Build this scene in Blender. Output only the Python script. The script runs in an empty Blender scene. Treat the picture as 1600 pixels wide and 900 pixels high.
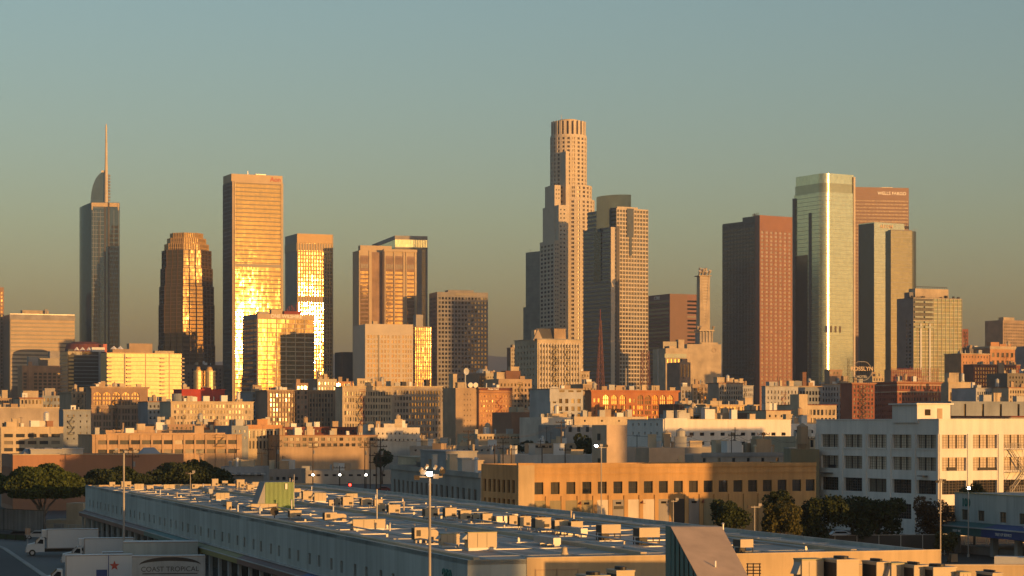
import bpy, bmesh, math, random
from math import sin, cos, radians, pi, floor
from mathutils import Vector, Matrix
import numpy as np

sc = bpy.context.scene
COL = sc.collection
rnd = random.Random(7)

# ------------------------------------------------------------------ camera, sky, sun, exposure
F, HZ, CH = 3470.0, 665.0, 20.0          # focal length in photo pixels, horizon row, camera height
cam = bpy.data.cameras.new('camera'); cam_o = bpy.data.objects.new('camera', cam); COL.objects.link(cam_o)
sc.camera = cam_o
cam.sensor_width = 36; cam.lens = 36*F/1600; cam.shift_y = (HZ-450)/1600; cam.clip_start = 1; cam.clip_end = 40000
cam_o.location = (0, 0, CH); cam_o.rotation_euler = (radians(90), 0, 0)

SUN_AZ, SUN_EL = radians(40), radians(2.4)
w = bpy.data.worlds.new('World'); sc.world = w; w.use_nodes = True
nt = w.node_tree; bg = nt.nodes['Background']
sky = nt.nodes.new('ShaderNodeTexSky'); sky.sky_type = 'NISHITA'; sky.sun_disc = False
sky.sun_elevation = SUN_EL; sky.sun_rotation = pi - SUN_AZ
sky.air_density = 1.0; sky.dust_density = 1.1; sky.ozone_density = 1.6
hs = nt.nodes.new('ShaderNodeMix'); hs.data_type = 'RGBA'; hs.blend_type = 'MULTIPLY'; hs.inputs[0].default_value = 1
hs.inputs[7].default_value = (1.0, 1.045, 1.19, 1)
# the smog layer warms and greys the sky toward the horizon, all round
tcw = nt.nodes.new('ShaderNodeTexCoord'); spw = nt.nodes.new('ShaderNodeSeparateXYZ'); rpw = nt.nodes.new('ShaderNodeValToRGB')
nt.links.new(tcw.outputs['Generated'], spw.inputs[0]); nt.links.new(spw.outputs[2], rpw.inputs[0])
ew = rpw.color_ramp.elements; ew[0].position = 0.0; ew[0].color = (1.0, 0.93, 1.5, 1); ew[1].position = 0.25; ew[1].color = (1.14, 1.22, 1.24, 1)
e1 = ew.new(0.045); e1.color = (1.0, 0.96, 1.28, 1); e2 = ew.new(0.09); e2.color = (1.04, 1.05, 1.15, 1)
nt.links.new(rpw.outputs[0], hs.inputs[7])
nt.links.new(sky.outputs[0], hs.inputs[6]); nt.links.new(hs.outputs[2], bg.inputs[0])
bg.inputs[1].default_value = 0.15

sl = bpy.data.lights.new('sun', 'SUN'); so = bpy.data.objects.new('sun', sl); COL.objects.link(so)
sl.energy = 4.0; sl.color = (1.0, 0.48, 0.13); sl.angle = radians(0.5)
sd = Vector((sin(SUN_AZ)*cos(SUN_EL), -cos(SUN_AZ)*cos(SUN_EL), sin(SUN_EL)))
so.rotation_euler = sd.to_track_quat('Z', 'Y').to_euler()
so.location = (300, -300, 300)
vs = sc.view_settings; vs.view_transform = 'Standard'; vs.look = 'None'; vs.gamma = 1; vs.use_curve_mapping = False
vs.exposure = 0.64
sc.cycles.max_bounces = 6; sc.cycles.diffuse_bounces = 3; sc.cycles.glossy_bounces = 3; sc.cycles.volume_bounces = 0
sc.cycles.use_denoising = True

# ------------------------------------------------------------------ materials
MATS = {}
def N(nt, t, **kw):
    n = nt.nodes.new(t)
    for k, v in kw.items(): setattr(n, k, v)
    return n
def base_mat(name):
    m = bpy.data.materials.new(name); m.use_nodes = True
    MATS[name] = m
    return m, m.node_tree, m.node_tree.nodes['Principled BSDF']
def ramp(nt, fac, stops):
    r = N(nt, 'ShaderNodeValToRGB')
    el = r.color_ramp.elements
    while len(el) > 1: el.remove(el[-1])
    el[0].position = stops[0][0]; el[0].color = (*stops[0][1], 1)
    for p, c in stops[1:]:
        e = el.new(p); e.color = (*c, 1)
    nt.links.new(fac, r.inputs[0]); return r.outputs[0]
def wall_mat(name, col, rough=0.85, var=0.22, scale=0.12, grain=1.3, streak=0.25, bump=0.0, metal=0):
    m, nt, b = base_mat(name)
    tc = N(nt, 'ShaderNodeTexCoord')
    n1 = N(nt, 'ShaderNodeTexNoise'); n1.inputs['Scale'].default_value = scale; n1.inputs['Detail'].default_value = 6
    nt.links.new(tc.outputs['Object'], n1.inputs['Vector'])
    mp = N(nt, 'ShaderNodeMapping'); mp.inputs['Scale'].default_value = (1, 1, 0.08)
    nt.links.new(tc.outputs['Object'], mp.inputs[0])
    n2 = N(nt, 'ShaderNodeTexNoise'); n2.inputs['Scale'].default_value = grain; n2.inputs['Detail'].default_value = 4
    nt.links.new(mp.outputs[0], n2.inputs['Vector']); n2.inputs['Roughness'].default_value = 0.65
    lo = tuple(c*(1-var) for c in col); hi = tuple(min(1, c*(1+var)) for c in col)
    c1 = ramp(nt, n1.outputs[0], [(0.3, lo), (0.7, hi)])
    g = 1-streak*0.45
    c2 = ramp(nt, n2.outputs[0], [(0.35, (g, g, g)), (0.6, (1, 1, 1))])
    mx = N(nt, 'ShaderNodeMix', data_type='RGBA', blend_type='MULTIPLY'); mx.inputs[0].default_value = 1
    nt.links.new(c1, mx.inputs[6]); nt.links.new(c2, mx.inputs[7])
    nt.links.new(mx.outputs[2], b.inputs['Base Color'])
    b.inputs['Roughness'].default_value = rough; b.inputs['Metallic'].default_value = metal
    if bump:
        bp = N(nt, 'ShaderNodeBump'); bp.inputs['Strength'].default_value = bump; bp.inputs['Distance'].default_value = 0.1
        nt.links.new(n2.outputs[0], bp.inputs['Height']); nt.links.new(bp.outputs[0], b.inputs['Normal'])
    return m
def brick_mat(name, c1, c2, mortar, sc_=1.0):
    m, nt, b = base_mat(name)
    tc = N(nt, 'ShaderNodeTexCoord')
    n1 = N(nt, 'ShaderNodeTexNoise'); n1.inputs['Scale'].default_value = 0.15; n1.inputs['Detail'].default_value = 8
    nt.links.new(tc.outputs['Object'], n1.inputs['Vector'])
    n2 = N(nt, 'ShaderNodeTexNoise'); n2.inputs['Scale'].default_value = 4*sc_; n2.inputs['Detail'].default_value = 3
    nt.links.new(tc.outputs['Object'], n2.inputs['Vector'])
    a = ramp(nt, n1.outputs[0], [(0.3, c1), (0.7, c2)])
    d = ramp(nt, n2.outputs[0], [(0.3, (0.75, 0.72, 0.7)), (0.7, (1.1, 1.08, 1.05))])
    mx = N(nt, 'ShaderNodeMix', data_type='RGBA', blend_type='MULTIPLY'); mx.inputs[0].default_value = 1
    nt.links.new(a, mx.inputs[6]); nt.links.new(d, mx.inputs[7]); nt.links.new(mx.outputs[2], b.inputs['Base Color'])
    b.inputs['Roughness'].default_value = 0.9
    return m
def glass_mat(name, tint, metal=0.0, rough=0.08, tilt=0.01, cell=None, blinds=0.0, blind_col=(0.3, 0.27, 0.2), dark=(0.03, 0.033, 0.036), wave=0.0):
    """window glass: every pane (or every cell of a curtain wall) sits at its own slight tilt and tone"""
    m, nt, b = base_mat(name)
    L = nt.links
    if cell:
        tc = N(nt, 'ShaderNodeTexCoord')
        dv = N(nt, 'ShaderNodeVectorMath', operation='DIVIDE'); dv.inputs[1].default_value = (cell[0], cell[0], cell[1])
        fl = N(nt, 'ShaderNodeVectorMath', operation='FLOOR')
        L.new(tc.outputs['Object'], dv.inputs[0]); L.new(dv.outputs[0], fl.inputs[0])
        src = fl.outputs[0]
    else:
        oi = N(nt, 'ShaderNodeObjectInfo'); ge = N(nt, 'ShaderNodeNewGeometry')
        cb = N(nt, 'ShaderNodeCombineXYZ'); L.new(oi.outputs['Random'], cb.inputs[0]); L.new(ge.outputs['Random Per Island'], cb.inputs[1])
        ml = N(nt, 'ShaderNodeVectorMath', operation='SCALE'); ml.inputs['Scale'].default_value = 917.0
        L.new(cb.outputs[0], ml.inputs[0]); src = ml.outputs[0]
    wn = N(nt, 'ShaderNodeTexWhiteNoise', noise_dimensions='3D'); L.new(src, wn.inputs['Vector'])
    # tilt
    sb = N(nt, 'ShaderNodeVectorMath', operation='SUBTRACT'); sb.inputs[1].default_value = (0.5, 0.5, 0.5)
    L.new(wn.outputs['Color'], sb.inputs[0])
    s2 = N(nt, 'ShaderNodeVectorMath', operation='SCALE'); s2.inputs['Scale'].default_value = tilt*2
    L.new(sb.outputs[0], s2.inputs[0])
    ge2 = N(nt, 'ShaderNodeNewGeometry')
    ad = N(nt, 'ShaderNodeVectorMath', operation='ADD'); L.new(ge2.outputs['Normal'], ad.inputs[0]); L.new(s2.outputs[0], ad.inputs[1])
    last = ad
    if wave:
        tc2 = N(nt, 'ShaderNodeTexCoord')
        nz = N(nt, 'ShaderNodeTexNoise'); nz.inputs['Scale'].default_value = 0.03; nz.inputs['Detail'].default_value = 3
        L.new(tc2.outputs['Object'], nz.inputs['Vector'])
        sb2 = N(nt, 'ShaderNodeVectorMath', operation='SUBTRACT'); sb2.inputs[1].default_value = (0.5, 0.5, 0.5); L.new(nz.outputs['Color'], sb2.inputs[0])
        s3 = N(nt, 'ShaderNodeVectorMath', operation='SCALE'); s3.inputs['Scale'].default_value = wave*2; L.new(sb2.outputs[0], s3.inputs[0])
        ad2 = N(nt, 'ShaderNodeVectorMath', operation='ADD'); L.new(ad.outputs[0], ad2.inputs[0]); L.new(s3.outputs[0], ad2.inputs[1]); last = ad2
    nm = N(nt, 'ShaderNodeVectorMath', operation='NORMALIZE'); L.new(last.outputs[0], nm.inputs[0])
    L.new(nm.outputs[0], b.inputs['Normal'])
    sp = N(nt, 'ShaderNodeSeparateColor'); L.new(wn.outputs['Color'], sp.inputs[0])
    if metal > 0:
        lo = tuple(c*0.78 for c in tint)
        c = ramp(nt, sp.outputs[1], [(0.0, lo), (1.0, tint)])
    else:
        p = 1-blinds
        c = ramp(nt, sp.outputs[1], [(0.0, dark), (max(0.01, p-0.02), tuple(x*1.6 for x in dark)), (min(0.99, p+0.001), tuple(x*0.5 for x in blind_col)), (1.0, blind_col)])
    L.new(c, b.inputs['Base Color'])
    b.inputs['Metallic'].default_value = metal
    b.inputs['Roughness'].default_value = rough
    b.inputs['IOR'].default_value = 1.6
    if metal == 0:
        # some panes face the light sky behind the camera squarely, most look dark
        mr = N(nt, 'ShaderNodeMapRange'); mr.inputs[1].default_value = 0; mr.inputs[2].default_value = 1; mr.inputs[3].default_value = 0.3; mr.inputs[4].default_value = 0.9
        L.new(sp.outputs[2], mr.inputs[0]); L.new(mr.outputs[0], b.inputs['Specular IOR Level'])
    return m
def emit_mat(name, col, s):
    m, nt, b = base_mat(name)
    b.inputs['Emission Color'].default_value = (*col, 1); b.inputs['Emission Strength'].default_value = s
    b.inputs['Base Color'].default_value = (*col, 1)
    return m

W = wall_mat
W('cream', (0.48, 0.40, 0.28)); W('tan', (0.39, 0.29, 0.19)); W('stone', (0.36, 0.31, 0.25)); W('white_wall', (0.56, 0.53, 0.47))
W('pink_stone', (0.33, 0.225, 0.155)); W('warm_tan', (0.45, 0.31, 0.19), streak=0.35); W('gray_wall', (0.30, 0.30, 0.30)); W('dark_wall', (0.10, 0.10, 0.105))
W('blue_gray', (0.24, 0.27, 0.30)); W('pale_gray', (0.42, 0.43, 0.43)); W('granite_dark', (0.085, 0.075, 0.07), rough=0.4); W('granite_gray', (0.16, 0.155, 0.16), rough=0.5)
W('granite_red', (0.165, 0.082, 0.055), rough=0.5, var=0.08, streak=0.1); W('granite_wine', (0.20, 0.085, 0.07), rough=0.5, var=0.08, streak=0.1)
W('travertine', (0.52, 0.41, 0.26), var=0.08, streak=0.12); W('concrete', (0.34, 0.32, 0.29)); W('gold_metal', (0.50, 0.34, 0.15), rough=0.6, metal=0.1, var=0.05, streak=0.1)
W('bank_stone', (0.56, 0.49, 0.38), var=0.07, streak=0.12); W('red_paint', (0.42, 0.05, 0.03)); W('market_wall', (0.40, 0.45, 0.44), scale=0.07, streak=0.6, var=0.14, grain=0.7)
W('parapet_tan', (0.46, 0.36, 0.22), streak=0.3); W('roof_gray', (0.30, 0.31, 0.32), scale=0.06, var=0.3, streak=0.1); W('roof_dark', (0.09, 0.09, 0.09)); W('roof_white', (0.5, 0.5, 0.48), scale=0.05, var=0.25)
W('roof_red', (0.16, 0.05, 0.035)); W('cabinet', (0.43, 0.36, 0.25), rough=0.55, streak=0.1); W('cabinet_gray', (0.36, 0.37, 0.36), rough=0.55, streak=0.1); W('cabinet_olive', (0.28, 0.27, 0.14), rough=0.55, streak=0.1)
W('grille_black', (0.02, 0.02, 0.022), rough=0.6); W('green_metal', (0.10, 0.21, 0.10), rough=0.5, streak=0.1); W('teal_metal', (0.03, 0.13, 0.13), rough=0.5, streak=0.15); W('teal_paint', (0.01, 0.16, 0.14), rough=0.6)
W('white_paint', (0.52, 0.55, 0.57), rough=0.45, var=0.06, streak=0.1); W('pole_gray', (0.36, 0.34, 0.31), rough=0.5); W('wood_pole', (0.06, 0.045, 0.035)); W('rust_red', (0.28, 0.06, 0.04))
W('blue_paint', (0.03, 0.06, 0.20), rough=0.5); W('olive_paint', (0.22, 0.19, 0.05), rough=0.5); W('brown_paint', (0.15, 0.07, 0.06), rough=0.5); W('brown_wall', (0.31, 0.165, 0.10), scale=0.05, streak=0.12)
W('black_rubber', (0.02, 0.02, 0.02), rough=0.9); W('hood_tan', (0.46, 0.36, 0.27), rough=0.7, scale=0.5, var=0.12, streak=0.2); W('trim_dark', (0.05, 0.045, 0.04)); W('steel', (0.25, 0.25, 0.26), rough=0.4, metal=0.6)
W('white_building', (0.72, 0.70, 0.66), scale=0.09, var=0.09, streak=0.3, grain=0.8); W('sign_white', (0.80, 0.78, 0.74), rough=0.5, streak=0.0, var=0.02); W('sign_red', (0.40, 0.05, 0.03), rough=0.5, streak=0.0)
W('sign_tan', (0.62, 0.47, 0.30), rough=0.5, streak=0.0); W('spandrel', (0.10, 0.10, 0.09), rough=0.5); W('bronze', (0.11, 0.075, 0.045), rough=0.45); W('fin_green', (0.33, 0.38, 0.30), rough=0.5)
W('galv', (0.42, 0.42, 0.42), rough=0.5, metal=0.3); W('band_gray', (0.23, 0.25, 0.27), rough=0.5); W('dusty_orange', (0.46, 0.25, 0.12))
brick_mat('brick_red', (0.22, 0.08, 0.05), (0.30, 0.12, 0.075), None); brick_mat('brick_orange', (0.40, 0.15, 0.06), (0.48, 0.21, 0.09), None); brick_mat('brick_brown', (0.16, 0.085, 0.055), (0.22, 0.12, 0.08), None)
G = glass_mat
G('win', None, blinds=0.35, blind_col=(0.34, 0.30, 0.24), rough=0.05, tilt=0.006)
G('win_dark', None, blinds=0.08, rough=0.05, tilt=0.005, dark=(0.012, 0.013, 0.015))
G('win_mixed', None, blinds=0.3, blind_col=(0.07, 0.065, 0.055), rough=0.05, tilt=0.006)
G('win_gold', (0.80, 0.60, 0.30), metal=0.85, rough=0.05, tilt=0.006, wave=0.003)
G('win_amber', (0.45, 0.33, 0.18), metal=0.7, rough=0.07, tilt=0.03)
G('win_soft', (0.34, 0.28, 0.20), metal=0.55, rough=0.06, tilt=0.012)
G('factory_pane', None, blinds=0.97, blind_col=(0.58, 0.50, 0.40), rough=0.3, tilt=0.01)
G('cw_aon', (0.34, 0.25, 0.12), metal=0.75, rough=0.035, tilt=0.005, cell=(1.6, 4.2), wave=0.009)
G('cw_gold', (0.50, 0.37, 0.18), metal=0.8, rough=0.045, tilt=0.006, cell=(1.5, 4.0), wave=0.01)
G('cw_city', (0.20, 0.145, 0.08), metal=0.7, rough=0.05, tilt=0.008, cell=(1.5, 3.9), wave=0.006)
G('cw_blue', (0.09, 0.14, 0.19), metal=0.5, rough=0.06, tilt=0.006, cell=(1.5, 4.0), wave=0.004)
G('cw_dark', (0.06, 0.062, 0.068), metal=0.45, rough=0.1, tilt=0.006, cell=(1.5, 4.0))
G('cw_green', (0.66, 0.68, 0.50), metal=0.85, rough=0.12, tilt=0.006, cell=(1.5, 4.1))
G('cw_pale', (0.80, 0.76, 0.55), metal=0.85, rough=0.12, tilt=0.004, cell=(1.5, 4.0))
G('cw_olive', (0.17, 0.17, 0.14), metal=0.7, rough=0.12, tilt=0.005, cell=(1.5, 4.0))
G('cw_bronze', (0.16, 0.12, 0.09), metal=0.55, rough=0.1, tilt=0.01, cell=(1.5, 3.9))
G('cw_resi', (0.34, 0.37, 0.25), metal=0.6, rough=0.08, tilt=0.03, cell=(3.0, 3.3))
G('cw_yellow', (0.55, 0.38, 0.13), metal=0.12, rough=0.4, tilt=0.02, cell=(1.4, 3.0))
emit_mat('lamp_on', (1.0, 0.97, 0.88), 30); emit_mat('lamp_small', (1.0, 0.95, 0.8), 22); emit_mat('signal_red', (1.0, 0.05, 0.03), 5); emit_mat('lamp_warm', (1.0, 0.6, 0.25), 3)

# ------------------------------------------------------------------ mesh helpers
class MB:
    def __init__(s): s.v = []; s.f = []; s.m = []
    def face(s, pts, mi=0):
        i = len(s.v); s.v.extend(pts); s.f.append(tuple(range(i, i+len(pts)))); s.m.append(mi)
    def box(s, x0, x1, y0, y1, z0, z1, mi=0):
        i = len(s.v)
        s.v += [(x0,y0,z0),(x1,y0,z0),(x1,y1,z0),(x0,y1,z0),(x0,y0,z1),(x1,y0,z1),(x1,y1,z1),(x0,y1,z1)]
        for q in ((0,3,2,1),(4,5,6,7),(0,1,5,4),(1,2,6,5),(2,3,7,6),(3,0,4,7)):
            s.f.append(tuple(i+k for k in q)); s.m.append(mi)
    def fbox(s, fr, u0, u1, w0, w1, z0, z1, mi=0):
        """box on a facade frame: u along, w outward"""
        i = len(s.v)
        s.v += [fr(u0,w0,z0),fr(u1,w0,z0),fr(u1,w1,z0),fr(u0,w1,z0),fr(u0,w0,z1),fr(u1,w0,z1),fr(u1,w1,z1),fr(u0,w1,z1)]
        for q in ((0,1,2,3),(4,7,6,5),(0,4,5,1),(1,5,6,2),(2,6,7,3),(3,7,4,0)):
            s.f.append(tuple(i+k for k in q)); s.m.append(mi)
    def prism(s, poly, z0, z1, mi=0, top=True, z1f=None):
        n = len(poly); i = len(s.v)
        s.v += [(x, y, z0) for x, y in poly] + [(x, y, z1 if z1f is None else z1f(x, y)) for x, y in poly]
        for k in range(n):
            s.f.append((i+k, i+(k+1) % n, i+n+(k+1) % n, i+n+k)); s.m.append(mi)
        if top: s.f.append(tuple(i+n+k for k in range(n))); s.m.append(mi)
    def cyl(s, cx, cy, r, z0, z1, n=12, r2=None, mi=0):
        r2 = r if r2 is None else r2
        i = len(s.v)
        s.v += [(cx+r*cos(2*pi*k/n), cy+r*sin(2*pi*k/n), z0) for k in range(n)] + [(cx+r2*cos(2*pi*k/n), cy+r2*sin(2*pi*k/n), z1) for k in range(n)]
        for k in range(n): s.f.append((i+k, i+(k+1) % n, i+n+(k+1) % n, i+n+k)); s.m.append(mi)
        s.f.append(tuple(i+n+k for k in range(n))); s.m.append(mi); s.f.append(tuple(i+k for k in reversed(range(n)))); s.m.append(mi)
    def tube(s, p, q, r, n=5, r2=None, mi=0):
        p = Vector(p); q = Vector(q); d = q-p
        if d.length < 1e-6: return
        a = d.orthogonal().normalized(); b = d.normalized().cross(a); r2 = r if r2 is None else r2
        i = len(s.v)
        for c, rr in ((p, r), (q, r2)):
            for k in range(n):
                t = 2*pi*k/n; s.v.append(tuple(c+a*rr*cos(t)+b*rr*sin(t)))
        for k in range(n): s.f.append((i+k, i+(k+1) % n, i+n+(k+1) % n, i+n+k)); s.m.append(mi)
        s.f.append(tuple(i+n+k for k in range(n))); s.m.append(mi); s.f.append(tuple(i+k for k in reversed(range(n)))); s.m.append(mi)
    def mesh(s, name, mats, smooth=False):
        me = bpy.data.meshes.new(name); me.from_pydata(s.v, [], s.f)
        if isinstance(mats, str): mats = [mats]
        for m in mats: me.materials.append(MATS[m])
        if len(mats) > 1: me.polygons.foreach_set('material_index', s.m)
        if smooth: me.polygons.foreach_set('use_smooth', [True]*len(s.f))
        me.update(); return me
    def build(s, name, mats, parent=None, smooth=False):
        if not s.f: return None
        o = bpy.data.objects.new(name, s.mesh(name, mats, smooth)); COL.objects.link(o)
        if parent: o.parent = parent
        return o
def link(name, me, parent, loc=(0, 0, 0), rz=0, scale=None):
    o = bpy.data.objects.new(name, me); COL.objects.link(o); o.parent = parent; o.location = loc; o.rotation_euler = (0, 0, rz)
    if scale: o.scale = scale
    return o
LABELS = {}
def tag(o, label, cat, group=None):
    o['label'] = label; o['category'] = cat
    if group: o['group'] = group
    LABELS[label] = LABELS.get(label, 0)+1
    return o
def thing(name, label, cat, loc=(0, 0, 0), rz=0, group=None):
    o = bpy.data.objects.new(name, None); COL.objects.link(o); o.location = loc; o.rotation_euler = (0, 0, rz)
    o.empty_display_size = 1
    return tag(o, label, cat, group)
def struct(o, kind='structure'):
    o['kind'] = kind; return o
def clone(root, loc, rz, label, group, scale=None):
    r = root.copy(); COL.objects.link(r); r.location = loc; r.rotation_euler = (0, 0, rz); r['label'] = label; r['group'] = group
    if scale: r.scale = scale
    LABELS[label] = LABELS.get(label, 0)+1
    for ch in list(root.children):
        c = ch.copy(); COL.objects.link(c); c.parent = r
        for g in ch.children:
            d = g.copy(); COL.objects.link(d); d.parent = c
    return r
def PX(px, py, Y): return Vector(((px-800)*Y/F, Y, CH+(HZ-py)*Y/F))
def GX(px, py, z=0.0):
    Y = (CH-z)*F/(py-HZ); return Vector(((px-800)*Y/F, Y, z))

def bays(u0, u1, n, frac=0.55):
    p = (u1-u0)/n; h = p*frac/2
    return [(u0+p*(k+0.5)-h, u0+p*(k+0.5)+h) for k in range(n)]
def rows(ztop, pitch, h, n): return [(ztop-k*pitch-h, ztop-k*pitch) for k in range(n)]

_pane = {}
def pane_mesh(wd, ht, glass, frame=None):
    key = (round(wd, 2), round(ht, 2), glass)
    if key not in _pane:
        m = MB(); m.box(-wd/2, wd/2, 0, 0.08, 0, ht); _pane[key] = m.mesh('window', glass)
    return _pane[key]

TEXTS = {}
def text_mesh(s, size, mat, ext=0.15, bold=0.0):
    c = bpy.data.curves.new('lettering', 'FONT'); c.body = s; c.size = size; c.extrude = ext; c.offset = bold; c.align_x = 'CENTER'
    o = bpy.data.objects.new('lettering', c); COL.objects.link(o)
    dg = bpy.context.evaluated_depsgraph_get(); me = bpy.data.meshes.new_from_object(o.evaluated_get(dg))
    bpy.data.objects.remove(o); me.materials.clear(); me.materials.append(MATS[mat]); me.name = 'lettering'
    return me

class B:
    """a building: near corner at pixel column xc at depth Y, R face runs right and back, L face runs left and back"""
    def __init__(s, name, label, xl, xc, xr, yt, Y, cat='building', th=23, D=None, Wd=None, group=None, C=None):
        s.th = radians(th); s.c = cos(s.th); s.s = sin(s.th)
        s.Cx, s.Cy = ((xc-800)*Y/F, Y) if C is None else C
        s.px = s.Cy/F
        s.W = s.ux(xr) if Wd is None else Wd
        s.D = (s.uy(xl) if xl is not None else 24) if D is None else D
        s.H = s.z(yt)
        s.e = thing(name, label, cat, (s.Cx, s.Cy, 0), s.th, group)
        s.nwin = 0; s.rest = {}; s.parts = 0
    def ux(s, px, y=0):
        k = (px-800)/F; return (k*(s.Cy+y*s.c)-s.Cx+y*s.s)/(s.c-k*s.s)
    def uy(s, px, x=0):
        k = (px-800)/F; return (s.Cx+x*s.c-k*(s.Cy+x*s.s))/(s.s+k*s.c)
    def z(s, py, x=0, y=0): return CH+(HZ-py)*(s.Cy+x*s.s+y*s.c)/F
    # frames
    def fr(s, side, x0=0, y0=0):
        if side == 'R': return lambda u, w, z: (x0+u, y0-w, z)
        if side == 'L': return lambda u, w, z: (x0-w, y0+u, z)
        if side == 'E': return lambda u, w, z: (x0+w, y0+u, z)      # right hand end wall
    def add_window(s, side, x0, y0, u, w, z, wd, ht, glass, name='window', extra=None):
        rz = {'R': 0, 'L': -pi/2, 'E': pi/2}[side]
        p = s.fr(side, x0, y0)(u, w, z)
        if s.nwin < 100:
            o = link(name, pane_mesh(wd, ht, glass), s.e, p, rz); s.nwin += 1
            if extra: extra(o, wd, ht)
        else:
            m = s.rest.setdefault(glass, MB())
            f = s.fr(side, x0, y0)
            m.fbox(f, u-wd/2, u+wd/2, w-0.08, w, z, z+ht)
    def wall(s, m, side, x0, y0, u0, u1, z0, z1, cols, rws, rec, glass, mi=0, arch=False, extra=None):
        """a facade with real openings; panes go in at the back of each reveal"""
        f = s.fr(side, x0, y0)
        rws = sorted([r for r in rws if r[0] > z0]); cols = sorted([c for c in cols if c[0] > u0-1e-4 and c[1] < u1+1e-4])
        u = u0
        q = lambda a, b, c, d: m.face([f(a, 0, c), f(b, 0, c), f(b, 0, d), f(a, 0, d)], mi)
        for (a, b) in cols:
            if a-u > 1e-3: q(u, a, z0, z1)
            z = z0
            for (c, d) in rws:
                if c-z > 1e-3: q(a, b, z, c)
                z = d
            if z1-z > 1e-3: q(a, b, z, z1)
            u = b
        if u1-u > 1e-3: q(u, u1, z0, z1)
        for (c, d) in reversed(rws):
            for (a, b) in cols:
                m.face([f(a, 0, c), f(b, 0, c), f(b, -rec, c), f(a, -rec, c)], mi); m.face([f(a, 0, d), f(a, -rec, d), f(b, -rec, d), f(b, 0, d)], mi)
                m.face([f(a, 0, c), f(a, -rec, c), f(a, -rec, d), f(a, 0, d)], mi); m.face([f(b, 0, c), f(b, 0, d), f(b, -rec, d), f(b, -rec, c)], mi)
                g = glass
                s.add_window(side, x0, y0, (a+b)/2, -rec, c, b-a, d-c, g, extra=extra)
    def block(s, x0, x1, y0, y1, z0, z1, mat, R=None, L=None, rec=0.35, glass='win', name='wall', roof='roof_gray', par=0.9, extra=None):
        """R / L = (columns, rows) in metres local to the block"""
        m = MB()
        if R: s.wall(m, 'R', x0, y0, 0, x1-x0, z0, z1, R[0], R[1], R[2] if len(R) > 2 else rec, R[3] if len(R) > 3 else glass, extra=extra)
        else: m.face([(x0,y0,z0),(x1,y0,z0),(x1,y0,z1),(x0,y0,z1)])
        if L: s.wall(m, 'L', x0, y0, 0, y1-y0, z0, z1, L[0], L[1], L[2] if len(L) > 2 else rec, L[3] if len(L) > 3 else glass, extra=extra)
        else: m.face([(x0,y1,z0),(x0,y0,z0),(x0,y0,z1),(x0,y1,z1)])
        m.face([(x1,y0,z0),(x1,y1,z0),(x1,y1,z1),(x1,y0,z1)]); m.face([(x1,y1,z0),(x0,y1,z0),(x0,y1,z1),(x1,y1,z1)])
        t = 0.35; zr = z1-par
        for a in (((x0,y0),(x1,y0),(x1-t,y0+t),(x0+t,y0+t)), ((x1,y0),(x1,y1),(x1-t,y1-t),(x1-t,y0+t)), ((x1,y1),(x0,y1),(x0+t,y1-t),(x1-t,y1-t)), ((x0,y1),(x0,y0),(x0+t,y0+t),(x0+t,y1-t))):
            m.face([(p[0], p[1], z1) for p in a])
            m.face([(a[2][0],a[2][1],z1),(a[3][0],a[3][1],z1),(a[3][0],a[3][1],zr-0.1),(a[2][0],a[2][1],zr-0.1)])
        o = m.build(name, mat, s.e)
        r = MB(); r.face([(x0+t,y0+t,zr),(x1-t,y0+t,zr),(x1-t,y1-t,zr),(x0+t,y1-t,zr)]); r.build('roof', roof, s.e)
        return o
    def box(s, name, x0, x1, y0, y1, z0, z1, mat, parent=None):
        m = MB(); m.box(x0, x1, y0, y1, z0, z1); return m.build(name, mat, parent or s.e)
    def pent(s, p0, p1, yt, mat='cream', y=4, d=8, name='penthouse', win=0):
        x0, x1 = s.ux(p0, y), s.ux(p1, y)
        x0 = max(x0, 0.5); x1 = min(x1, s.W-0.3) if x1 > s.W-0.3 and p1 < 1590 else x1
        z1 = s.z(yt, x0, y)
        if z1 < s.H: z1 = s.H+1.5
        o = s.box(name, x0, x1, y, y+d, s.H-1.2, z1, mat)
        m = MB(); m.box(x0-0.2, x1+0.2, y-0.2, y+d+0.2, z1, z1+0.25); m.build('coping', mat, o)
        if win:
            mm = MB()
            for (a, b) in bays(x0, x1, win, 0.5): mm.box(a, b, y-0.06, y-0.01, z1-2.6, z1-1.0)
            mm.build('window_strip', 'win', o)
        return o
    def cornice(s, z, h, out, mat, W_=None, D_=None, name='cornice'):
        W_ = W_ or s.W; D_ = D_ or s.D
        m = MB()
        m.box(-out, W_+out, -out, -0.003, z-h, z); m.box(-out, -0.003, 0.003, D_+out, z-h, z)
        m.box(-out*0.6, W_+out*0.6, -out*0.6, -0.003, z-h*1.6, z-h-0.003)
        return m.build(name, mat, s.e)
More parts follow.
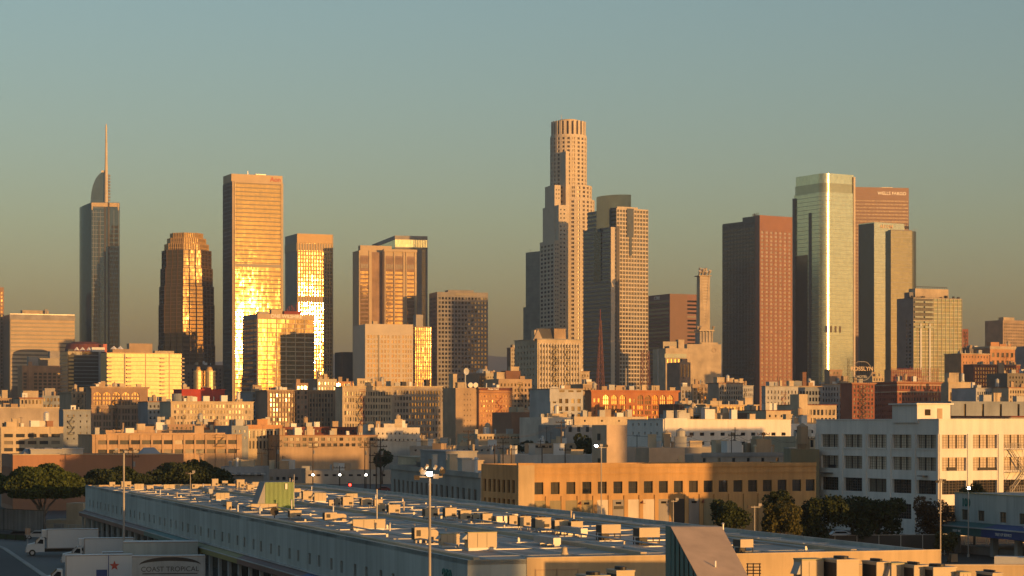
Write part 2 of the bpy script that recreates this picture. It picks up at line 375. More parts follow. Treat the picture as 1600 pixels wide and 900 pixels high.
    def clutter(s, n, seed, mats=('cream', 'cabinet_gray', 'tan', 'white_paint')):
        r = random.Random(seed)
        for k in range(int(n*1.6+1)):
            x = r.uniform(1.5, max(2, s.W-4)); y = r.uniform(1, max(1.5, min(s.D-4, 9))); a = r.uniform(1.2, 3.6); h = r.uniform(1.2, 3.2)
            m = MB(); t = r.random()
            if t < 0.6:
                m.box(x, x+a, y, y+a*0.8, s.H-0.95, s.H+h); m.box(x-0.1, x+a+0.1, y-0.1, y+a*0.8+0.1, s.H+h, s.H+h+0.15); nm = 'roof_hut'
            elif t < 0.68:
                h += 1.5; m.cyl(x+1, y+1, 1.1, s.H+1.0, s.H+h+0.6, 10); m.cyl(x+1, y+1, 1.2, s.H+h+0.6, s.H+h+1.3, 10, 0.1)
                for qx in (0.3, 1.7):
                    for qy in (0.3, 1.7): m.tube((x+qx, y+qy, s.H-0.9), (x+qx, y+qy, s.H+1.0), 0.09)
                nm = 'water_tank'
            elif t < 0.85:
                m.cyl(x, y, 0.35, s.H-0.95, s.H+h*0.8, 8); m.cyl(x, y, 0.55, s.H+h*0.8, s.H+h*0.8+0.4, 8, 0.2); nm = 'roof_vent'
            else:
                m.tube((x, y, s.H-0.95), (x, y, s.H+h*2), 0.09); m.tube((x-0.8, y, s.H+h*1.8), (x+0.8, y, s.H+h*1.8), 0.06); nm = 'antenna'
            m.build(nm, r.choice(mats) if nm != 'antenna' else 'trim_dark', s.e)
    def done(s):
        for g, m in s.rest.items():
            o = m.build('window', g, s.e); o['kind'] = 'stuff'
    def grid(s, side, x0, y0, u0, u1, z0, z1, nu, pitch, vw, hh, mat, out=0.35, ztop=None, name='facade_lattice', vout=None):
        """proud lattice of vertical piers and horizontal spandrels over glass"""
        m = MB(); f = s.fr(side, x0, y0); vout = vout or out+0.12
        if nu:
            for k in range(nu+1):
                u = u0+(u1-u0)*k/nu; m.fbox(f, max(u0, u-vw/2), min(u1, u+vw/2), -0.02, vout, z0, z1)
        z = ztop or z1
        while z > z0+hh and pitch:
            m.fbox(f, u0, u1, -0.02, out, z-hh, z); z -= pitch
        return m.build(name, mat, s.e)
    def glassbox(s, x0, x1, y0, y1, z0, z1, mat, name='glass_facade', roof='roof_gray'):
        m = MB(); m.box(x0, x1, y0, y1, z0, z1); return m.build(name, mat, s.e)
    def sign(s, text, side, u, z, size, mat, w=0.3, name='sign', ext=0.15, bold=0.0, x0=0, y0=0):
        me = text_mesh(text, size, mat, ext, bold)
        p = s.fr(side, x0, y0)(u, w, z)
        o = link(name, me, s.e, p); o.rotation_euler = (pi/2, 0, {'R': 0, 'L': -pi/2, 'E': pi/2}[side])
        return o
    def fire_escape(s, u, ztop, pitch, n, wd=3.0, side='R', mat='trim_dark'):
        m = MB(); f = s.fr(side)
        for k in range(n):
            z = ztop-k*pitch
            m.fbox(f, u-wd/2, u+wd/2, 0.05, 1.1, z-0.12, z)
            for a in (-wd/2, wd/2-0.1): m.fbox(f, u+a, u+a+0.1, 1.0, 1.1, z, z+1.0)
            m.fbox(f, u-wd/2, u+wd/2, 1.02, 1.1, z+0.9, z+1.0)
            if k < n-1:
                a, b = (u-wd*0.4, u+wd*0.4) if k % 2 else (u+wd*0.4, u-wd*0.4)
                m.tube(f(a, 0.7, z), f(b, 0.7, z-pitch), 0.14, 4)
        return m.build('fire_escape', mat, s.e)

def bld(name, label, xl, xc, xr, yt, Y, mat, R=None, L=None, glass='win', cor=None, pents=(), clut=2, th=23, D=None, rec=0.35, roof='roof_gray', cat='building', group=None, fe=None, lglass=None, band=None):
    """masonry block; R/L = (bays, fill, first row px below roof, row pitch px, window height px, row count)"""
    b = B(name, label, xl, xc, xr, yt, Y, cat, th, D, group=group)
    def spec(sp, U):
        if not sp: return None
        n, fr_, f0, p, h, nr = sp[:6]; mg = (sp[6] if len(sp) > 6 else 0.03)*U
        return (bays(mg, U-mg, n, fr_), rows(b.H-f0*b.px, p*b.px, h*b.px, nr))
    Rs, Ls = spec(R, b.W), spec(L, b.D)
    if Ls and lglass: Ls = (Ls[0], Ls[1], rec, lglass)
    b.block(0, b.W, 0, b.D, 0, b.H, mat, Rs, Ls, rec, glass, roof=roof)
    if cor: b.cornice(b.H+0.05, cor[0]*b.px, cor[1], cor[2])
    if band:
        for zp in band[1:]:
            z = b.H-zp*b.px; mb = MB(); mb.box(-0.25, b.W+0.25, -0.25, -0.003, z-0.5, z); mb.box(-0.25, -0.003, 0.0, b.D, z-0.5, z); mb.build('belt_course', band[0], b.e)
    for p in pents: b.pent(*p)
    rb = random.Random(label)
    if R and not fe and not cor and R[5] >= 3 and rb.random() < 0.6: b.cornice(b.H+0.05, 0.9*b.px, 0.4, rb.choice(['cream', 'tan', 'brown_wall', 'gray_wall']))
    if R and not fe and R[5] >= 4 and b.H > 16 and rb.random() < 0.55: b.fire_escape(b.W*rb.uniform(0.25, 0.75), b.H-R[2]*b.px-R[4]*b.px-0.2, R[3]*b.px, R[5]-1, min(3.6, b.W*0.2), 'R', rb.choice(['trim_dark', 'trim_dark', 'rust_red']))
    if fe: b.fire_escape(b.ux(fe[0]), b.H-fe[1]*b.px, fe[2]*b.px, fe[3])
    if clut: b.clutter(clut, hash(label) % 9999 if False else sum(map(ord, label)))
    b.done()
    return b

# ------------------------------------------------------------------ ground, streets, hills
m = MB(); m.face([(-9000,-1500,0),(9000,-1500,0),(9000,13000,0),(-9000,13000,0)])
W('asphalt', (0.055, 0.056, 0.058), scale=0.02, var=0.35, streak=0.15)
W('asphalt_new', (0.04, 0.042, 0.046), scale=0.05, var=0.2, streak=0.1); W('lot_concrete', (0.12, 0.12, 0.115), scale=0.03, var=0.25, streak=0.2); W('kerb', (0.3, 0.3, 0.28))
W('hill_slope', (0.13, 0.10, 0.07), scale=0.002, var=0.3); W('tarmac_line', (0.45, 0.42, 0.35))
struct(m.build('ground', 'asphalt'))
def ridge(name, x0, x1, Y, prof, seed, step=60):
    r = random.Random(seed); m = MB(); n = int((x1-x0)/step); hs_ = []
    ph = [r.uniform(0, 6) for _ in range(6)]
    for k in range(n+1):
        x = x0+(x1-x0)*k/n
        h = prof(x)+sum(14/(i+1)*sin(x*0.0011*(1.9**i)+ph[i]) for i in range(6)); hs_.append((x, max(5, h)))
    for (a, ha), (b, hb) in zip(hs_, hs_[1:]):
        m.face([(a, Y-900, 0), (b, Y-900, 0), (b, Y, hb), (a, Y, ha)]); m.face([(a, Y, ha), (b, Y, hb), (b, Y+900, 0), (a, Y+900, 0)])
    struct(m.build(name, 'hill_slope'))
ridge('hills', -3200, 3200, 9500, lambda x: 300-0.00001*(x+350)**2+25*math.exp(-((x+690)/200)**2), 3)
ridge('hills', -3600, 3600, 11200, lambda x: 330, 9)

# ------------------------------------------------------------------ the towers
def top_rail(b, n=6):
    m = MB()
    m.box(0.2, b.W-0.2, 0.2, 0.3, b.H, b.H+0.9); m.build('roof_rail', 'steel', b.e)

# pink slab at the frame's left edge
b = B('office_tower', 'slim pinkish stone slab cut off by the left edge of the photo', None, -30, 6, 448, 2300, D=30)
b.block(0, b.W, 0, b.D, 0, b.H, 'pink_stone', (bays(0.5, b.W-0.5, 7, 0.5), rows(b.H-5, 3.9, 2.2, 26)), None, glass='win_amber'); b.done()

# cream and dark banded block
b = B('office_tower', 'wide horizontally banded cream and dark office block beside the spired glass tower', 5, 15.5, 117, 491, 2250)
b.block(0, b.W, 0, b.D, 0, b.H, 'granite_dark', roof='roof_gray', name='wall')
m = MB(); f = b.fr('R'); z = b.H-5.4
for k in range(17): m.fbox(f, 0.6, b.W-0.4, 0.01, 0.5, z-2.55, z); z -= 4.05
m.build('spandrel_bands', 'travertine', b.e); m = MB(); f = b.fr('R')
z = b.H-5.4
for k in range(17): m.fbox(f, 0.6, b.W-0.4, 0.003, 0.12, z-4.0, z-2.6); z -= 4.05
m.build('window_band', 'granite_dark', b.e)
m = MB(); m.fbox(f, -0.3, b.W+0.2, 0.003, 0.6, b.H-5.2, b.H-0.2); m.build('roof_fascia', 'concrete', b.e)
b.pent(35, 76, 485, 'cream', 8, 10); b.pent(70, 74, 483.5, 'concrete', 4, 3, 'roof_hut'); top_rail(b)

# tall glass tower with sail crown and spire
Yw = 2310; b = B('skyscraper', 'blue glass tower with curved sail crown and one tall thin spire', 124, 143, 187, 316, Yw, 'skyscraper', th=9, D=40)
pxw = b.px
def lens(x0, x1, d, bulge, n=10):
    pts = [(x1, 0)]
    pts += [(x1, d)]; pts += [(x0, d)]
    pts += [(x0-bulge*sin(pi*k/n/2), d-d*k/n*0.98) for k in range(1, n)]
    return pts
xm, xr_ = 0, b.W; dW = 26
poly = [(0, 0), (xr_, 0), (xr_, dW), (-2, dW)]
n = 9
for k in range(n):
    t = k/(n-1); px_ = 124+19*t
    yy = dW*(1-t)**1.0*0.9+0.4; poly.append((b.ux(124+(143-124)*(t**1.6), yy), yy))
m = MB(); m.prism(poly, 0, b.H-0.0, z1f=lambda x, y: b.H-(4.0*max(0.0, -x)/14)); m.build('glass_facade', 'cw_blue', b.e)
m = MB(); f = b.fr('R'); xa, xb = b.ux(163), b.ux(169)
m.fbox(f, xa, xa+1.6, 0.003, 0.5, 0, b.H-3); m.fbox(f, xb-0.4, xb+1.4, 0.003, 0.9, 0, b.H); m.fbox(f, b.ux(154), b.ux(155.3), 0.003, 0.5, 0, b.z(345)); m.build('vertical_fins', 'granite_dark', b.e)
m = MB(); xa, xb = b.ux(169.5), b.ux(185); z = b.z(352); k = 0
while z > 30:
    m.fbox(f, xa+(0 if k > 1 else 3), xb, 0.003, 0.35, z-3.0, z); z -= 4.6; k += 1
m.build('louver_bands', 'cw_dark', b.e)
m = MB(); z = b.z(430)
while z > 30: m.fbox(f, b.ux(146), b.ux(152.5), 0.003, 0.3, z-2.6, z); z -= 4.6
m.build('louver_bands', 'cw_dark', b.e)
m = MB(); z = b.H-6
for k in range(52): m.fbox(f, 0.2, b.ux(162.5), 0.003, 0.12, z, z+0.5); z -= 4.6
for u in (b.ux(146), b.ux(150), b.ux(157), b.ux(171), b.ux(178), b.ux(185.5)): m.fbox(f, u-0.2, u+0.2, 0.36, 0.45, 0, b.H-8)
m.build('mullion', 'band_gray', b.e)
m = MB(); m.fbox(f, b.ux(143), b.ux(186.5), -0.5, 0.8, b.H-4.5, b.H-0.4); m.fbox(f, b.ux(143), b.ux(145), 0.81, 1.2, b.H-8, b.H-0.5); m.fbox(f, b.ux(184), b.ux(186), 0.81, 1.2, b.H-8, b.H-0.5); m.build('crown_edge', 'travertine', b.e)
m = MB(); x0, x1 = b.ux(141, 8), b.ux(166, 8); n = 14; zt = b.z(268, 0, 8)
prof = [(x0+(x1-x0)*k/n, b.H-2+(zt-b.H+2)*(1-(1-k/n)**2.4)**(1/1.9)) for k in range(n+1)]
for y0, y1 in ((8, 22),):
    for (a, za), (c_, zc) in zip(prof, prof[1:]):
        m.face([(a, y0, b.H-2), (c_, y0, b.H-2), (c_, y0, zc), (a, y0, za)]); m.face([(a, y0, za), (c_, y0, zc), (c_, y1, zc), (a, y1, za)]); m.face([(a, y1, b.H-2), (c_, y1, b.H-2), (c_, y1, zc), (a, y1, za)])
    m.face([(x1, y0, b.H-2), (x1, y1, b.H-2), (x1, y1, zt), (x1, y0, zt)])
sail = m.build('sail_crown', 'cw_blue', b.e)
m = MB(); m.box(x1-5, x1+1.2, 7, 12, zt-0.8, zt+1.2); m.build('sail_cap', 'bank_stone', sail)
m = MB(); sx = b.ux(166, 6); m.cyl(sx, 6, 1.9, b.H-4, zt+6, 10, 1.6); m.cyl(sx, 6, 1.45, zt+6, b.z(196, 0, 6), 10, 0.8); m.cyl(sx, 6, 1.1, b.z(200), b.z(192), 8, 0.4); m.build('spire', 'bank_stone', b.e)
m = MB()
for k in range(9): m.box(sx+2.4, sx+4.2, 5, 7, b.H+2+k*3.2, b.H+4+k*3.2)
m.box(sx+2.0, sx+2.4, 5.6, 6.4, b.H, b.H+30); m.build('spire_ladder', 'steel', b.e)

# lower block with bright window grid
b = B('office_building', 'low orange lit block with bright window grid left of the dark glass building', None, 35, 97, 571, 2050, 'building')
b.block(0, b.W, 0, b.D, 0, b.H, 'dusty_orange', (bays(b.ux(52), b.W-0.5, 6, 0.68)+bays(b.ux(36), b.ux(42.5), 1, 0.8), rows(b.H-6.6, 3.2, 2.0, 10)), None, glass='win_amber', rec=0.5)
b.box('stair_pier', b.ux(44), b.ux(50), -1.2, -0.003, 0, b.z(565), 'dusty_orange'); b.pent(45, 60, 557, 'concrete', 3, 9); b.pent(62, 92, 560, 'granite_dark', 6, 9); b.pent(78, 96, 549, 'concrete', 10, 9); b.done()

# dark glass building with yellow strip and tents on the roof
b = B('office_building', 'dark glass building with a narrow yellow balcony strip and small white tents on its roof', 94, 106, 166, 549, 1950, 'building')
b.glassbox(0, b.W, 0, b.D, 0, b.H, 'cw_dark'); xs = b.ux(107), b.ux(115)
m = MB(); f = b.fr('R'); z = b.H-3
for k in range(19): m.fbox(f, xs[0], xs[1], 0.003, 0.9, z-2.0, z-0.2); z -= 3.3
m.build('balcony_strip', 'cw_yellow', b.e); m = MB(); z = b.H-3; fl = b.fr('L')
for k in range(20): m.fbox(f, xs[1]+0.3, b.W-4, 0.003, 0.2, z-0.45, z); m.fbox(fl, 0.5, b.D, 0.003, 0.25, z-0.4, z); z -= 3.3
m.build('floor_edge', 'band_gray', b.e)
b.box('corner_pier', b.ux(154), b.ux(158), -0.8, -0.003, 0, b.H, 'band_gray'); b.box('side_wing', b.ux(158.3), b.W, -0.5, -0.003, 0, b.H-2, 'granite_gray')
b.pent(95, 115, 546, 'roof_dark', 2, 6); o = b.box('roof_deck', b.ux(144), b.ux(164), 1, 8, b.H, b.z(542), 'white_paint')
for i, q in enumerate((120, 129, 139)):
    m = MB(); x = b.ux(q, 4); m.cyl(x, 4, 2.6, b.H+1.2, b.H+4.2, 4, 0.1)
    for sx_ in (-1.7, 1.7):
        for sy_ in (-1.7, 1.7): m.tube((x+sx_, 4+sy_, b.H-0.1), (x+sx_, 4+sy_, b.H+1.3), 0.08)
    m.build('tent', 'sign_white', b.e)
b = B('arena', 'dark reddish oval hall roof showing above the glass building in front of the spired tower', None, 112, 166, 545, 2150, 'arena', D=40)
m = MB(); n = 24; cxx, cyy = b.W/2, 20
for z0, z1, ra, rb in ((0, b.H, 1, 1), (b.H, b.z(537), 1.0, 0.93), (b.z(537), b.z(533), 0.93, 0.6)):
    pa = [(cxx+b.W*0.56*ra*cos(2*pi*k/n), cyy+20*ra*sin(2*pi*k/n)) for k in range(n)]; pb = [(cxx+b.W*0.56*rb*cos(2*pi*k/n), cyy+20*rb*sin(2*pi*k/n)) for k in range(n)]
    for k in range(n): j = (k+1) % n; m.face([(*pa[k], z0), (*pa[j], z0), (*pb[j], z1), (*pb[k], z1)])
m.face([(*p, b.z(533)) for p in pb]); m.build('wall', 'roof_red', b.e)
b.box('red_banner', b.ux(160), b.ux(166), -3, -2.4, b.H-6, b.z(537), 'sign_red')

# yellow balcony block
b = B('apartment_block', 'broad golden lit apartment block with rows of balconies and a box penthouse', None, 167, 284, 551, 1880, 'apartment block')
b.glassbox(0, b.W, 0, b.D, 0, b.H, 'cw_yellow', name='wall'); f = b.fr('R')
m = MB(); z = b.H-0.2
while z > 10: m.fbox(f, 0, b.W, 0.003, 0.35, z-0.4, z); z -= 3.35
for p_ in (195, 227, 264): u = b.ux(p_); m.fbox(f, u, u+0.5, 0.003, 0.5, 0, b.H)
m.build('floor_edge', 'travertine', b.e)
m = MB(); z = b.H-3.6
while z > 10:
    for p_, q_ in ((167.5, 174), (197.5, 204.5), (250, 256.5), (284, 287.5)):
        m.fbox(f, b.ux(p_), b.ux(q_), 0.36, 1.7, z-1.2, z-0.1)
    z -= 3.35
m.build('balconies', 'travertine', b.e)
b.box('recess_strip', b.ux(194), b.ux(195), -0.75, -0.51, 0, b.H-1, 'granite_dark')
b.pent(202, 238, 537, 'tan', 5, 9); b.pent(176, 206, 545.5, 'tan', 3, 10); b.pent(242, 272, 548.5, 'cream', 3, 6)
for q in (178, 188):
    m = MB(); x = b.ux(q, 4); m.cyl(x, 4, 3.2, b.z(545.3), b.z(540), 4, 0.1); m.build('tent', 'sign_white', b.e)

# stepped octagonal tower
b = B('skyscraper', 'stepped eight sided tower with stacked setbacks, gold glass left of the tallest golden slab', 248, 268, 335, 365, 2200, 'skyscraper', th=23)
cen = Vector(((291.5-800)/F*2222, 2222)); M_ = Matrix.Rotation(-b.th, 2); lc = M_ @ (cen-Vector((b.Cx, b.Cy)))
tiers = [(0, 540, 335, 248), (540, 477, 334, 249), (477, 448, 333, 250), (448, 420, 331.5, 252), (420, 392, 329.5, 254), (392, 382, 326.5, 259), (382, 373, 321, 262), (373, 365, 316, 266)]
for i, (ya, yb, pr, pl) in enumerate(tiers):
    r_ = (pr-pl)/2*0.634; z0 = 0 if i == 0 else b.z(ya, 0, 20); z1 = b.z(yb, 0, 20)
    def octo(r_, k=0.42): a = r_*0.93; c = a*k; return [(lc.x-c,lc.y-a),(lc.x+c,lc.y-a),(lc.x+a,lc.y-c),(lc.x+a,lc.y+c),(lc.x+c,lc.y+a),(lc.x-c,lc.y+a),(lc.x-a,lc.y+c),(lc.x-a,lc.y-c)]
    m = MB(); m.prism(octo(r_), z0-0.5, z1); t = m.build('tower_section', 'cw_city', b.e)
    m = MB(); z = z1
    while z > z0+1.0: m.prism(octo(r_*1.008), z-0.85, z-0.02); z -= 3.9
    P = octo(r_*1.015)
    for k in range(8):
        p, q = Vector(P[k]), Vector(P[(k+1) % 8])
        for t_ in ((0, 0.33, 0.66) if i < 5 else (0, 0.15, 0.3, 0.45, 0.6, 0.75, 0.9)):
            c_ = p.lerp(q, t_); m.cyl(c_.x, c_.y, 0.5, z0, z1+0.1, 4)
    m.build('stone_bands', 'bronze' if i < 5 else 'gold_metal', t)

# the golden slab (tallest of the left group)
b = B('skyscraper', 'tallest golden slab tower with a pale lettered top and blazing sun glare on its glass', 348.5, 362.5, 442, 271, 2219, 'skyscraper', th=23.9)
zc = b.z(283)
b.box('wall', 0, b.W, 0, b.D, 0, zc-0.01, 'granite_dark')
b.box('crown', -0.2, b.W+0.2, 1.5, b.D-1, zc, b.H, 'travertine'); f = b.fr('R', 0, 1.5)
u0, u1 = b.ux(367.5), b.ux(438.6)
f = b.fr('R')
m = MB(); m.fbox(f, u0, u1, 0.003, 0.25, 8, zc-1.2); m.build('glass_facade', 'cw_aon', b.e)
m = MB(); m.fbox(f, 0, b.ux(364.6), 0.003, 1.2, 0, zc); m.fbox(f, b.ux(365.8), u0, 0.003, 1.0, 0, zc); m.fbox(f, u1, b.W, 0.003, 1.2, 0, zc); m.fbox(f, u0, u1, 0.003, 1.0, zc-1.2, zc); m.build('corner_piers', 'travertine', b.e)
zb = b.z(411.5); m = MB(); m.fbox(f, u0, u1, 0.26, 0.6, zb-3.2, zb); m.build('dark_floor_band', 'granite_dark', b.e)
m = MB(); z = zc-1.2
while z > 12:
    if not zb-4 < z < zb+0.5: m.fbox(f, u0, u1, 0.251, 0.5, z-1.05, z)
    z -= 4.18
nn = 36
for k in range(nn+1): u = u0+(u1-u0)*k/nn; m.fbox(f, u-0.13, u+0.13, 0.251, 0.62, 8, zc-1.2)
m.build('facade_lattice', 'bronze', b.e)
b.sign('Aon', 'R', b.ux(431), b.z(280.5), 6.6, 'sign_red', w=-1.2, bold=0.12)
m = MB(); m.fbox(f, b.W*0.35, b.W*0.36, -8, -7.8, b.H, b.H+4); m.box(b.W*0.5, b.W*0.7, 6, 14, b.H, b.H+1.4); m.build('roof_mast', 'steel', b.e)
m = MB(); fl = b.fr('L')
for k in range(9): u = 1+k*(b.D-2)/8; m.fbox(fl, u-0.3, u+0.3, 0.003, 0.5, 0, zc-1)
z = zc-3
while z > 12: m.fbox(fl, 0.5, b.D-0.5, 0.003, 0.3, z-1.2, z); z -= 4.18
m.build('side_grid', 'granite_gray', b.e)

# second golden tower
b = B('skyscraper', 'gold tower with slotted top band standing behind the lettered wide gold block', 445.5, 464, 520, 365, 2450, 'skyscraper', th=22.9)
b.box('wall', 0, b.W, 0, b.D, 0, b.H, 'granite_gray'); f = b.fr('R')
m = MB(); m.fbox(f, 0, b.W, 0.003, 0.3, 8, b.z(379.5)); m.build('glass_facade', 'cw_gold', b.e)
m = MB(); m.fbox(f, -0.1, b.W+0.1, 0.003, 1.0, b.z(379), b.H+0.1); m.build('top_band', 'gold_metal', b.e)
for ya, yb in ((379.7, 391), (462.5, 472)):
    m = MB(); m.fbox(f, 1, b.W-1, 0.31, 0.4, b.z(yb), b.z(ya)); m.build('slot_band', 'granite_dark', b.e)
m = MB()
for k in range(14): u = 0.9+(b.W-1.8)*k/13; m.fbox(f, u-0.75, u+0.75, 0.41, 1.0, 8, b.z(379.2))
z = b.z(391.5)
while z > 12:
    if not (b.z(472) < z-0.5 < b.z(463)): m.fbox(f, 0.5, b.W-0.5, 0.41, 0.9, z-1.5, z)
    z -= 4.15
m.build('facade_lattice', 'gold_metal', b.e)
m = MB(); fl = b.fr('L'); m.fbox(fl, 0, b.D, 0.003, 0.5, b.z(392), b.z(379)); m.build('side_band', 'granite_dark', b.e)
m = MB(); m.fbox(f, b.W-0.9, b.W, 1.01, 1.3, 0, b.H); m.build('corner_fin', 'travertine', b.e)

# wide lettered block
b = B('office_building', 'wide block of bright gold glass with letters along its top edge', 379.5, 402, 491, 490, 1990, 'office building', th=24.4)
b.box('wall', 0, b.W, 0, b.D, 0, b.H, 'granite_gray'); f = b.fr('R'); zt = b.z(497)
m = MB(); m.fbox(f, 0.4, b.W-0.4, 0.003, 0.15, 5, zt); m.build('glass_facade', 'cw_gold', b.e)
m = MB()
for k in range(7): u = 0.4+(b.W-0.8)*k/6; m.fbox(f, max(0, u-0.35), min(b.W, u+0.35), 0.16, 0.7, 0, zt)
z = zt
while z > 8: m.fbox(f, 0.4, b.W-0.4, 0.16, 0.6, z-0.9, z); z -= 4.15
m.fbox(f, 0, b.W, 0.16, 0.9, zt, b.H); m.build('facade_lattice', 'travertine', b.e)
b.sign('ONE WILSHIRE', 'R', b.W*0.5, b.z(496), 4.4, 'sign_white', w=1.1, bold=0.06)
m = MB(); fl = b.fr('L')
z = zt
while z > 8: m.fbox(fl, 0.6, b.D-0.6, 0.003, 0.15, z-3.4, z-1.0); z -= 4.15
m.build('window_band', 'win_dark', b.e); m = MB()
for k in range(5): u = 0.5+(b.D-1)*k/4; m.fbox(fl, u-0.4, u+0.4, 0.003, 0.4, 0, zt)
m.build('side_piers', 'granite_gray', b.e)
b.pent(424, 441, 484, 'travertine', 4, 6); b.pent(404, 420, 487, 'concrete', 6, 7); b.pent(444, 470, 486.5, 'rust_red', 6, 6)
m = MB()
for q, h in ((449, 480), (452, 476), (456, 474), (459, 478), (463, 472)): x = b.ux(q, 8); m.tube((x, 8, b.H-1), (x, 8, b.z(h)), 0.25); m.tube((x-1.2, 8, b.z(h)-1), (x+1.2, 8, b.z(h)-2.5), 0.15)
m.build('antenna', 'rust_red', b.e)

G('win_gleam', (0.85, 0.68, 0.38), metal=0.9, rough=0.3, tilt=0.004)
# pair of gleaming towers low between the golden ones
for i, (p0, p1, lab) in enumerate(((305, 318, 'left of two small gleaming mirror towers low beside the golden slab'), (321, 338, 'right of two small gleaming mirror towers low beside the golden slab'))):
    b = B('glass_tower', lab, None, p0, p1, 579, 1960, 'glass tower', D=10, group='small gleaming mirror towers')
    m = MB(); m.cyl(b.W/2, b.W/2, b.W/2+0.4, 0, b.H, 20); m.build('glass_facade', 'win_gleam', b.e)
    m = MB(); m.cyl(b.W/2, b.W/2, b.W*0.3, b.H, b.z(576), 12); m.cyl(b.W/2, b.W/2, b.W*0.22, b.z(576), b.z(573.5), 12); m.cyl(b.W/2, b.W/2, b.W*0.3, b.z(573.5), b.z(572), 12, 0.2); m.build('lantern', 'gold_metal', b.e)
    m = MB(); z = 3
    while z < b.H: m.cyl(b.W/2, b.W/2, b.W/2+0.6, z, z+0.4, 20); z += 3.4
    m.build('floor_edge', 'travertine', b.e)
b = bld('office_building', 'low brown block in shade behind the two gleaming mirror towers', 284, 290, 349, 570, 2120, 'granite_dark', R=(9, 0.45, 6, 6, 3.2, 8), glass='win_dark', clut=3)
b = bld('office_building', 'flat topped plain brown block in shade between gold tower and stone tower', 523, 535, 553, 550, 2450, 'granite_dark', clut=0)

# stone tower with recessed bays
b = B('skyscraper', 'beige stone tower with vertical window bays and square slots near its top', 551, 561, 650, 391, 2150, 'skyscraper', th=19)
f = b.fr('R'); zt = b.z(393)
x1, x2, x3 = b.ux(581), b.ux(599), b.ux(648.5)
b.box('wall', 0, x1, 0, b.D, 0, b.H, 'travertine'); b.box('wall', x1, b.W, 5, b.D, 0, b.H-1, 'pink_stone'); b.box('wall', x2, b.W, -2.0, 5, 0, b.H+1.5, 'travertine')
b.box('stair_core', b.ux(563, 8), b.ux(612, 8), 8, 16, b.H-1, b.z(383, 0, 8), 'travertine')
def bay(b, ua, ub, w0, rowsn=36, top=393):
    m = MB(); m.fbox(f, ua, ub, w0+0.003, w0+0.12, 6, b.z(top+7)); m.build('glass_bay', 'cw_gold', b.e)
    m = MB(); z = b.z(402); 
    m2 = MB(); 
    for k in range(3):
        c = ua+(ub-ua)*(k+0.5)/3; m2.fbox(f, c-(ub-ua)*0.11, c+(ub-ua)*0.11, w0+0.42, w0+0.55, b.z(419), b.z(412))
    m2.build('slot', 'granite_dark', b.e)
    m.fbox(f, ua, ub, w0+0.13, w0+0.4, b.z(421), b.z(409)); m.fbox(f, ua, ub, w0+0.13, w0+0.3, b.z(409), b.z(399))
    z = b.z(421)
    while z > 10: m.fbox(f, ua, ub, w0+0.13, w0+0.3, z-1.5, z); z -= 4.05
    for k in range(7): u = ua+(ub-ua)*k/6; m.fbox(f, u-0.17, u+0.17, w0+0.31, w0+0.6, 6, b.z(402))
    m.build('bay_lattice', 'bronze' if False else 'pink_stone', b.e)
bay(b, b.ux(563), b.ux(575.5), 0); bay(b, b.ux(602), b.ux(613), 2.0); bay(b, b.ux(616.5), b.ux(628), 2.0); bay(b, b.ux(635), b.ux(646), 2.0)
m = MB()
for p_ in (577, 600.5, 614.8, 629.5, 633.5, 647.3): u = b.ux(p_); m.fbox(f, u-0.5, u+0.5, 0.003 if p_ < 580 else 2.003, 2.9 if p_ > 580 else 0.9, 0, b.H)
m.build('pilaster', 'travertine', b.e)
m = MB(); m.fbox(f, x2-0.3, b.W+0.3, 2.0, 3.1, b.H-0.8, b.H+1.8); m.build('cornice', 'travertine', b.e)

# dark glass tower behind it
b = B('skyscraper', 'dark glass tower with pale green glass top peering out behind the beige stone tower', 581, 617, 668, 368, 2360, 'skyscraper', th=15)
b.glassbox(0, b.W, 0, b.D, 0, b.z(386), 'cw_dark'); b.glassbox(0.4, b.W-0.4, 0.4, b.D, b.z(386), b.z(374), 'cw_green', name='glass_crown'); b.box('crown_cap', 0, b.W, 0, b.D, b.z(374), b.H, 'concrete')
m = MB(); f = b.fr('R'); 
for k in range(9): u = b.ux(647)+(b.W-b.ux(647))*k/8; m.fbox(f, u-0.2, u+0.2, 0.003, 0.3, b.z(386), b.z(374))
m.fbox(f, 0, b.W, 0.003, 0.5, b.z(387.5), b.z(385.8)); m.build('crown_frame', 'concrete', b.e)
m = MB(); z = b.z(388)
while z > 10: m.fbox(f, 0, b.W, 0.003, 0.15, z-0.6, z); z -= 4.1
m.build('floor_edge', 'granite_dark', b.e)
m = MB(); m.fbox(f, b.ux(652), b.ux(659), 0.2, 0.3, 8, b.z(388)); m.fbox(f, b.W-2, b.W, 0.2, 0.5, 0, b.z(386)); m.build('facade_strip', 'granite_gray', b.e)

# lower stone block in front
b = B('office_building', 'squat beige block with blank top and dense window rows below the stone tower', 552, 570.5, 645.5, 506, 1900, 'office building', th=16)
cR = bays(b.ux(573), b.ux(592), 4, 0.6)+bays(b.ux(594), b.ux(609), 3, 0.6)+bays(b.ux(611), b.ux(626), 3, 0.6)+bays(b.ux(628), b.ux(644), 4, 0.6)
b.block(0, b.W, 0, b.D, 0, b.H, 'bank_stone', (cR, rows(b.z(523.5), 4.15, 2.6, 13)), None, glass='win_soft')
b.box('stair_slot', b.ux(590.5), b.ux(592.5), -0.1, -0.003, 5, b.z(523), 'granite_dark'); b.pent(583, 590, 502, 'travertine', 4, 5, 'roof_hut'); b.done()
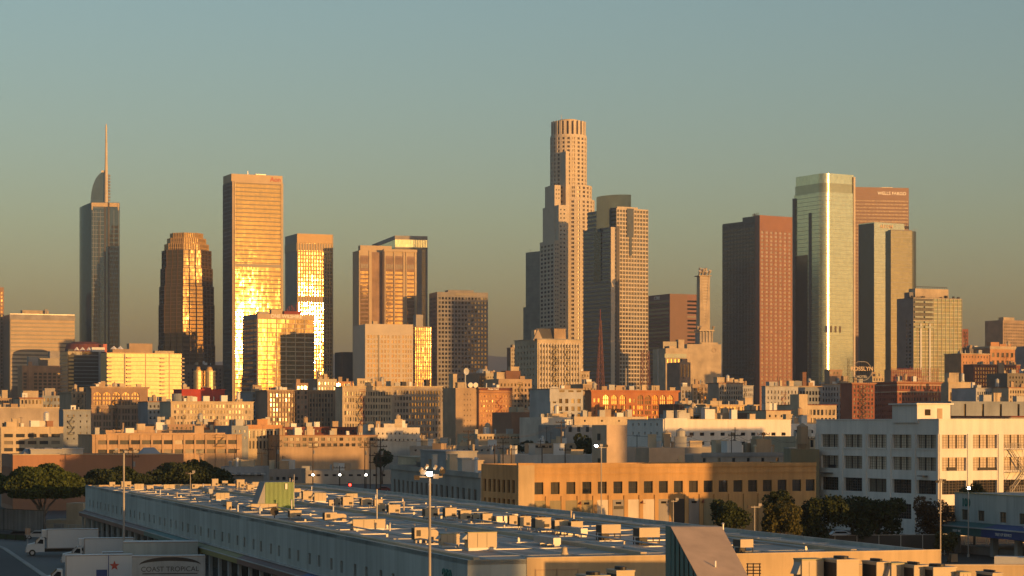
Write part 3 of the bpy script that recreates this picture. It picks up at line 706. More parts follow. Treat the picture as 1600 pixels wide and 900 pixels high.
# gold striped block
b = B('office_building', 'narrow block of bright gold vertical stripes beside the dark grid tower', None, 648, 674, 510.5, 2040, 'office building', th=20, D=24)
b.glassbox(0, b.W, 0, b.D, 0, b.H, 'cw_gold'); m = MB(); f = b.fr('R')
for k in range(10): u = b.W*k/9; m.fbox(f, max(0, u-0.35), min(b.W, u+0.35), 0.003, 0.8, 0, b.H+0.3)
z = b.H
while z > 5: m.fbox(f, 0, b.W, 0.003, 0.25, z-0.9, z); z -= 4
m.build('facade_lattice', 'travertine', b.e)
b.pent(650, 661, 492, 'concrete', 6, 8); 

# dark grid tower
b = B('skyscraper', 'broad grey tower darkened as if in shade, with an even grid of small square windows', 670.5, 683, 762.5, 456, 2120, 'skyscraper', th=16)
b.block(0, b.W, 0, b.D, 0, b.H, 'granite_gray', (bays(0.8, b.W-0.8, 15, 0.62), rows(b.z(464), 4.07, 2.3, 25)), (bays(1, b.D-1, 5, 0.5), rows(b.z(464), 4.07, 2.3, 20)), glass='win_dark', rec=0.6)  # granite chosen dark to stand for the shade on this tower
b.pent(700, 740, 453.5, 'granite_gray', 6, 12); b.done()
m = MB(); f = b.fr('R'); m.fbox(f, b.ux(711), b.ux(745), 0.003, 0.3, b.z(460.5), b.z(457.5)); m.build('top_louver', 'granite_dark', b.e)

# plain slab left of the round tower
b = B('skyscraper', 'plain windowless grey green slab tucked behind the left side of the round crowned tower', 821.5, 846, 856, 392, 2480, 'skyscraper', th=34)
W('slab_gray', (0.24, 0.235, 0.19), rough=0.6, streak=0.1); b.box('wall', 0, b.W, 0, b.D, 0, b.H, 'slab_gray'); b.box('lower_wing', 0.5, b.W, b.D+0.003, b.uy(817), 0, b.z(478), 'slab_gray')
m = MB(); m.tube((2, b.D-6, b.H), (2, b.D-6, b.H+3), 0.2); m.tube((2, b.D-8, b.H+2), (2, b.D-4, b.H+3.4), 0.15); m.build('antenna', 'steel', b.e)
m = MB(); z = b.H-4; f = b.fr('L')
while z > 10: m.fbox(f, 0, b.D, 0.003, 0.1, z-0.35, z); z -= 4
m.build('floor_edge', 'granite_gray', b.e)
bld('office_building', 'small dark stepped block low at the left foot of the round crowned tower group', 792, 798, 815, 543, 1900, 'granite_dark', R=(5, 0.5, 3, 6, 3, 8), glass='win_dark', clut=1, pents=((802, 812, 539, 'granite_dark', 2, 6),))

# round crowned tower (tallest)
Yu = 2260; b = B('skyscraper', 'tallest tower of all, pale stone with a round fluted crown and stepped sides', None, 888, 917, 188, Yu, 'skyscraper', th=23, D=10)
su = Yu/F
def ring_tower(px_c, r_px, yt, yb, parent, ncol, pitch=4.2, glass='win', dy=20):
    r = r_px*su; X0 = (px_c-800)/F*(Yu+dy); p = Matrix.Rotation(-b.th, 2) @ Vector((X0-b.Cx, dy)); cx_, cy_ = p.x, p.y
    z1 = CH+(HZ-yt)*(Yu+dy-r*0.5)/F; z0 = CH+(HZ-yb)*(Yu+dy-r*0.5)/F
    m = MB(); m.cyl(cx_, cy_, r-0.9, z0, z1-0.5, 48); core = m.build('glass_drum', 'cw_bank', parent)
    m = MB(); n = ncol
    for k in range(n):
        a = 2*pi*(k+0.5)/n; hw = 0.28*2*pi/n*0.9
        p4 = [(cx_+rr*cos(a+s_), cy_+rr*sin(a+s_)) for rr, s_ in ((r-1.0, -hw), (r+0.15, -hw), (r+0.15, hw), (r-1.0, hw))]
        m.prism(p4, z0, z1-0.2)
    z = z1
    while z > z0+2.2:
        i = len(m.v); nn = 60
        for rr, zz in ((r, z-1.9), (r, z), (r-1.0, z)):
            m.v += [(cx_+rr*cos(2*pi*k/nn), cy_+rr*sin(2*pi*k/nn), zz) for k in range(nn)]
        for lay in (0, 1):
            for k in range(nn): j = (k+1) % nn; m.f.append((i+lay*nn+k, i+lay*nn+j, i+(lay+1)*nn+j, i+(lay+1)*nn+k)); m.m.append(0)
        z -= pitch
    m.build('stone_lattice', 'bank_stone', parent)
    return cx_, cy_, z0, z1
G('cw_bank', (0.14, 0.11, 0.08), metal=0.25, rough=0.35, tilt=0.03, cell=(2.2, 4.2))
ring_tower(892.5, 36.5, 312, 665+20/su, b.e, 26)
ring_tower(890, 35, 290, 314, b.e, 24)
cx_, cy_, z0_, z1_ = ring_tower(888.3, 28.8, 213, 292, b.e, 22)
m = MB(); r = 27.5*su; zc0, zc1 = z1_, CH+(HZ-190)*(Yu+10)/F; m.cyl(cx_, cy_, r-2.2, zc0, zc1, 40); cr = m.build('crown_drum', 'bronze', b.e)
m = MB()
for k in range(22):
    a = 2*pi*(k+0.3)/22; hw = 0.075; p4 = [(cx_+rr*cos(a+s_), cy_+rr*sin(a+s_)) for rr, s_ in ((r-2.3, -hw), (r, -hw), (r, hw), (r-2.3, hw))]; m.prism(p4, zc0, zc1+0.6)
m.build('crown_fins', 'bank_stone', cr)
m = MB(); m.cyl(cx_, cy_, r+0.6, zc0-1.0, zc0+1.4, 40); m.build('crown_ledge', 'bank_stone', cr)
m = MB(); m.cyl(cx_, cy_, r*0.62, zc1, zc1+2.2, 30); m.cyl(cx_, cy_, r*0.5, zc1+2.2, zc1+2.8, 30); m.tube((cx_-8, cy_, zc1+2), (cx_-8, cy_, zc1+8), 0.2); m.build('roof_drum', 'travertine', cr)
def slab(xl, xc, xr, yt, Y, glassR=False, winL=False, nm='stepped_wing'):
    q = B('helper', 'x', xl, xc, xr, yt, Y, th=23); bpy.data.objects.remove(q.e)
    L_ = Matrix.Rotation(-b.th, 2) @ Vector((q.Cx-b.Cx, q.Cy-b.Cy)); x0, y0 = L_.x, L_.y
    o = b.box(nm, x0, x0+q.W, y0, y0+q.D, 0, q.H, 'bank_stone')
    m = MB(); f = b.fr('R', x0, y0)
    if glassR:
        z = q.H-4
        for k in range(glassR):
            for (a, c_) in bays(0.5, q.W-0.5, 2, 0.42): m.fbox(f, a, c_, 0.003, 0.06, z-1.5, z)
            z -= 4.2
        m.build('window_row', 'win_dark', o)
    m = MB(); f = b.fr('L', x0, y0); z = q.H-4
    if winL:
        while z > 40:
            for (a, c_) in bays(1, q.D-1, 4, 0.55): m.fbox(f, a, c_, 0.003, 0.06, z-2.2, z)
            z -= 4.2
        m.build('window_row', 'win_dark', o)
    return q
slab(859.5, 884, 889, 236, Yu-8, nm='upper_panel'); slab(851.5, 866.5, 876, 289, Yu-12, 3); slab(848, 873, 885, 320, Yu-20, 60); slab(843.5, 866, 874, 375, Yu-26, 45, True)

W('crown_blue', (0.05, 0.09, 0.115), rough=0.75, streak=0.1)
# banded glass tower with curved blue crown
b = B('skyscraper', 'grey banded tower with curved blue glass crown right of the round crowned tower', 918, 963, 1012.5, 325, 2132, 'skyscraper', th=30)
G('cw_gas', (0.22, 0.19, 0.14), metal=0.6, rough=0.08, tilt=0.035, cell=(2.6, 3.9)); G('cw_gas_shaded', (0.12, 0.13, 0.14), metal=0.5, rough=0.12, tilt=0.01, cell=(2.6, 3.9))  # second glass is a darker copy with the left side's shade in it
b.glassbox(0, b.W, 0, b.D, 0, b.H, 'cw_gas'); f = b.fr('R'); fl = b.fr('L')
b.grid('R', 0, 0, 0, b.W, 0, b.H, 11, 3.95, 0.75, 1.35, 'bank_stone', 0.35)
m = MB(); z = b.H-0.5
while z > 8: m.fbox(fl, 0, b.D, 0.003, 0.3, z-2.1, z); z -= 3.95
m.build('side_bands', 'granite_gray', b.e)
b.box('lower_wing', b.ux(954, -5), -0.003, -5, b.D*0.85, 0, b.z(356), 'cw_gas_shaded')
xa = b.ux(954, -5)
m = MB(); z = b.z(356); fq = b.fr('L', xa, -5); fr_ = b.fr('R', xa, -5)
while z > 8: m.fbox(fq, 0, b.D*0.85+5, 0.003, 0.3, z-1.9, z); m.fbox(fr_, 0.3, -xa-0.3, 0.003, 0.3, z-1.7, z); z -= 3.95
m.build('wing_bands', 'granite_gray', b.e)
m = MB(); m.fbox(fr_, 0, (-xa)*0.45, 0.31, 0.7, 0, b.z(356)); m.build('painted_lit_corner', 'bank_stone', b.e)  # pale stone strip painted on as the sunlit edge of the wing
m = MB(); m.fbox(b.fr('R', xa, -5), (-xa)*0.62, -xa, 0.31, 0.8, 0, b.z(356)+1); m.build('painted_corner_shadow', 'granite_dark', b.e)  # dark strip painted in as the shadow between wing and tower
m = MB(); m.fbox(f, b.ux(979), b.ux(989.5), 0.5, 0.9, b.z(370), b.H+0.2); m.fbox(f, b.ux(982.5), b.ux(986.5), 0.5, 0.9, b.z(398), b.z(370)); m.build('dark_slot', 'cw_gas_shaded', b.e)
m = MB(); m.fbox(fq, b.uy(940, xa)+5, b.uy(929, xa)+5, 0.31, 0.8, b.z(438), b.z(356)); m.build('dark_slot', 'cw_dark', b.e)
m = MB(); n = 14; c0 = Vector((b.W*0.33, b.D*0.45))
ua = b.ux(932, 14); ub = b.ux(986, 14)
P = [(ua+(ub-ua)*k/n, 14-5.5*sin(pi*k/n)) for k in range(n+1)]; P2 = [(x, 14+9*sin(pi*k/n)) for k, (x, y) in enumerate(P)]
poly = P+P2[::-1][1:-1]
zA, zB = b.z(310, 0, 14), b.z(302, 0, 14)
m.prism(poly, b.z(362), zB, z1f=lambda x, y: zA+(zB-zA)*min(1, max(0, (x-ua)/(ub-ua)))**0.5); m.build('curved_crown', 'crown_blue', b.e)
m = MB(); m.fbox(f, b.ux(964), b.ux(996), -0.5, 0.6, b.H, b.z(322.5)); m.build('roof_edge', 'bank_stone', b.e)

# red brown block behind
b = B('office_building', 'dark red banded block with white letters, behind the lettered concrete tower', 1012, 1046, 1094, 459, 2350, 'office building', th=27)
b.box('wall', 0, b.W, 0, b.D, 0, b.H, 'granite_wine'); f = b.fr('R'); fl = b.fr('L')
m = MB(); m.fbox(f, -0.2, b.ux(1073), 0.003, 1.2, 0, b.H); m.build('plain_pier', 'granite_red', b.e)
m = MB(); z = b.z(468.5)
m2 = MB()
while z > 8: m.fbox(fl, 1, b.D, 0.003, 0.1, z-2.0, z); m2.fbox(f, b.ux(1074), b.W-0.5, 0.003, 0.1, z-2.0, z); z -= 4.1
m.build('glazing_band', 'win_dark', b.e); m2.build('glazing_band', 'win_dark', b.e)
b.sign('CBRE', 'L', b.uy(1027), b.z(466.5), 5.2, 'sign_white', w=0.3, bold=0.05)

# telephone building with slender tower
b = B('telecom_building', 'windowless orange lit concrete block carrying a slender tower topped with horn dishes', None, 1073.5, 1127, 537.5, 2020, 'building', th=16)
b.box('wall', 0, b.W, 0, b.D, 0, b.H, 'cream'); b.box('upper_step', b.ux(1096, 3), b.ux(1122, 3), 3, 12, b.H, b.z(534.5), 'cream')
m = MB(); x = b.ux(1115.5); z = b.z(547)
for k in range(16):
    a0, a1 = 2*pi*k/16, 2*pi*(k+1)/16
    m.tube((x+1.9*cos(a0), -0.15, z+1.9*sin(a0)), (x+1.9*cos(a1), -0.15, z+1.9*sin(a1)), 0.22, 4)
m.build('logo_ring', 'tan', b.e)
tx0, tx1 = b.ux(1093.5, 5), b.ux(1113, 5); tw = tx1-tx0; zb0, zb1 = b.H, b.z(515, 0, 5)
t = b.box('tower_base', tx0, tx1, 5, 5+tw, zb0, zb1-2, 'concrete')
m = MB()
for k in range(5): u = tx0+tw*k/4; m.box(max(tx0-0.2, u-0.5), min(tx1+0.2, u+0.5), 4.2, 4.997, zb0, zb1)
m.box(tx0-1, tx1+1.5, 3.4, 5+tw, zb1-1.2, zb1); m.build('base_fins', 'cream', t)
sx0, sx1 = b.ux(1093.5, 6), b.ux(1109, 6); zs0, zs1 = zb1, b.z(431, 0, 6); sw = sx1-sx0; sy = 6; cx_, cy_ = (sx0+sx1)/2, sy+sw/2
m = MB(); i = 0
hb, ht = sw/2, sw/2*0.88
m.v += [(cx_+a*h, cy_+c_*h, z) for h, z in ((hb, zs0), (ht, zs1)) for a, c_ in ((-1,-1),(1,-1),(1,1),(-1,1))]
for q in ((0,1,5,4),(1,2,6,5),(2,3,7,6),(3,0,4,7),(4,5,6,7)): m.f.append(q); m.m.append(0)
sh = m.build('tower_shaft', 'cream', b.e)
m = MB(); y = cy_-hb-0.25
xt = ht*1.05
m.face([(cx_-hb*1.02, y, zs0), (cx_+hb*1.02, y, zs0), (cx_+0.3, y, zs0+2), (cx_-0.3, y, zs0+2)])
m.face([(cx_-hb*1.02, y, zs0), (cx_-0.2, y, zs0+3), (cx_-xt*0.82, y, zs1), (cx_-xt*1.1, y, zs1)])
m.face([(cx_+0.2, y, zs0+3), (cx_+hb*1.02, y, zs0), (cx_+xt*1.1, y, zs1), (cx_+xt*0.82, y, zs1)])
m.build('v_fins', 'cream', sh)
m = MB(); z = zs0+8
while z < zs1-1: t_ = (z-zs0)/(zs1-zs0); m.box(cx_-xt*0.8*t_, cx_+xt*0.8*t_, y+0.02, y+0.15, z, z+1.2); z += 2.6
m.build('louver_slats', 'bank_stone', sh)
m = MB(); m.box(cx_-hb*1.25, cx_+hb*1.25, cy_-hb*1.25, cy_+hb*1.25, zs1, zs1+0.8); pl = m.build('top_platform', 'cream', b.e)
m = MB()
for k, (dx, dz) in enumerate(((-0.95, 1.6), (-0.3, 3.6), (0.3, 1.3), (0.95, 2.2))): m.tube((cx_+dx*hb, cy_-hb*0.4, zs1+0.8), (cx_+dx*hb*1.05, cy_-hb*1.2, zs1+dz+3.0), 0.5, 8, 1.5)
for dx in (-0.7, 0.75): m.tube((cx_+dx*hb, cy_+hb*0.4, zs1+0.8), (cx_+dx*hb*0.8, cy_, zs1+8.0), 0.4, 8, 1.3)
m.cyl(cx_, cy_, 1.8, zs1+0.8, zs1+6.5, 8); m.build('horn_dish', 'bank_stone', pl)
m = MB()
for dx in (-8.2, -5.8, 6.4): m.tube((tx0+tw/2+dx, 4.5, zb1), (tx0+tw/2+dx*1.05, 3.4, zb1+3.2), 0.3, 8, 1.5)
m.build('horn_dish', 'cream', t)

# annex beside
b = B('office_building', 'angular annex with bright yellow piers and green band left of the windowless concrete block', 1020, 1040, 1074, 544, 1960, 'building', th=20)
b.block(0, b.W, 0, b.D, 0, b.H, 'cream', (bays(0.5, b.ux(1064), 4, 0.35), rows(b.z(561), 30, 28, 1)), None, glass='win_gold', rec=0.5)
m = MB(); m.fbox(b.fr('R'), b.ux(1038), b.ux(1072), 0.003, 0.8, b.z(559), b.z(553)); m.fbox(b.fr('R'), b.ux(1038), b.ux(1072), 0.8, 1.1, b.z(553.6), b.z(552.6)); m.build('green_band', 'fin_green', b.e)
b.pent(1060, 1073, 531, 'cream', 6, 6); b.pent(1036, 1060, 534, 'granite_dark', 8, 8); b.pent(1046, 1055, 541, 'cream', 2, 4); b.done()
b = bld('commercial_building', 'small pink brick front with tall arches at the foot of the windowless concrete block', None, 1062, 1079, 566, 1900, 'pink_stone', R=(3, 0.45, 3, 24, 20, 1), glass='win_dark', clut=0, pents=((1066, 1074, 561, 'pink_stone', 1, 4),))

# brown granite tower
W('granite_sunlit', (0.27, 0.125, 0.072), rough=0.5, var=0.08, streak=0.1); G('win_pink', (0.62, 0.46, 0.34), metal=0.6, rough=0.15, tilt=0.006)  # orange sunlight on the right face put into its granite colour
b = B('skyscraper', 'brown granite tower with orange lit right face of square windows and a raised roof step', 1129, 1187, 1238, 336, 2400, 'skyscraper', th=33)
xa = b.uy(1181)
b.block(0, b.W, 0, 8, 0, b.H, 'granite_sunlit', (bays(0.5, b.W-0.5, 7, 0.56), rows(b.z(361), 4.28, 2.5, 48)), None, glass='win_pink', rec=0.3)
b.box('wall', 0, b.W, 8.003, b.D, 0, b.z(344, 0, 8), 'granite_dark')
b.box('roof_step', 0.5, b.W, 8.003, 30, b.z(344, 0, 8), b.H-0.5, 'granite_dark')
b.grid('L', 0, 8, 0, b.D-8, 0, b.z(346, 0, 8), 22, 4.28, 0.5, 1.9, 'granite_dark', 0.25)
m = MB(); m.fbox(b.fr('L'), 8.2, b.D-0.2, 0.003, 0.1, 5, b.z(352, 0, 8)); m.build('glass_facade', 'cw_bronze', b.e)
m = MB()
for k in range(9): x = 2+k*0.9; m.tube((x, 14, b.H-1), (x+rnd.uniform(-1, 1), 14, b.H+rnd.uniform(2, 4.5)), 0.3)
m.build('roof_mast', 'trim_dark', b.e); b.done()

# pale green glass tower with a rounded corner
G('cw_cream', (0.72, 0.76, 0.54), metal=0.8, rough=0.2, tilt=0.004, cell=(1.5, 4.1)); G('cw_band', (0.46, 0.48, 0.33), metal=0.7, rough=0.25, tilt=0.004, cell=(1.5, 4.1))
b = B('skyscraper', 'tall pale green glass tower with a rounded bright corner, highest of the right hand group', 1237.5, 1287, 1335.5, 270, 2250, 'skyscraper', th=31)
def rounded(w_, d_, r_, n=10, x0=0, y0=0): return [(x0+r_-r_*sin(pi/2*(1-k/n)), y0+r_-r_*cos(pi/2*(1-k/n))) for k in range(n+1)]+[(x0+w_, y0), (x0+w_, y0+d_), (x0, y0+d_)]
zt = b.z(299)
def sm_prism(poly, z0, z1, name, mat, n=10):
    m = MB(); m.prism(poly, z0, z1); return m.build(name, mat, b.e)
sm_prism(rounded(b.W, b.D*0.93, 8), 0, zt, 'glass_facade', 'cw_cream')
sm_prism(rounded(b.W-1.5, b.D*0.9, 8, 10, 0.8, 0.8), zt, b.z(285), 'setback_band', 'cw_band')
sm_prism(rounded(b.W-1.5, b.D*0.88, 8, 10, 0.8, 0.8), b.z(285), b.H, 'glass_crown', 'cw_cream')
m = MB(); z = zt-0.3
while z > 8: m.prism(rounded(b.W+0.16, b.D*0.93, 8, 10, -0.08, -0.08), z-0.35, z, top=False); z -= 4.15
m.build('floor_edge', 'fin_green', b.e)
f = b.fr('R'); fl = b.fr('L')
m = MB(); m.fbox(f, b.W-2.0, b.W+0.3, 0.003, 0.7, 0, b.H-2); m.build('corner_fin', 'bank_stone', b.e)
m = MB(); m.fbox(fl, b.uy(1268), b.uy(1264), 0.1, 0.5, 0, b.z(330)); m.build('dark_slot', 'granite_dark', b.e)
m = MB(); m.fbox(fl, b.uy(1262), b.D*0.93, 0.1, 0.4, 0, b.z(396)); m.build('side_panel', 'cw_bronze', b.e)
m = MB()
for p_ in (1291.5, 1298.5, 1305.5, 1312.5): u = b.ux(p_); m.fbox(f, u-1.1, u+1.1, 0.1, 0.35, b.z(519), b.z(509))
m.build('louver_slot', 'bronze', b.e)
m = MB(); m.box(-1.5, -0.003, b.D*0.93-3, b.D*0.93+1, 0, b.z(304)); m.build('back_fin', 'granite_dark', b.e)

# red slab with letters
b = B('skyscraper', 'plain red granite slab with white bank lettering near its top right', None, 1331, 1420, 292, 2720, 'skyscraper', th=10)
b.box('wall', 0, b.W, 0, b.D, 0, b.H, 'granite_red'); f = b.fr('R')
m = MB(); z = b.z(312)
while z > 10: m.fbox(f, 1, b.W-1, 0.003, 0.05, z-1.9, z); z -= 4.2
m.build('glass_facade', 'cw_red', b.e) if G('cw_red', (0.09, 0.045, 0.032), metal=0.1, rough=0.3, tilt=0.01, cell=(1.5, 4.2)) else None
m = MB()
for k in range(42): u = 1+(b.W-2)*k/41; m.fbox(f, u-0.2, u+0.2, 0.051, 0.2, 5, b.z(311))
m.build('mullion', 'granite_red', b.e)
b.sign('WELLS FARGO', 'R', b.ux(1393.5), b.z(303.5), 5.6, 'sign_white', w=0.3, bold=0.07)
m = MB(); m.box(b.W*0.55, b.W*0.75, 6, 9, b.H, b.H+1.0); m.tube((b.W*0.65, 7, b.H), (b.W*0.72, 7, b.H+2.6), 0.2); m.build('window_washing_rig', 'steel', b.e)

# angular pale glass tower with letters
b = B('skyscraper', 'angular glass tower, dark sky reflection coloured into left face, pale yellow right face, faint letters', 1341.5, 1366, 1413, 347, 2500, 'skyscraper', th=31)
b.glassbox(0, b.W, 0, b.D, 0, b.H, 'cw_pale'); m = MB(); fl = b.fr('L'); f = b.fr('R'); m.fbox(fl, 0, b.D, 0.003, 0.1, 0, b.H-1); m.build('side_glass', 'cw_dark', b.e)  # left glass tinted dark to hold the reflection of the dark sky
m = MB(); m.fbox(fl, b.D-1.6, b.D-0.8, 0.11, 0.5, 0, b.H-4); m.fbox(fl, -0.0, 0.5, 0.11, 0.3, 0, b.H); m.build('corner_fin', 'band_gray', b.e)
m = MB(); z = b.z(357)
while z > 8: m.fbox(f, 0, b.W, 0.003, 0.06, z-0.3, z); z -= 4.1
m.build('floor_edge', 'fin_green', b.e)
b.sign('AECOM', 'R', b.ux(1385), b.z(355.5), 5.4, 'sign_tan', w=0.25, bold=0.06)
m = MB()
for q in (1413, 1416, 1419): x = b.ux(q, 6); m.tube((x, 6, b.H-4), (x, 6, b.H+1), 0.3); m.box(x-0.8, x+0.8, 5.5, 6.5, b.H-5, b.H-1.5)
m.build('antenna', 'trim_dark', b.e); b.box('back_wing', b.W, b.ux(1421, 6), 2, b.D, 0, b.z(356), 'granite_wine')

# grey green rounded tower
b = B('skyscraper', 'smooth grey green glass tower with a dark rounded right corner beside the lettered glass tower', 1383.5, 1392, 1437.5, 360, 2420, 'skyscraper', th=20)
rr = 9.0; wW = b.W-1.0
poly = [(0, 0), (wW-rr, 0)]+[(wW-rr+rr*sin(pi/2*k/8), rr-rr*cos(pi/2*k/8)) for k in range(1, 9)]+[(wW, b.D), (0, b.D)]
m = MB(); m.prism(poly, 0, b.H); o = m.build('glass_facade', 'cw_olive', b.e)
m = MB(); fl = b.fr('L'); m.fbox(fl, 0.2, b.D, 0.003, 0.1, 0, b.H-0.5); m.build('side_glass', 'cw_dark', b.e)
m = MB(); z = b.H-3; f = b.fr('R')
while z > 8: m.fbox(f, 0, wW-rr, 0.003, 0.06, z-0.3, z); z -= 4.1
m.build('floor_edge', 'band_gray', b.e)
m = MB()
for q in (1427, 1430, 1433): x = b.ux(q, 4); m.tube((x, 4, b.H), (x, 4, b.H+3), 0.14); m.tube((x-0.6, 4, b.H+2), (x+0.6, 4, b.H+2.6), 0.1)
m.build('antenna', 'pole_gray', b.e); b.box('coping', -0.3, wW-rr, -0.3, 6, b.H, b.H+0.8, 'granite_gray')

# residential tower
b = B('apartment_tower', 'green glass apartment tower with pale grid and cream penthouse at the right', 1401.5, 1427, 1503, 465, 1980, 'apartment tower', th=25)
b.glassbox(0, b.W, 0, b.D, 0, b.H, 'cw_resi'); b.grid('R', 0, 0, 0, b.W, 0, b.H, 12, 3.32, 0.35, 0.55, 'bank_stone', 0.3)
f = b.fr('R'); fl = b.fr('L')
m = MB(); m.fbox(f, b.ux(1437), b.ux(1439.5), 0.43, 0.9, 0, b.z(505)); m.fbox(f, b.ux(1451), b.ux(1453.5), 0.43, 0.9, 0, b.z(505)); m.build('white_fin', 'white_paint', b.e)
m = MB()
for k in range(6):
    z = b.z(466.5)-k*3.32*0.999*1.35
    for p0, p1 in ((1428, 1441), (1443.5, 1457)): m.fbox(f, b.ux(p0), b.ux(p1), 0.43, 1.9, z-3.6, z-2.2)
m.build('balconies', 'fin_green', b.e)
m = MB(); m.fbox(f, b.ux(1428), b.ux(1457), 0.3, 0.42, b.z(500), b.z(466)); m.build('balcony_recess', 'win_dark', b.e)
m = MB(); m.fbox(fl, 0, b.D, 0.003, 0.15, 0, b.H); m.build('side_wall', 'granite_gray', b.e)
m = MB(); z = b.z(500)
while z > 8: m.fbox(fl, 3, 6, 0.16, 0.22, z-1.8, z); m.fbox(fl, 9, 10.5, 0.16, 0.22, z-1.8, z); z -= 3.32
m.build('side_windows', 'win_dark', b.e)
x0, x1 = b.ux(1430, 4), b.ux(1482, 4); o = b.box('penthouse', x0, x1, 4, 14, b.H, b.z(450), 'cream')
b.box('penthouse_step', b.ux(1421, 6), x0-0.01, 6, 14, b.H, b.z(456), 'granite_gray')
m = MB()
for k in range(14): x = x0+1+(x1-x0-2)*k/13; m.box(x, x+0.25, 5, 5.25, b.z(450), b.z(446.5))
m.box(x0+1, x1-1, 5, 5.3, b.z(447.2), b.z(446.5)); m.build('roof_frame', 'wood_pole', o)
m = MB(); m.box(b.ux(1422), b.ux(1500), 0.5, 3.9, b.H, b.H+0.4)
for q in (1424, 1433, 1441, 1470, 1478, 1489, 1496): x = b.ux(q, 2); m.box(x, x+rnd.uniform(1, 3), 1.5, 3, b.H, b.H+rnd.uniform(1, 3.2))
m.build('roof_terrace', 'trim_dark', b.e)

# right edge group far
b = bld('office_building', 'slim red brick slab just right of the green glass apartment tower', None, 1500, 1513, 514, 2100, 'brick_red', R=(3, 0.5, 4, 5.6, 3, 8), clut=0)
b = bld('office_building', 'tan and grey office block standing alone on the skyline at the far right', 1539, 1567, 1612, 500, 2500, 'tan', R=(16, 0.55, 5, 4.9, 2.4, 16), glass='win_soft', clut=0, th=31, pents=((1568, 1585, 496, 'cream', 3, 8),))
b = bld('office_building', 'dark grey shaded block at the right frame edge in front of the tan skyline block', 1583, 1604, 1640, 541, 2200, 'blue_gray', R=(5, 0.5, 5, 6, 3, 8), clut=0, glass='win_dark')
b = bld('office_building', 'low dark block with white roof balls right of the green glass apartment tower', None, 1515, 1541, 543, 2080, 'granite_dark', R=(6, 0.4, 6, 6, 3, 5), clut=3, glass='win_dark')
b = bld('deco_building', 'ornate orange lit building with stepped crown at the right below the skyline block', None, 1547, 1586, 541, 1850, 'dusty_orange', R=(5, 0.5, 10, 12, 7, 4), glass='win_dark', clut=2, pents=((1548, 1561, 535, 'dusty_orange', 1, 5), (1562, 1580, 538, 'dusty_orange', 3, 5)), cor=(3, 0.8, 'cream'))
b = bld('commercial_building', 'long plain orange lit block right of the green glass apartment tower', None, 1502, 1546, 552, 1800, 'dusty_orange', R=(9, 0.3, 4, 9, 3, 3), clut=3, cor=(1, 0.6, 'cream'))

# ------------------------------------------------------------------ old town blocks, back row to front row
def arch_bay(m, f, ua, ub, zs, zt, w=0.0, n=8, mi=0):
    """fills the corners above a round arch head: spring at zs, wall top at zt"""
    r = (ub-ua)/2; c = (ua+ub)/2
    pts = [(c-r*cos(pi*k/n), zs+min(zt-zs-0.05, r)*sin(pi*k/n)) for k in range(n+1)]
    for (u0, z0), (u1, z1) in zip(pts, pts[1:]): m.face([f(u0, w, z0), f(u1, w, z1), f(u1, w, zt), f(u0, w, zt)], mi)

# back row
bld('office_building', 'small tan block with windows at the photo edge under the banded office block', None, -20, 18, 622, 1500, 'tan', R=(10, 0.5, 3, 10, 5, 4), glass='win', clut=3, pents=((3, 12, 610, 'cream', 2, 4),))
bld('office_building', 'cream block with six framed windows and pale roof box above the blank tan wall', None, 31, 67, 621, 1450, 'cream', R=(6, 0.5, 4, 11, 6, 3), glass='win_dark', clut=2, cor=(1.5, 0.6, 'brown_wall'), pents=((36, 60, 611, 'cream', 3, 6),))
bld('office_building', 'grey shaded block with arched top between cream block and dark tall wall', None, 66, 95, 618, 1470, 'blue_gray', R=(5, 0.5, 4, 10, 5, 5), glass='win_dark', clut=3, pents=((70, 86, 607, 'concrete', 5, 7),))
bld('apartment_block', 'tall blank grey side wall with narrow lit tan front and fire stairs beside arched block', 93, 112, 133, 612, 1330, 'tan', R=(3, 0.42, 4, 8.6, 5, 9), glass='win', clut=3, cor=(2, 0.7, 'tan'), fe=(123, 10, 8.6, 8), pents=((124, 136, 606, 'cream', 3, 5),))

# arched ornate block
b = B('arcade_building', 'brown ornate block with five tall arches under its cornice, left of the tan blank block', 134, 143, 231, 604, 1280, 'building', th=23)
px = b.px; u0, u1 = b.ux(145), b.ux(219)
cols = []
for (a, c) in bays(u0, u1, 5, 0.86):
    cols += [(a+(c-a)*(k+0.14)/3, a+(c-a)*(k+0.86)/3) for k in range(3)]
m = MB(); H = b.H; zA = H-29*px; zB = H-8.5*px
b.wall(m, 'R', 0, 0, 0, b.W, 0, zA, cols+bays(b.ux(220.5), b.W-0.2, 2, 0.5), rows(H-35*px, 10*px, 6.8*px, 7), 0.45, 'win_soft')
f = b.fr('R')
ucur = 0
for (a, c) in bays(u0, u1, 5, 0.86):
    m.face([f(ucur, 0, zA), f(a, 0, zA), f(a, 0, H), f(ucur, 0, H)]); ucur = c
    m.face([f(a, 0, zB), f(c, 0, zB), f(c, 0, H), f(a, 0, H)]); arch_bay(m, f, a, c, zB-(c-a)/2, zB, 0)
    for uu in (a, c): m.face([f(uu, 0, zA), f(uu, -0.7, zA), f(uu, -0.7, zB), f(uu, 0, zB)])
    for k in (1, 2): uu = a+(c-a)*k/3; m.fbox(f, uu-0.25, uu+0.25, -0.69, -0.25, zA, zB-0.6)
    for zz in (zA+6*px, zA+12.5*px): m.fbox(f, a, c, -0.69, -0.35, zz, zz+1.1)
    b.add_window('R', 0, 0, (a+c)/2, -0.7, zA, c-a, zB-zA, 'win_soft', name='arch_window')
m.face([f(ucur, 0, zA), f(b.W, 0, zA), f(b.W, 0, H), f(ucur, 0, H)])
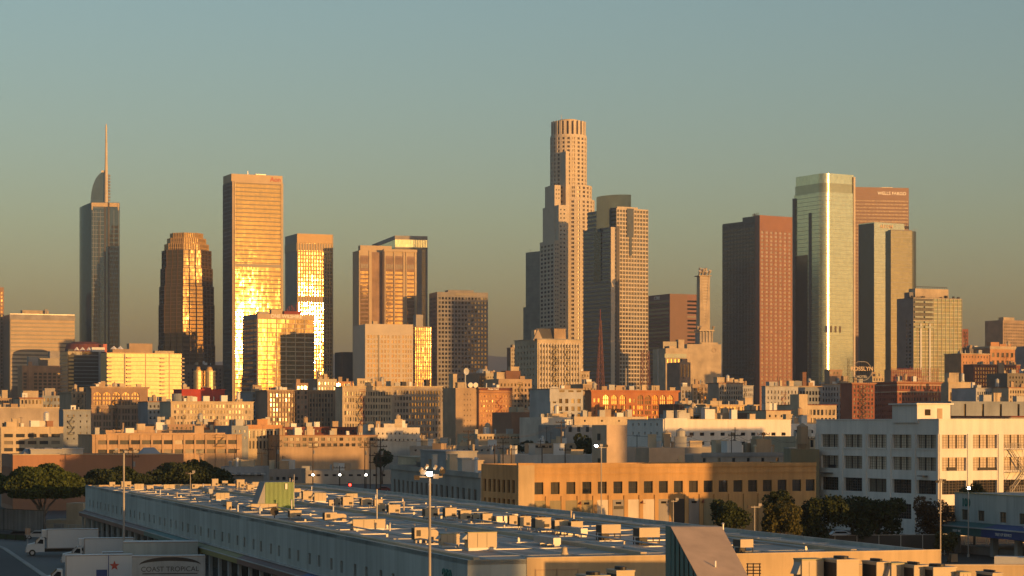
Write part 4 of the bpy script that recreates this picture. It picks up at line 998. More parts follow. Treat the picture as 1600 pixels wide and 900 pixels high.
m.face([(0,b.D,0),(0,0,0),(0,0,H),(0,b.D,H)]); m.face([(b.W,0,0),(b.W,b.D,0),(b.W,b.D,H),(b.W,0,H)]); m.face([(b.W,b.D,0),(0,b.D,0),(0,b.D,H),(b.W,b.D,H)]); m.face([(0,0,H-0.5),(b.W,0,H-0.5),(b.W,b.D,H-0.5),(0,b.D,H-0.5)])
m.build('wall', 'pink_stone', b.e); b.cornice(H+0.1, 2*px, 0.9, 'tan')
for zz in (zA, H-35*px+1.2): b.box('belt_course', -0.3, b.W+0.3, -0.3, -0.003, zz-0.7, zz, 'tan')
b.pent(148, 162, 600, 'tan', 4, 6); b.clutter(7, 11); b.fire_escape(b.ux(180), H-14*px, 10*px, 8); b.done()

bld('commercial_building', 'low blue grey shaded building with windows below the golden balcony block', None, 231, 270, 627, 1250, 'blue_gray', R=(6, 0.45, 6, 9, 4, 3), glass='win_dark', clut=5, pents=((233, 238, 621, 'blue_gray', 2, 3), (256, 270, 624, 'blue_gray', 3, 5)))
b = bld('theater_building', 'bright red painted block with pale rooftop boxes below the gleaming mirror towers', 271, 284, 351, 608, 1500, 'red_paint', clut=4, cor=(1, 0.4, 'red_paint'), pents=((286, 296, 605, 'cream', 3, 4), (316, 330, 606, 'red_paint', 2, 4)))
m = MB(); m.cyl(-1.5, 4, 4.2, 0, b.H-3, 20); m.build('round_tank', 'blue_gray', b.e)
b = bld('commercial_building', 'pale cream block with four rows of varied windows in front of the red block', None, 267, 396, 627, 1150, 'cream', R=(24, 0.55, 5, 9, 5, 5), glass='win', clut=8, cor=(0.8, 0.4, 'cream'), rec=0.3)
bld('commercial_building', 'blue grey shaded block with round tank between pale cream block and ornate tower block', None, 393, 420, 611, 1300, 'blue_gray', R=(4, 0.45, 5, 9, 5, 6), glass='win_dark', clut=4, pents=((395, 408, 602, 'tan', 3, 4),))
b = bld('hotel_building', 'brown ornate block with raised central tower below the wide lettered gold block', 400, 418, 524, 609, 1280, 'pink_stone', R=(21, 0.55, 6, 7.6, 5, 11), glass='win', clut=4, cor=(1.6, 0.7, 'tan'), fe=(459, 8, 7.6, 8), rec=0.4)
b.box('central_tower', b.ux(462), b.ux(481), -0.6, 6, 0, b.z(598), 'pink_stone'); f = b.fr('R')
m = MB()
for (a, c) in bays(b.ux(463), b.ux(480), 3, 0.55):
    z = b.z(603)
    while z > 10: m.fbox(f, a, c, 0.61, 0.66, z-1.8, z); z -= 7.6*b.px
m.build('tower_window_strip', 'win', b.e)
m = MB()
for k in range(22): u = b.W*0.03+(b.W*0.94)*k/21; m.fbox(f, u-0.22, u+0.22, 0.003, 0.4, 0, b.H)
m.build('pilaster_rib', 'tan', b.e); b.pent(463, 469, 593, 'pink_stone', 0.5, 2, 'finial')
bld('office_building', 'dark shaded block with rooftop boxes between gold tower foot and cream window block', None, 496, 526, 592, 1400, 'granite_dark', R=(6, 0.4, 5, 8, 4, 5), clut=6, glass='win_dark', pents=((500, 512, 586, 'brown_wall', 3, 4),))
bld('commercial_building', 'thin bright orange lit roofline strip right of the tall gold tower foot', None, 521, 556, 596, 1500, 'dusty_orange', R=(9, 0.5, 3, 9, 4, 3), clut=3, glass='win_amber')
b = bld('loft_building', 'cream loft with dark paired windows and a red fire escape up its front', 524, 535, 613, 603, 1250, 'cream', R=(18, 0.62, 9, 10, 6.2, 8), glass='win', clut=3, cor=(1, 0.6, 'cream'), rec=0.5, pents=((558, 582, 592, 'cream', 1, 6, 'penthouse', 6),))
b.fire_escape(b.ux(566), b.H-8*b.px, 10*b.px, 7, 3.4, 'R', 'rust_red')
b = bld('loft_building', 'pale loft with tall windows, half in shade, right of the red fire escape loft', None, 613, 691, 603, 1270, 'stone', R=(16, 0.58, 7, 9.6, 5.6, 9), glass='win', clut=5, rec=0.5, cor=(1.2, 0.5, 'cream'), pents=((583, 618, 596, 'cream', 4, 8), (628, 634, 597, 'trim_dark', 3, 3), (666, 672, 594, 'trim_dark', 3, 4)))
b = bld('hotel_building', 'tall blank tan wall with grey shaded side and dish antennas on its roof', 692, 712, 748.5, 606, 1190, 'tan', R=(3, 0.16, 9, 8.2, 2.5, 8, 0.3), glass='win_soft', clut=1, pents=((690, 714, 585, 'cream', 5, 6), (715, 728, 598, 'cream', 3, 4)))
m = MB(); x = b.ux(727, 3); m.tube((x, 3, b.H-1), (x, 3, b.z(586)), 0.3); m.cyl(x, 3, 0.5, b.z(586), b.z(584), 8)
for k in range(12):
    a0, a1 = 2*pi*k/12, 2*pi*(k+1)/12; c = (x, 2.0, b.z(580)); m.face([c, (x+1.6*cos(a0), 1.4, c[2]+1.9*sin(a0)), (x+1.6*cos(a1), 1.4, c[2]+1.9*sin(a1))])
m.build('dish_antenna', 'white_paint', b.e)
for q in (735, 743): m = MB(); x = b.ux(q, 1.5); m.tube((x, 1.2, b.z(601.5)), (x, 1.9, b.z(601)), 1.4, 12); m.tube((x, 2, b.H-1), (x, 2, b.z(601)), 0.2); m.build('dish_antenna', 'sign_white', b.e)
b = bld('hotel_building', 'orange lit hotel block with rows of tiny windows and a red letter band on top', None, 748.5, 800, 605.5, 1193, 'dusty_orange', R=(11, 0.28, 12, 7.6, 3.2, 9), glass='win_amber', clut=2, cor=(1, 0.5, 'cream'))
b.box('letter_band', 0, b.W, -0.5, -0.4, b.z(609.8), b.z(605.7), 'roof_red'); b.sign('Hotel Cecil', 'R', b.W*0.42, b.z(609), 1.35, 'sign_white', w=0.55, bold=0.02, ext=0.05)
b.box('belt_course', 0, b.W, -0.9, -0.003, b.z(613.5), b.z(612), 'brown_wall')
bld('office_building', 'tan block with brown brick roof house, right windows lit and lower walls shaded', None, 779, 831, 592, 1330, 'tan', R=(9, 0.42, 7, 8.4, 4.4, 11), glass='win_dark', clut=2, pents=((790, 813, 580, 'brick_brown', 3, 7), (798, 811, 573.5, 'cream', 4, 4), (770, 789, 582, 'cream', 4, 5)), fe=(812, 8, 8.4, 7))
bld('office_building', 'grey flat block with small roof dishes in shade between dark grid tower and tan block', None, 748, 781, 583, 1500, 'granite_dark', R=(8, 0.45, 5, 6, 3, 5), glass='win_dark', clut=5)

# tall white fire-escape block
b = bld('hotel_building', 'tall white ribbed block with dark fire escapes below the round crowned tower', 804, 839.5, 908, 529, 1400, 'cream', R=(14, 0.42, 9, 8.9, 4.6, 15, 0.045), L=(6, 0.3, 10, 8.9, 4, 12, 0.1), glass='win_dark', clut=0, rec=0.45, lglass='win_dark')
f = b.fr('R'); m = MB()
for k in range(15): u = b.W*0.045+(b.W*0.91)*k/14; m.fbox(f, u-0.3, u+0.3, 0.003, 0.55, 0, b.H-7*b.px)
m.build('pilaster_rib', 'white_wall', b.e); b.fire_escape(b.ux(868), b.H-16*b.px, 8.9*b.px, 9, 3.8); b.fire_escape(b.ux(886), b.H-16*b.px, 8.9*b.px, 9, 3.8)
b.pent(824, 835, 516, 'cream', 3, 5); b.pent(866, 884, 514, 'tan', 3, 5)
m = MB(); xa, xb = b.ux(836, 4), b.ux(864, 4); xg0, xg1 = b.ux(833, 2), b.ux(849, 2)
m.face([(xa, 4, b.H-1), (xb, 4, b.H-1), (xb, 6.5, b.z(513, 0, 6)), (xa+2, 6.5, b.z(513, 0, 6))]); m.face([(xa, 9, b.H-1), (xb, 9, b.H-1), (xb, 6.5, b.z(513, 0, 6)), (xa+2, 6.5, b.z(513, 0, 6))]); m.face([(xb, 4, b.H-1), (xb, 9, b.H-1), (xb, 6.5, b.z(513, 0, 6))]); m.face([(xa, 4, b.H-1), (xa, 9, b.H-1), (xa+2, 6.5, b.z(513, 0, 6))])
g = m.build('hip_roof', 'roof_dark', b.e)
m = MB(); xm = (xg0+xg1)/2; zt = b.z(514, 0, 2); m.face([(xg0, 2.2, b.H-1), (xg1, 2.2, b.H-1), (xm, 2.2, zt)]); m.face([(xg0, 3.8, b.H-1), (xg1, 3.8, b.H-1), (xm, 3.8, zt)])
m.face([(xg0, 2.2, b.H-1), (xg0, 3.8, b.H-1), (xm, 3.8, zt), (xm, 2.2, zt)]); m.face([(xg1, 2.2, b.H-1), (xg1, 3.8, b.H-1), (xm, 3.8, zt), (xm, 2.2, zt)]); m.build('gable', 'stone', b.e)

# grey mission block
b = bld('mission_building', 'grey shaded block with curved parapet gable, foot of the tall white ribbed block', None, 860, 911, 607, 1020, 'pale_gray', R=(5, 0.5, 16, 12, 7, 3), glass='win_dark', clut=1)
m = MB(); f = b.fr('R'); ua, ub = b.ux(858.5), b.ux(873); um = (ua+ub)/2; zt = b.z(604)
pts = [(ua, b.H-6), (ub, b.H-6), (ub, b.H+0.2), (um+1.4, b.H+0.9), (um+0.9, zt), (um-0.9, zt), (um-1.4, b.H+0.9), (ua, b.H+0.2)]
m.face([f(u, 0.4, z) for u, z in pts]); m.face([f(u, 0.1, z) for u, z in pts]); n = len(pts)
for k in range(n): (a, za), (c, zc) = pts[k], pts[(k+1) % n]; m.face([f(a, 0.4, za), f(c, 0.4, zc), f(c, 0.1, zc), f(a, 0.1, za)])
m.build('curved_gable', 'pale_gray', b.e)
m = MB()
for q0, q1 in ((874, 882), (888, 896), (901, 908)): m.fbox(f, b.ux(q0), b.ux(q1), 0.003, 0.06, b.z(612.5), b.z(609.5))
m.build('attic_window_strip', 'win_dark', b.e)
bld('commercial_building', 'small orange lit roof boxes block right of the curved gable building', None, 911, 932, 600, 1300, 'tan', R=(4, 0.4, 6, 9, 5, 4), clut=4, glass='win', pents=((917, 929, 597, 'cream', 2, 4),))
bld('office_building', 'small cream block peeking between tall white ribbed block and banded grey tower', None, 907, 921, 580, 1550, 'cream', R=(3, 0.4, 5, 7, 4, 6), clut=1, glass='win_dark')

# orange brick arcade block
b = B('arcade_building', 'orange brick block with eight glowing round topped window bays', 914, 924, 1060, 609.5, 1240, 'building', th=22)
px = b.px; H = b.H; f = b.fr('R'); m = MB(); zA = H-22*px; zB = H-7*px
bigs = [(b.ux(c-4.6), b.ux(c+4.6)) for c in (947, 960, 973, 1000.5, 1012, 1024, 1036, 1047.5)]; smalls = [(b.ux(c-1.6), b.ux(c+1.6)) for c in (929, 935.5, 984.5, 991)]
allc = []
for a, c in bigs: allc += [(a+(c-a)*(k+0.1)/3, a+(c-a)*(k+0.9)/3) for k in range(3)]
G('win_arc', (0.62, 0.44, 0.22), metal=0.7, rough=0.05, tilt=0.035)
b.wall(m, 'R', 0, 0, 0, b.W, 0, zA, allc+smalls, rows(H-24*px, 8.2*px, 5.8*px, 4), 0.5, 'win_arc')
ucur = 0
for (a, c) in sorted(bigs+smalls):
    m.face([f(ucur, 0, zA), f(a, 0, zA), f(a, 0, H), f(ucur, 0, H)]); ucur = c
    if (a, c) in bigs:
        m.face([f(a, 0, zB), f(c, 0, zB), f(c, 0, H), f(a, 0, H)]); arch_bay(m, f, a, c, zB-(c-a)/2, zB)
        for k in (1, 2): uu = a+(c-a)*k/3; m.fbox(f, uu-0.12, uu+0.12, -0.6, -0.35, zA, zB-0.4)
        m.fbox(f, a, c, -0.6, -0.3, zA+6*px, zA+7.5*px)
        b.add_window('R', 0, 0, (a+c)/2, -0.62, zA, c-a, zB-zA, 'win_arc')
    else:
        m.face([f(a, 0, zA), f(c, 0, zA), f(c, 0, zA+3*px), f(a, 0, zA+3*px)]); m.face([f(a, 0, zA+9*px), f(c, 0, zA+9*px), f(c, 0, H), f(a, 0, H)]); b.add_window('R', 0, 0, (a+c)/2, -0.2, zA+3*px, c-a, 6*px, 'win_arc')
m.face([f(ucur, 0, zA), f(b.W, 0, zA), f(b.W, 0, H), f(ucur, 0, H)])
m.face([(0,b.D,0),(0,0,0),(0,0,H),(0,b.D,H)]); m.face([(b.W,0,0),(b.W,b.D,0),(b.W,b.D,H),(b.W,0,H)]); m.face([(b.W,b.D,0),(0,b.D,0),(0,b.D,H),(b.W,b.D,H)]); m.face([(0,0,H-0.5),(b.W,0,H-0.5),(b.W,b.D,H-0.5),(0,b.D,H-0.5)])
m.build('wall', 'brick_orange', b.e); b.cornice(H+0.1, 2*px, 0.8, 'brick_orange'); b.box('belt_course', 0, b.W, -0.35, -0.003, zA-0.6, zA-0.05, 'brick_orange')
b.clutter(10, 5); b.pent(963, 976, 603, 'tan', 3, 4); b.pent(1003, 1010, 602, 'cream', 3, 3); b.pent(1018, 1030, 603, 'cream', 3, 4); b.pent(1047, 1055, 606, 'cream', 2, 3); b.done()

bld('apartment_block', 'small block with bright yellow lit windows right of the orange brick arches', 1056, 1064, 1080, 604, 1350, 'concrete', R=(3, 0.45, 6, 6.5, 4.5, 6), glass='win_gold', clut=2)
bld('apartment_block', 'yellow windowed block beside stepped grey blocks below the windowless concrete block', 1080, 1082, 1106, 600, 1370, 'tan', R=(4, 0.45, 6, 6.5, 4.5, 6), glass='win_arc', clut=3, fe=(1094, 8, 6.5, 5))
bld('apartment_block', 'grey and orange stepped rooftops under the windowless concrete block edge', 1105, 1123, 1161, 598, 1400, 'stone', R=(10, 0.45, 6, 7.5, 4.5, 6), glass='win_dark', clut=6, pents=((1113, 1132, 590, 'cream', 3, 5), (1140, 1161, 596, 'cream', 4, 6)))
bld('apartment_block', 'cream small block with dark windows under the brown granite tower', None, 1158, 1177, 602, 1450, 'pale_gray', R=(6, 0.4, 5, 7.5, 4, 6), glass='win_dark', clut=3, pents=((1146, 1161, 592, 'cream', 3, 4),))
bld('theater_building', 'cream block with yellow colonnade windows under the stepped rooftops', None, 1103, 1184, 632, 1130, 'travertine', R=(15, 0.6, 3.5, 9, 6, 3), glass='win_arc', clut=5, cor=(1.2, 0.7, 'travertine'), pents=((1110, 1128, 627, 'cream', 3, 4), (1164, 1176, 622, 'cream', 3, 4)))
bld('commercial_building', 'low dark reddish shaded block between orange brick arches and cream colonnade block', None, 1061, 1104, 631, 1180, 'brick_brown', R=(10, 0.45, 5, 8, 4, 3), glass='win_dark', clut=3)
bld('apartment_block', 'pale grey shaded apartment block with dark windows and antennas below the brown granite tower', 1190, 1196, 1247, 603, 1300, 'pale_gray', R=(9, 0.3, 7, 9, 5, 6), glass='win_dark', clut=4, pents=((1202, 1216, 597, 'pale_gray', 3, 4),), L=(2, 0.3, 7, 9, 5, 4))
bld('office_building', 'grey block with a band of loft windows under the pale green glass tower', None, 1243, 1284, 603, 1330, 'blue_gray', R=(8, 0.62, 8, 10, 6, 5), glass='win_dark', clut=5, pents=((1254, 1260, 582, 'brick_brown', 3, 3), (1240, 1253, 596, 'blue_gray', 3, 6)), cor=(1, 0.6, 'tan'))
bld('office_building', 'dark shaded block with window rows beside the red brick fire escape hotel', None, 1283, 1330, 600, 1350, 'gray_wall', R=(10, 0.4, 5, 9, 5, 6), glass='win_dark', clut=5, pents=((1296, 1316, 578, 'pink_stone', 5, 6, 'penthouse', 4), (1318, 1333, 588, 'cream', 3, 4)))
b = bld('commercial_building', 'small cream block with four tall window pairs, pale tower box on its left end', None, 1256, 1307, 632, 1000, 'cream', R=(8, 0.62, 8, 13, 8.5, 3), glass='win', clut=0, cor=(0.8, 0.3, 'roof_red'), rec=0.4)
b.box('tower_box', b.ux(1248.5, -2), b.ux(1262, -2), -2, 6, 0, b.z(616), 'cream')
b = bld('hotel_building', 'red brick hotel with fire escapes carrying the round framed letter sign', 1313, 1331.5, 1366.5, 598, 1280, 'brick_red', R=(6, 0.5, 4, 6.6, 4, 10), glass='win', clut=1, cor=(1.5, 1.0, 'brown_wall'), rec=0.35)
b.fire_escape(b.ux(1349), b.H-6*b.px, 6.6*b.px, 9, 4.5)
# round framed sign
s_ = B('roof_sign', 'round heart shaped roof sign frame with hotel letters on the red brick hotel', None, 1331, 1362, 564, 1281, 'sign', th=8, D=2)
s_.e.location.z = 0
m = MB(); zc = s_.z(579.5); cx_ = s_.W/2; R_ = 14.6*s_.px
pts = [((1+0.12*abs(cos(2*a)))*R_*cos(a)*1.03+cx_, zc+(0.98+0.1*abs(sin(a*2)))*R_*sin(a)) for a in [2*pi*k/28 for k in range(28)]]
for (a, za), (c, zc2) in zip(pts, pts[1:]+pts[:1]): m.tube((a, 0, za), (c, 0, zc2), 0.2, 5)
m.build('ring_frame', 'pole_gray', s_.e)
m = MB(); 
for k in range(9): x = cx_-R_*0.9+R_*1.8*k/8; h_ = math.sqrt(max(0, 1-((x-cx_)/R_)**2))*R_; m.tube((x, 0.5, b.H-0.5), (x, 0.5, zc+h_), 0.09, 4)
for k in range(5): z = zc-R_+R_*2*k/4; m.tube((cx_-R_*0.9, 0.5, z), (cx_+R_*0.9, 0.5, z), 0.08, 4)
m.build('support_lattice', 'wood_pole', s_.e)
for t_, zz, sz, mt in (('ROSSLYN', zc+0.2, 3.2, 'sign_tan'), ('HOTEL', zc-4.0, 2.0, 'pole_gray')):
    o = link('sign', text_mesh(t_, sz, mt, 0.1, 0.05), s_.e, (cx_, -0.3, zz)); o.rotation_euler = (pi/2, 0, 0)
m = MB(); 
for k in range(6): m.tube((-2.5, 0.4, b.H+k*2.2), (-1.5, 0.4, b.H+2.2+k*2.2), 0.08, 4)
m.tube((-2.5, 0.4, b.H), (-2.5, 0.4, b.H+14), 0.12, 4); m.tube((-1.5, 0.4, b.H), (-1.5, 0.4, b.H+14), 0.12, 4); m.build('lattice_mast', 'wood_pole', s_.e)
bld('commercial_building', 'ornate cream roofline strip behind the red brick hotel', None, 1363, 1394, 588, 1500, 'cream', R=(7, 0.5, 3, 8, 4, 4), clut=2, glass='win_soft', cor=(1, 0.6, 'cream'))
b = bld('hotel_building', 'large red brick hotel with arched top windows, dark left side and roof letters', 1366.5, 1402, 1470, 596, 1290, 'brick_red', R=(14, 0.48, 7, 9, 5, 7), L=(10, 0.35, 8, 9, 4, 6), glass='win', lglass='win_dark', clut=3, cor=(1.8, 1.0, 'brown_wall'), rec=0.4, band=('cream', 4.6, 15.5))
m = MB(); y = 6; xa, xb = b.ux(1393, y), b.ux(1466, y)
for k in range(26): x = xa+(xb-xa)*k/25; m.tube((x, y, b.H-1), (x, y, b.z(576)+rnd.uniform(-1, 2)), 0.12, 4)
for k in range(4): z = b.H+1+k*2.2; m.tube((xa, y, z), (xb, y, z), 0.1, 4)
m.build('sign_lattice', 'rust_red', b.e); b.pent(1392, 1440, 578, 'pink_stone', 9, 7); b.pent(1422, 1478, 588, 'stone', 14, 8)
bld('office_building', 'stone side block with large windows right of the large red brick hotel', 1470, 1482, 1520, 597, 1330, 'cream', R=(6, 0.5, 16, 16, 12, 2), glass='win_dark', clut=3, pents=((1483, 1498, 583, 'cream', 3, 5),), cor=(0.8, 0.4, 'cream'))
b = bld('apartment_block', 'dark red gridded block with a plain tan pier below the ornate stepped crown building', 1505, 1521, 1594, 569, 1650, 'brick_red', R=(17, 0.55, 5, 6.2, 3.8, 7), glass='win_soft', clut=4, lglass='win_dark')
b.box('tan_pier', b.ux(1559), b.ux(1568), -1.0, -0.003, 0, b.z(566), 'tan')
bld('apartment_block', 'low white and dark shaded block under the dark red gridded block', None, 1525, 1575, 606, 1250, 'pale_gray', R=(14, 0.5, 6, 8, 5, 4), glass='win_dark', clut=3, cor=(0.5, 0.3, 'gray_wall'))
bld('apartment_block', 'cream lit block with square dark windows at the right frame edge', None, 1576, 1625, 605, 1240, 'cream', R=(12, 0.5, 5, 8, 4.5, 4), glass='win_dark', clut=3)
bld('office_building', 'dull brown shaded block at the right frame edge above the cream square windowed block', None, 1574, 1630, 583, 1500, 'granite_dark', R=(11, 0.4, 5, 7, 3.5, 4), glass='win_dark', clut=4)

# front rows of the old town
b = bld('warehouse', 'large blank tan wall at the left edge with thin roof rail', None, -30, 92, 636, 1050, 'brown_wall' if False else 'stone', clut=4, cor=(1.0, 0.3, 'cream'))
bld('warehouse', 'low cream block with two rows of five wide windows at the left', None, 1, 99, 667, 840, 'cream', R=(5, 0.74, 11, 11, 5.4, 3), glass='win', clut=4, cor=(0.8, 0.25, 'cream'), rec=0.4, pents=((10, 26, 660, 'cream', 3, 4), (52, 72, 658.5, 'white_wall', 4, 4), (73, 83, 658.5, 'brown_wall', 3, 4)))
bld('warehouse', 'dark shaded tall side block between cream low block and brown arched block', None, 99, 142, 640, 1100, 'blue_gray', clut=2, R=(4, 0.2, 8, 9, 3, 5), glass='win_dark')
b = bld('factory', 'long orange tan factory with two rows of wide windows under the pale cream block', None, 144, 378, 679, 800, 'warm_tan', R=(13, 0.8, 9, 14.5, 6.6, 2), glass='win', clut=7, rec=0.5, cor=(0.7, 0.3, 'warm_tan'))
f = b.fr('R'); m = MB()
for k in range(14): u = b.W*0.03+b.W*0.94*k/13; m.fbox(f, u-0.35, u+0.35, 0.003, 0.3, 0, b.H)
m.build('pilaster_rib', 'warm_tan', b.e)
b.box('upper_floor', b.ux(166, 1), b.ux(352, 1), 1.2, 20, b.H-0.9, b.z(676.5), 'warm_tan'); b.fire_escape(b.ux(342), b.H-5*b.px, 14*b.px, 2, 4)
bld('factory', 'upper orange storey with small windows behind the long orange tan factory', None, 165, 380, 672, 860, 'warm_tan', R=(26, 0.6, 5.5, 12, 5, 1), glass='win', clut=6, pents=((328, 336, 660, 'brick_brown', 3, 3), (222, 240, 667, 'tan', 3, 5), (310, 330, 669, 'brick_orange', 3, 5)))
bld('commercial_building', 'pale pink strip roof with round vents behind the long orange tan factory', None, 242, 345, 663, 960, 'pink_stone', clut=7, R=(14, 0.4, 4, 9, 4, 1), glass='win_dark')
bld('commercial_building', 'small blue grey shaded house block at the right end of the long orange factory', None, 362, 388, 665, 830, 'blue_gray', R=(3, 0.35, 7, 10, 4, 2), glass='win_dark', clut=2)
bld('commercial_building', 'white and orange ribbed shopfront with curved parapet right of the long orange factory', None, 386, 440, 664, 840, 'cream', R=(9, 0.5, 9, 16, 12, 2), glass='win_dark', clut=2, cor=(4, 0.3, 'dusty_orange'), pents=((402, 418, 656, 'dusty_orange', 0.6, 1.5, 'curved_parapet'),))
b = bld('commercial_building', 'dark red roofed low block right of the ribbed shopfront', None, 440, 571, 667, 900, 'roof_red', R=(20, 0.5, 5, 9, 3.5, 1), glass='win', clut=4, roof='roof_red')
bld('commercial_building', 'long low tan block with small windows in front of the dark red roofed block', None, 437, 590, 680, 830, 'tan', R=(15, 0.6, 4, 9, 5, 2), glass='win_dark', clut=8, cor=(0.7, 0.3, 'brown_wall'))
bld('commercial_building', 'stepped white roofed block half in shade below the red fire escape loft', 545, 586, 656, 668, 880, 'white_wall', R=(10, 0.3, 8, 10, 3, 2), glass='win_dark', clut=6, pents=((545, 575, 664, 'white_wall', 3, 6), (600, 636, 663, 'white_wall', 4, 6)), D=22)
bld('commercial_building', 'flat tan shed with bright roof in front of the pale shaded loft', None, 655, 695, 686, 900, 'cream', clut=2, D=14)
bld('commercial_building', 'low cream long block under the orange lit hotel block', None, 746, 826, 678, 980, 'cream', R=(14, 0.4, 4, 9, 4, 1), glass='win_dark', clut=4)
bld('commercial_building', 'plain brown shaded wall block under the tan block with brick roof house', None, 799, 830, 644, 1060, 'brown_wall', clut=1)
bld('commercial_building', 'yellow lit storefront with pale roof boxes between brown wall and curved gable building', None, 829, 856, 640, 1080, 'travertine', R=(5, 0.55, 4, 8, 5, 3), glass='win_arc', clut=4)
bld('commercial_building', 'pale stepped house block with small window, orange top and shaded foot', None, 846, 892, 652, 960, 'white_wall', R=(6, 0.25, 12, 10, 4, 2), glass='win_dark', clut=2, pents=((855, 880, 647, 'cream', 3, 5), (880, 889, 645, 'cream', 3, 3)))
bld('commercial_building', 'long plain cream wall under the orange brick arches', None, 897, 1010, 651, 980, 'cream', clut=8, R=(4, 0.1, 5, 9, 3, 1), glass='win_dark')
bld('commercial_building', 'dark shaded low block with bright slit left of the tall stair tower', None, 883, 926, 664, 800, 'gray_wall', R=(3, 0.4, 3, 10, 8, 1), glass='win', clut=2)
b = bld('warehouse', 'long white two storey warehouse with paired small windows behind the tan market office block', 980, 1036, 1236, 655, 720, 'white_building', R=(12, 0.42, 21, 14.5, 5, 2, 0.02), L=(5, 0.2, 6, 14, 4.5, 2, 0.08), glass='win_dark', lglass='win_dark', clut=8, cor=(0.5, 0.3, 'white_wall'), rec=0.3)
b.box('raised_end', 0.5, b.ux(1073), -0.35, 12, 0, b.z(653.5), 'white_building'); b.box('raised_wall', b.ux(1110), b.W-0.3, 3, 9, b.H-1, b.z(663, 40), 'white_wall')
bld('commercial_building', 'tan blank fronted block with four tiny windows behind the long white warehouse', None, 1117, 1172, 645, 880, 'tan', R=(4, 0.3, 9, 9, 5, 1), glass='win', clut=2)
bld('commercial_building', 'dark grey shaded end block left of the tan blank fronted block', None, 1074, 1118, 647, 890, 'blue_gray', R=(2, 0.7, 2, 9, 10, 1), glass='win_dark', clut=2)
bld('commercial_building', 'brown brick block with narrow bright windows right of the tan blank fronted block', None, 1171, 1199, 645, 870, 'brick_brown', R=(5, 0.35, 9, 9, 5, 1), glass='win_arc', clut=2)
bld('commercial_building', 'cream stepped low block with red trim beside the brown brick block', None, 1197, 1236, 641, 860, 'cream', clut=3, R=(4, 0.3, 7, 9, 4, 1), glass='win_dark', cor=(0.6, 0.3, 'roof_red'))
bld('commercial_building', 'small white building with two windows left of the big white factory', 1233, 1236, 1276, 662, 760, 'white_building', R=(3, 0.4, 10, 14, 5, 2), glass='win_dark', clut=2)
bld('commercial_building', 'dark low block with dotted roof rail left of the big white factory', None, 1236, 1280, 660, 820, 'roof_dark', R=(14, 0.4, 4, 9, 3, 1), glass='win_dark', clut=4)
bld('commercial_building', 'small sunlit cream block with steel frame tower beside the big white factory', None, 1243, 1278, 682, 600, 'cream', clut=1, R=(2, 0.3, 5, 9, 12, 1), glass='win_dark')
b = bld('warehouse', 'long dark green grey shaded shed behind the big white factory roof', 1484, 1486, 1640, 627, 700, 'blue_gray', R=(5, 0.12, 4, 14, 20, 1, 0.05), glass='win_dark', clut=3, D=20)
bld('warehouse', 'dark grey wide roof wall with red edge behind the big white factory penthouse', None, 1478, 1600, 650, 560, 'gray_wall', clut=0, cor=(1.5, 0.3, 'roof_red'), D=16)

# ------------------------------------------------------------------ tan office block with the stair tower
b = B('warehouse', 'long ochre two storey block with square windows, right end shaded, behind the market roof', 752, 810, 1275, 727, 350, th=23)
px = b.px; H = b.H; xs = b.ux(834)
def near_frame(o, wd, ht, n=2, k=1, mat='trim_dark', t=0.06, border=None):
    m = MB()
    for i in range(n+1): x = -wd/2+wd*i/n; m.box(max(-wd/2, x-t/2), min(wd/2, x+t/2), -0.05, 0.0-0.002, 0, ht)
    for i in range(k+2): z = ht*i/(k+1); m.box(-wd/2, wd/2, -0.045, -0.003, max(0, z-t/2), min(ht, z+t/2))
    key = ('fr', round(wd, 2), round(ht, 2), n, k, mat)
    if key not in _pane: _pane[key] = m.mesh('window_frame', mat)
    link('window_frame', _pane[key], o)
c_up = [(b.ux(c-7), b.ux(c+7)) for c in (842, 867.5, 892, 917, 941, 965.5, 989, 1013, 1036.5, 1060, 1083.5, 1106.5, 1130, 1153, 1176, 1199, 1222, 1245, 1266)]
m = MB()
zt, zb = H-27*px, H-46*px
b.wall(m, 'R', 0, 0, 0, b.W, zb-9*px, H, c_up, [(zb, zt)], 0.35, 'win_mixed', extra=lambda o, w_, h_: near_frame(o, w_, h_, 2, 1))
zl = zb-9*px
lows = [(b.ux(1034), b.ux(1056), 0.0), (b.ux(1060), b.ux(1070), 0)]
f = b.fr('R')
m.face([f(0,0,0), f(b.W,0,0), f(b.W,0,zl), f(0,0,zl)])
m.face([(0,b.D,0),(0,0,0),(0,0,H),(0,b.D,H)]) if False else b.wall(m, 'L', 0, 0, 0, b.D, 0, H, bays(b.uy(806), b.uy(754), 7, 0.55), [(H-44*px, H-24*px), (H-66*px, H-54*px)], 0.3, 'win_dark')
m.face([(b.W,0,0),(b.W,b.D,0),(b.W,b.D,H),(b.W,0,H)]); m.face([(b.W,b.D,0),(0,b.D,0),(0,b.D,H),(b.W,b.D,H)])
m.face([(0,0,H),(b.W,0,H),(b.W,0.35,H),(0,0.35,H)]); m.face([(0,0.35,H),(b.W,0.35,H),(b.W,0.35,H-0.6),(0,0.35,H-0.6)])
m.build('wall', 'ochre_wall' if 'ochre_wall' in MATS else 'ochre', b.e) if False else None
W('ochre', (0.44, 0.275, 0.12), scale=0.12, var=0.2, streak=0.45, grain=0.9); m.build('wall', 'ochre', b.e)
r = MB(); r.face([(0.1, 0.35, H-0.6), (b.W, 0.35, H-0.6), (b.W, b.D, H-0.6), (0.1, b.D, H-0.6)]); r.build('roof', 'roof_gray', b.e)
b.box('coping', -0.1, xs, -0.15, 0.5, H, H+0.35, 'ochre'); b.box('corner_pier', -0.12, xs, -0.3, -0.003, 0, H-0.002, 'parapet_tan')
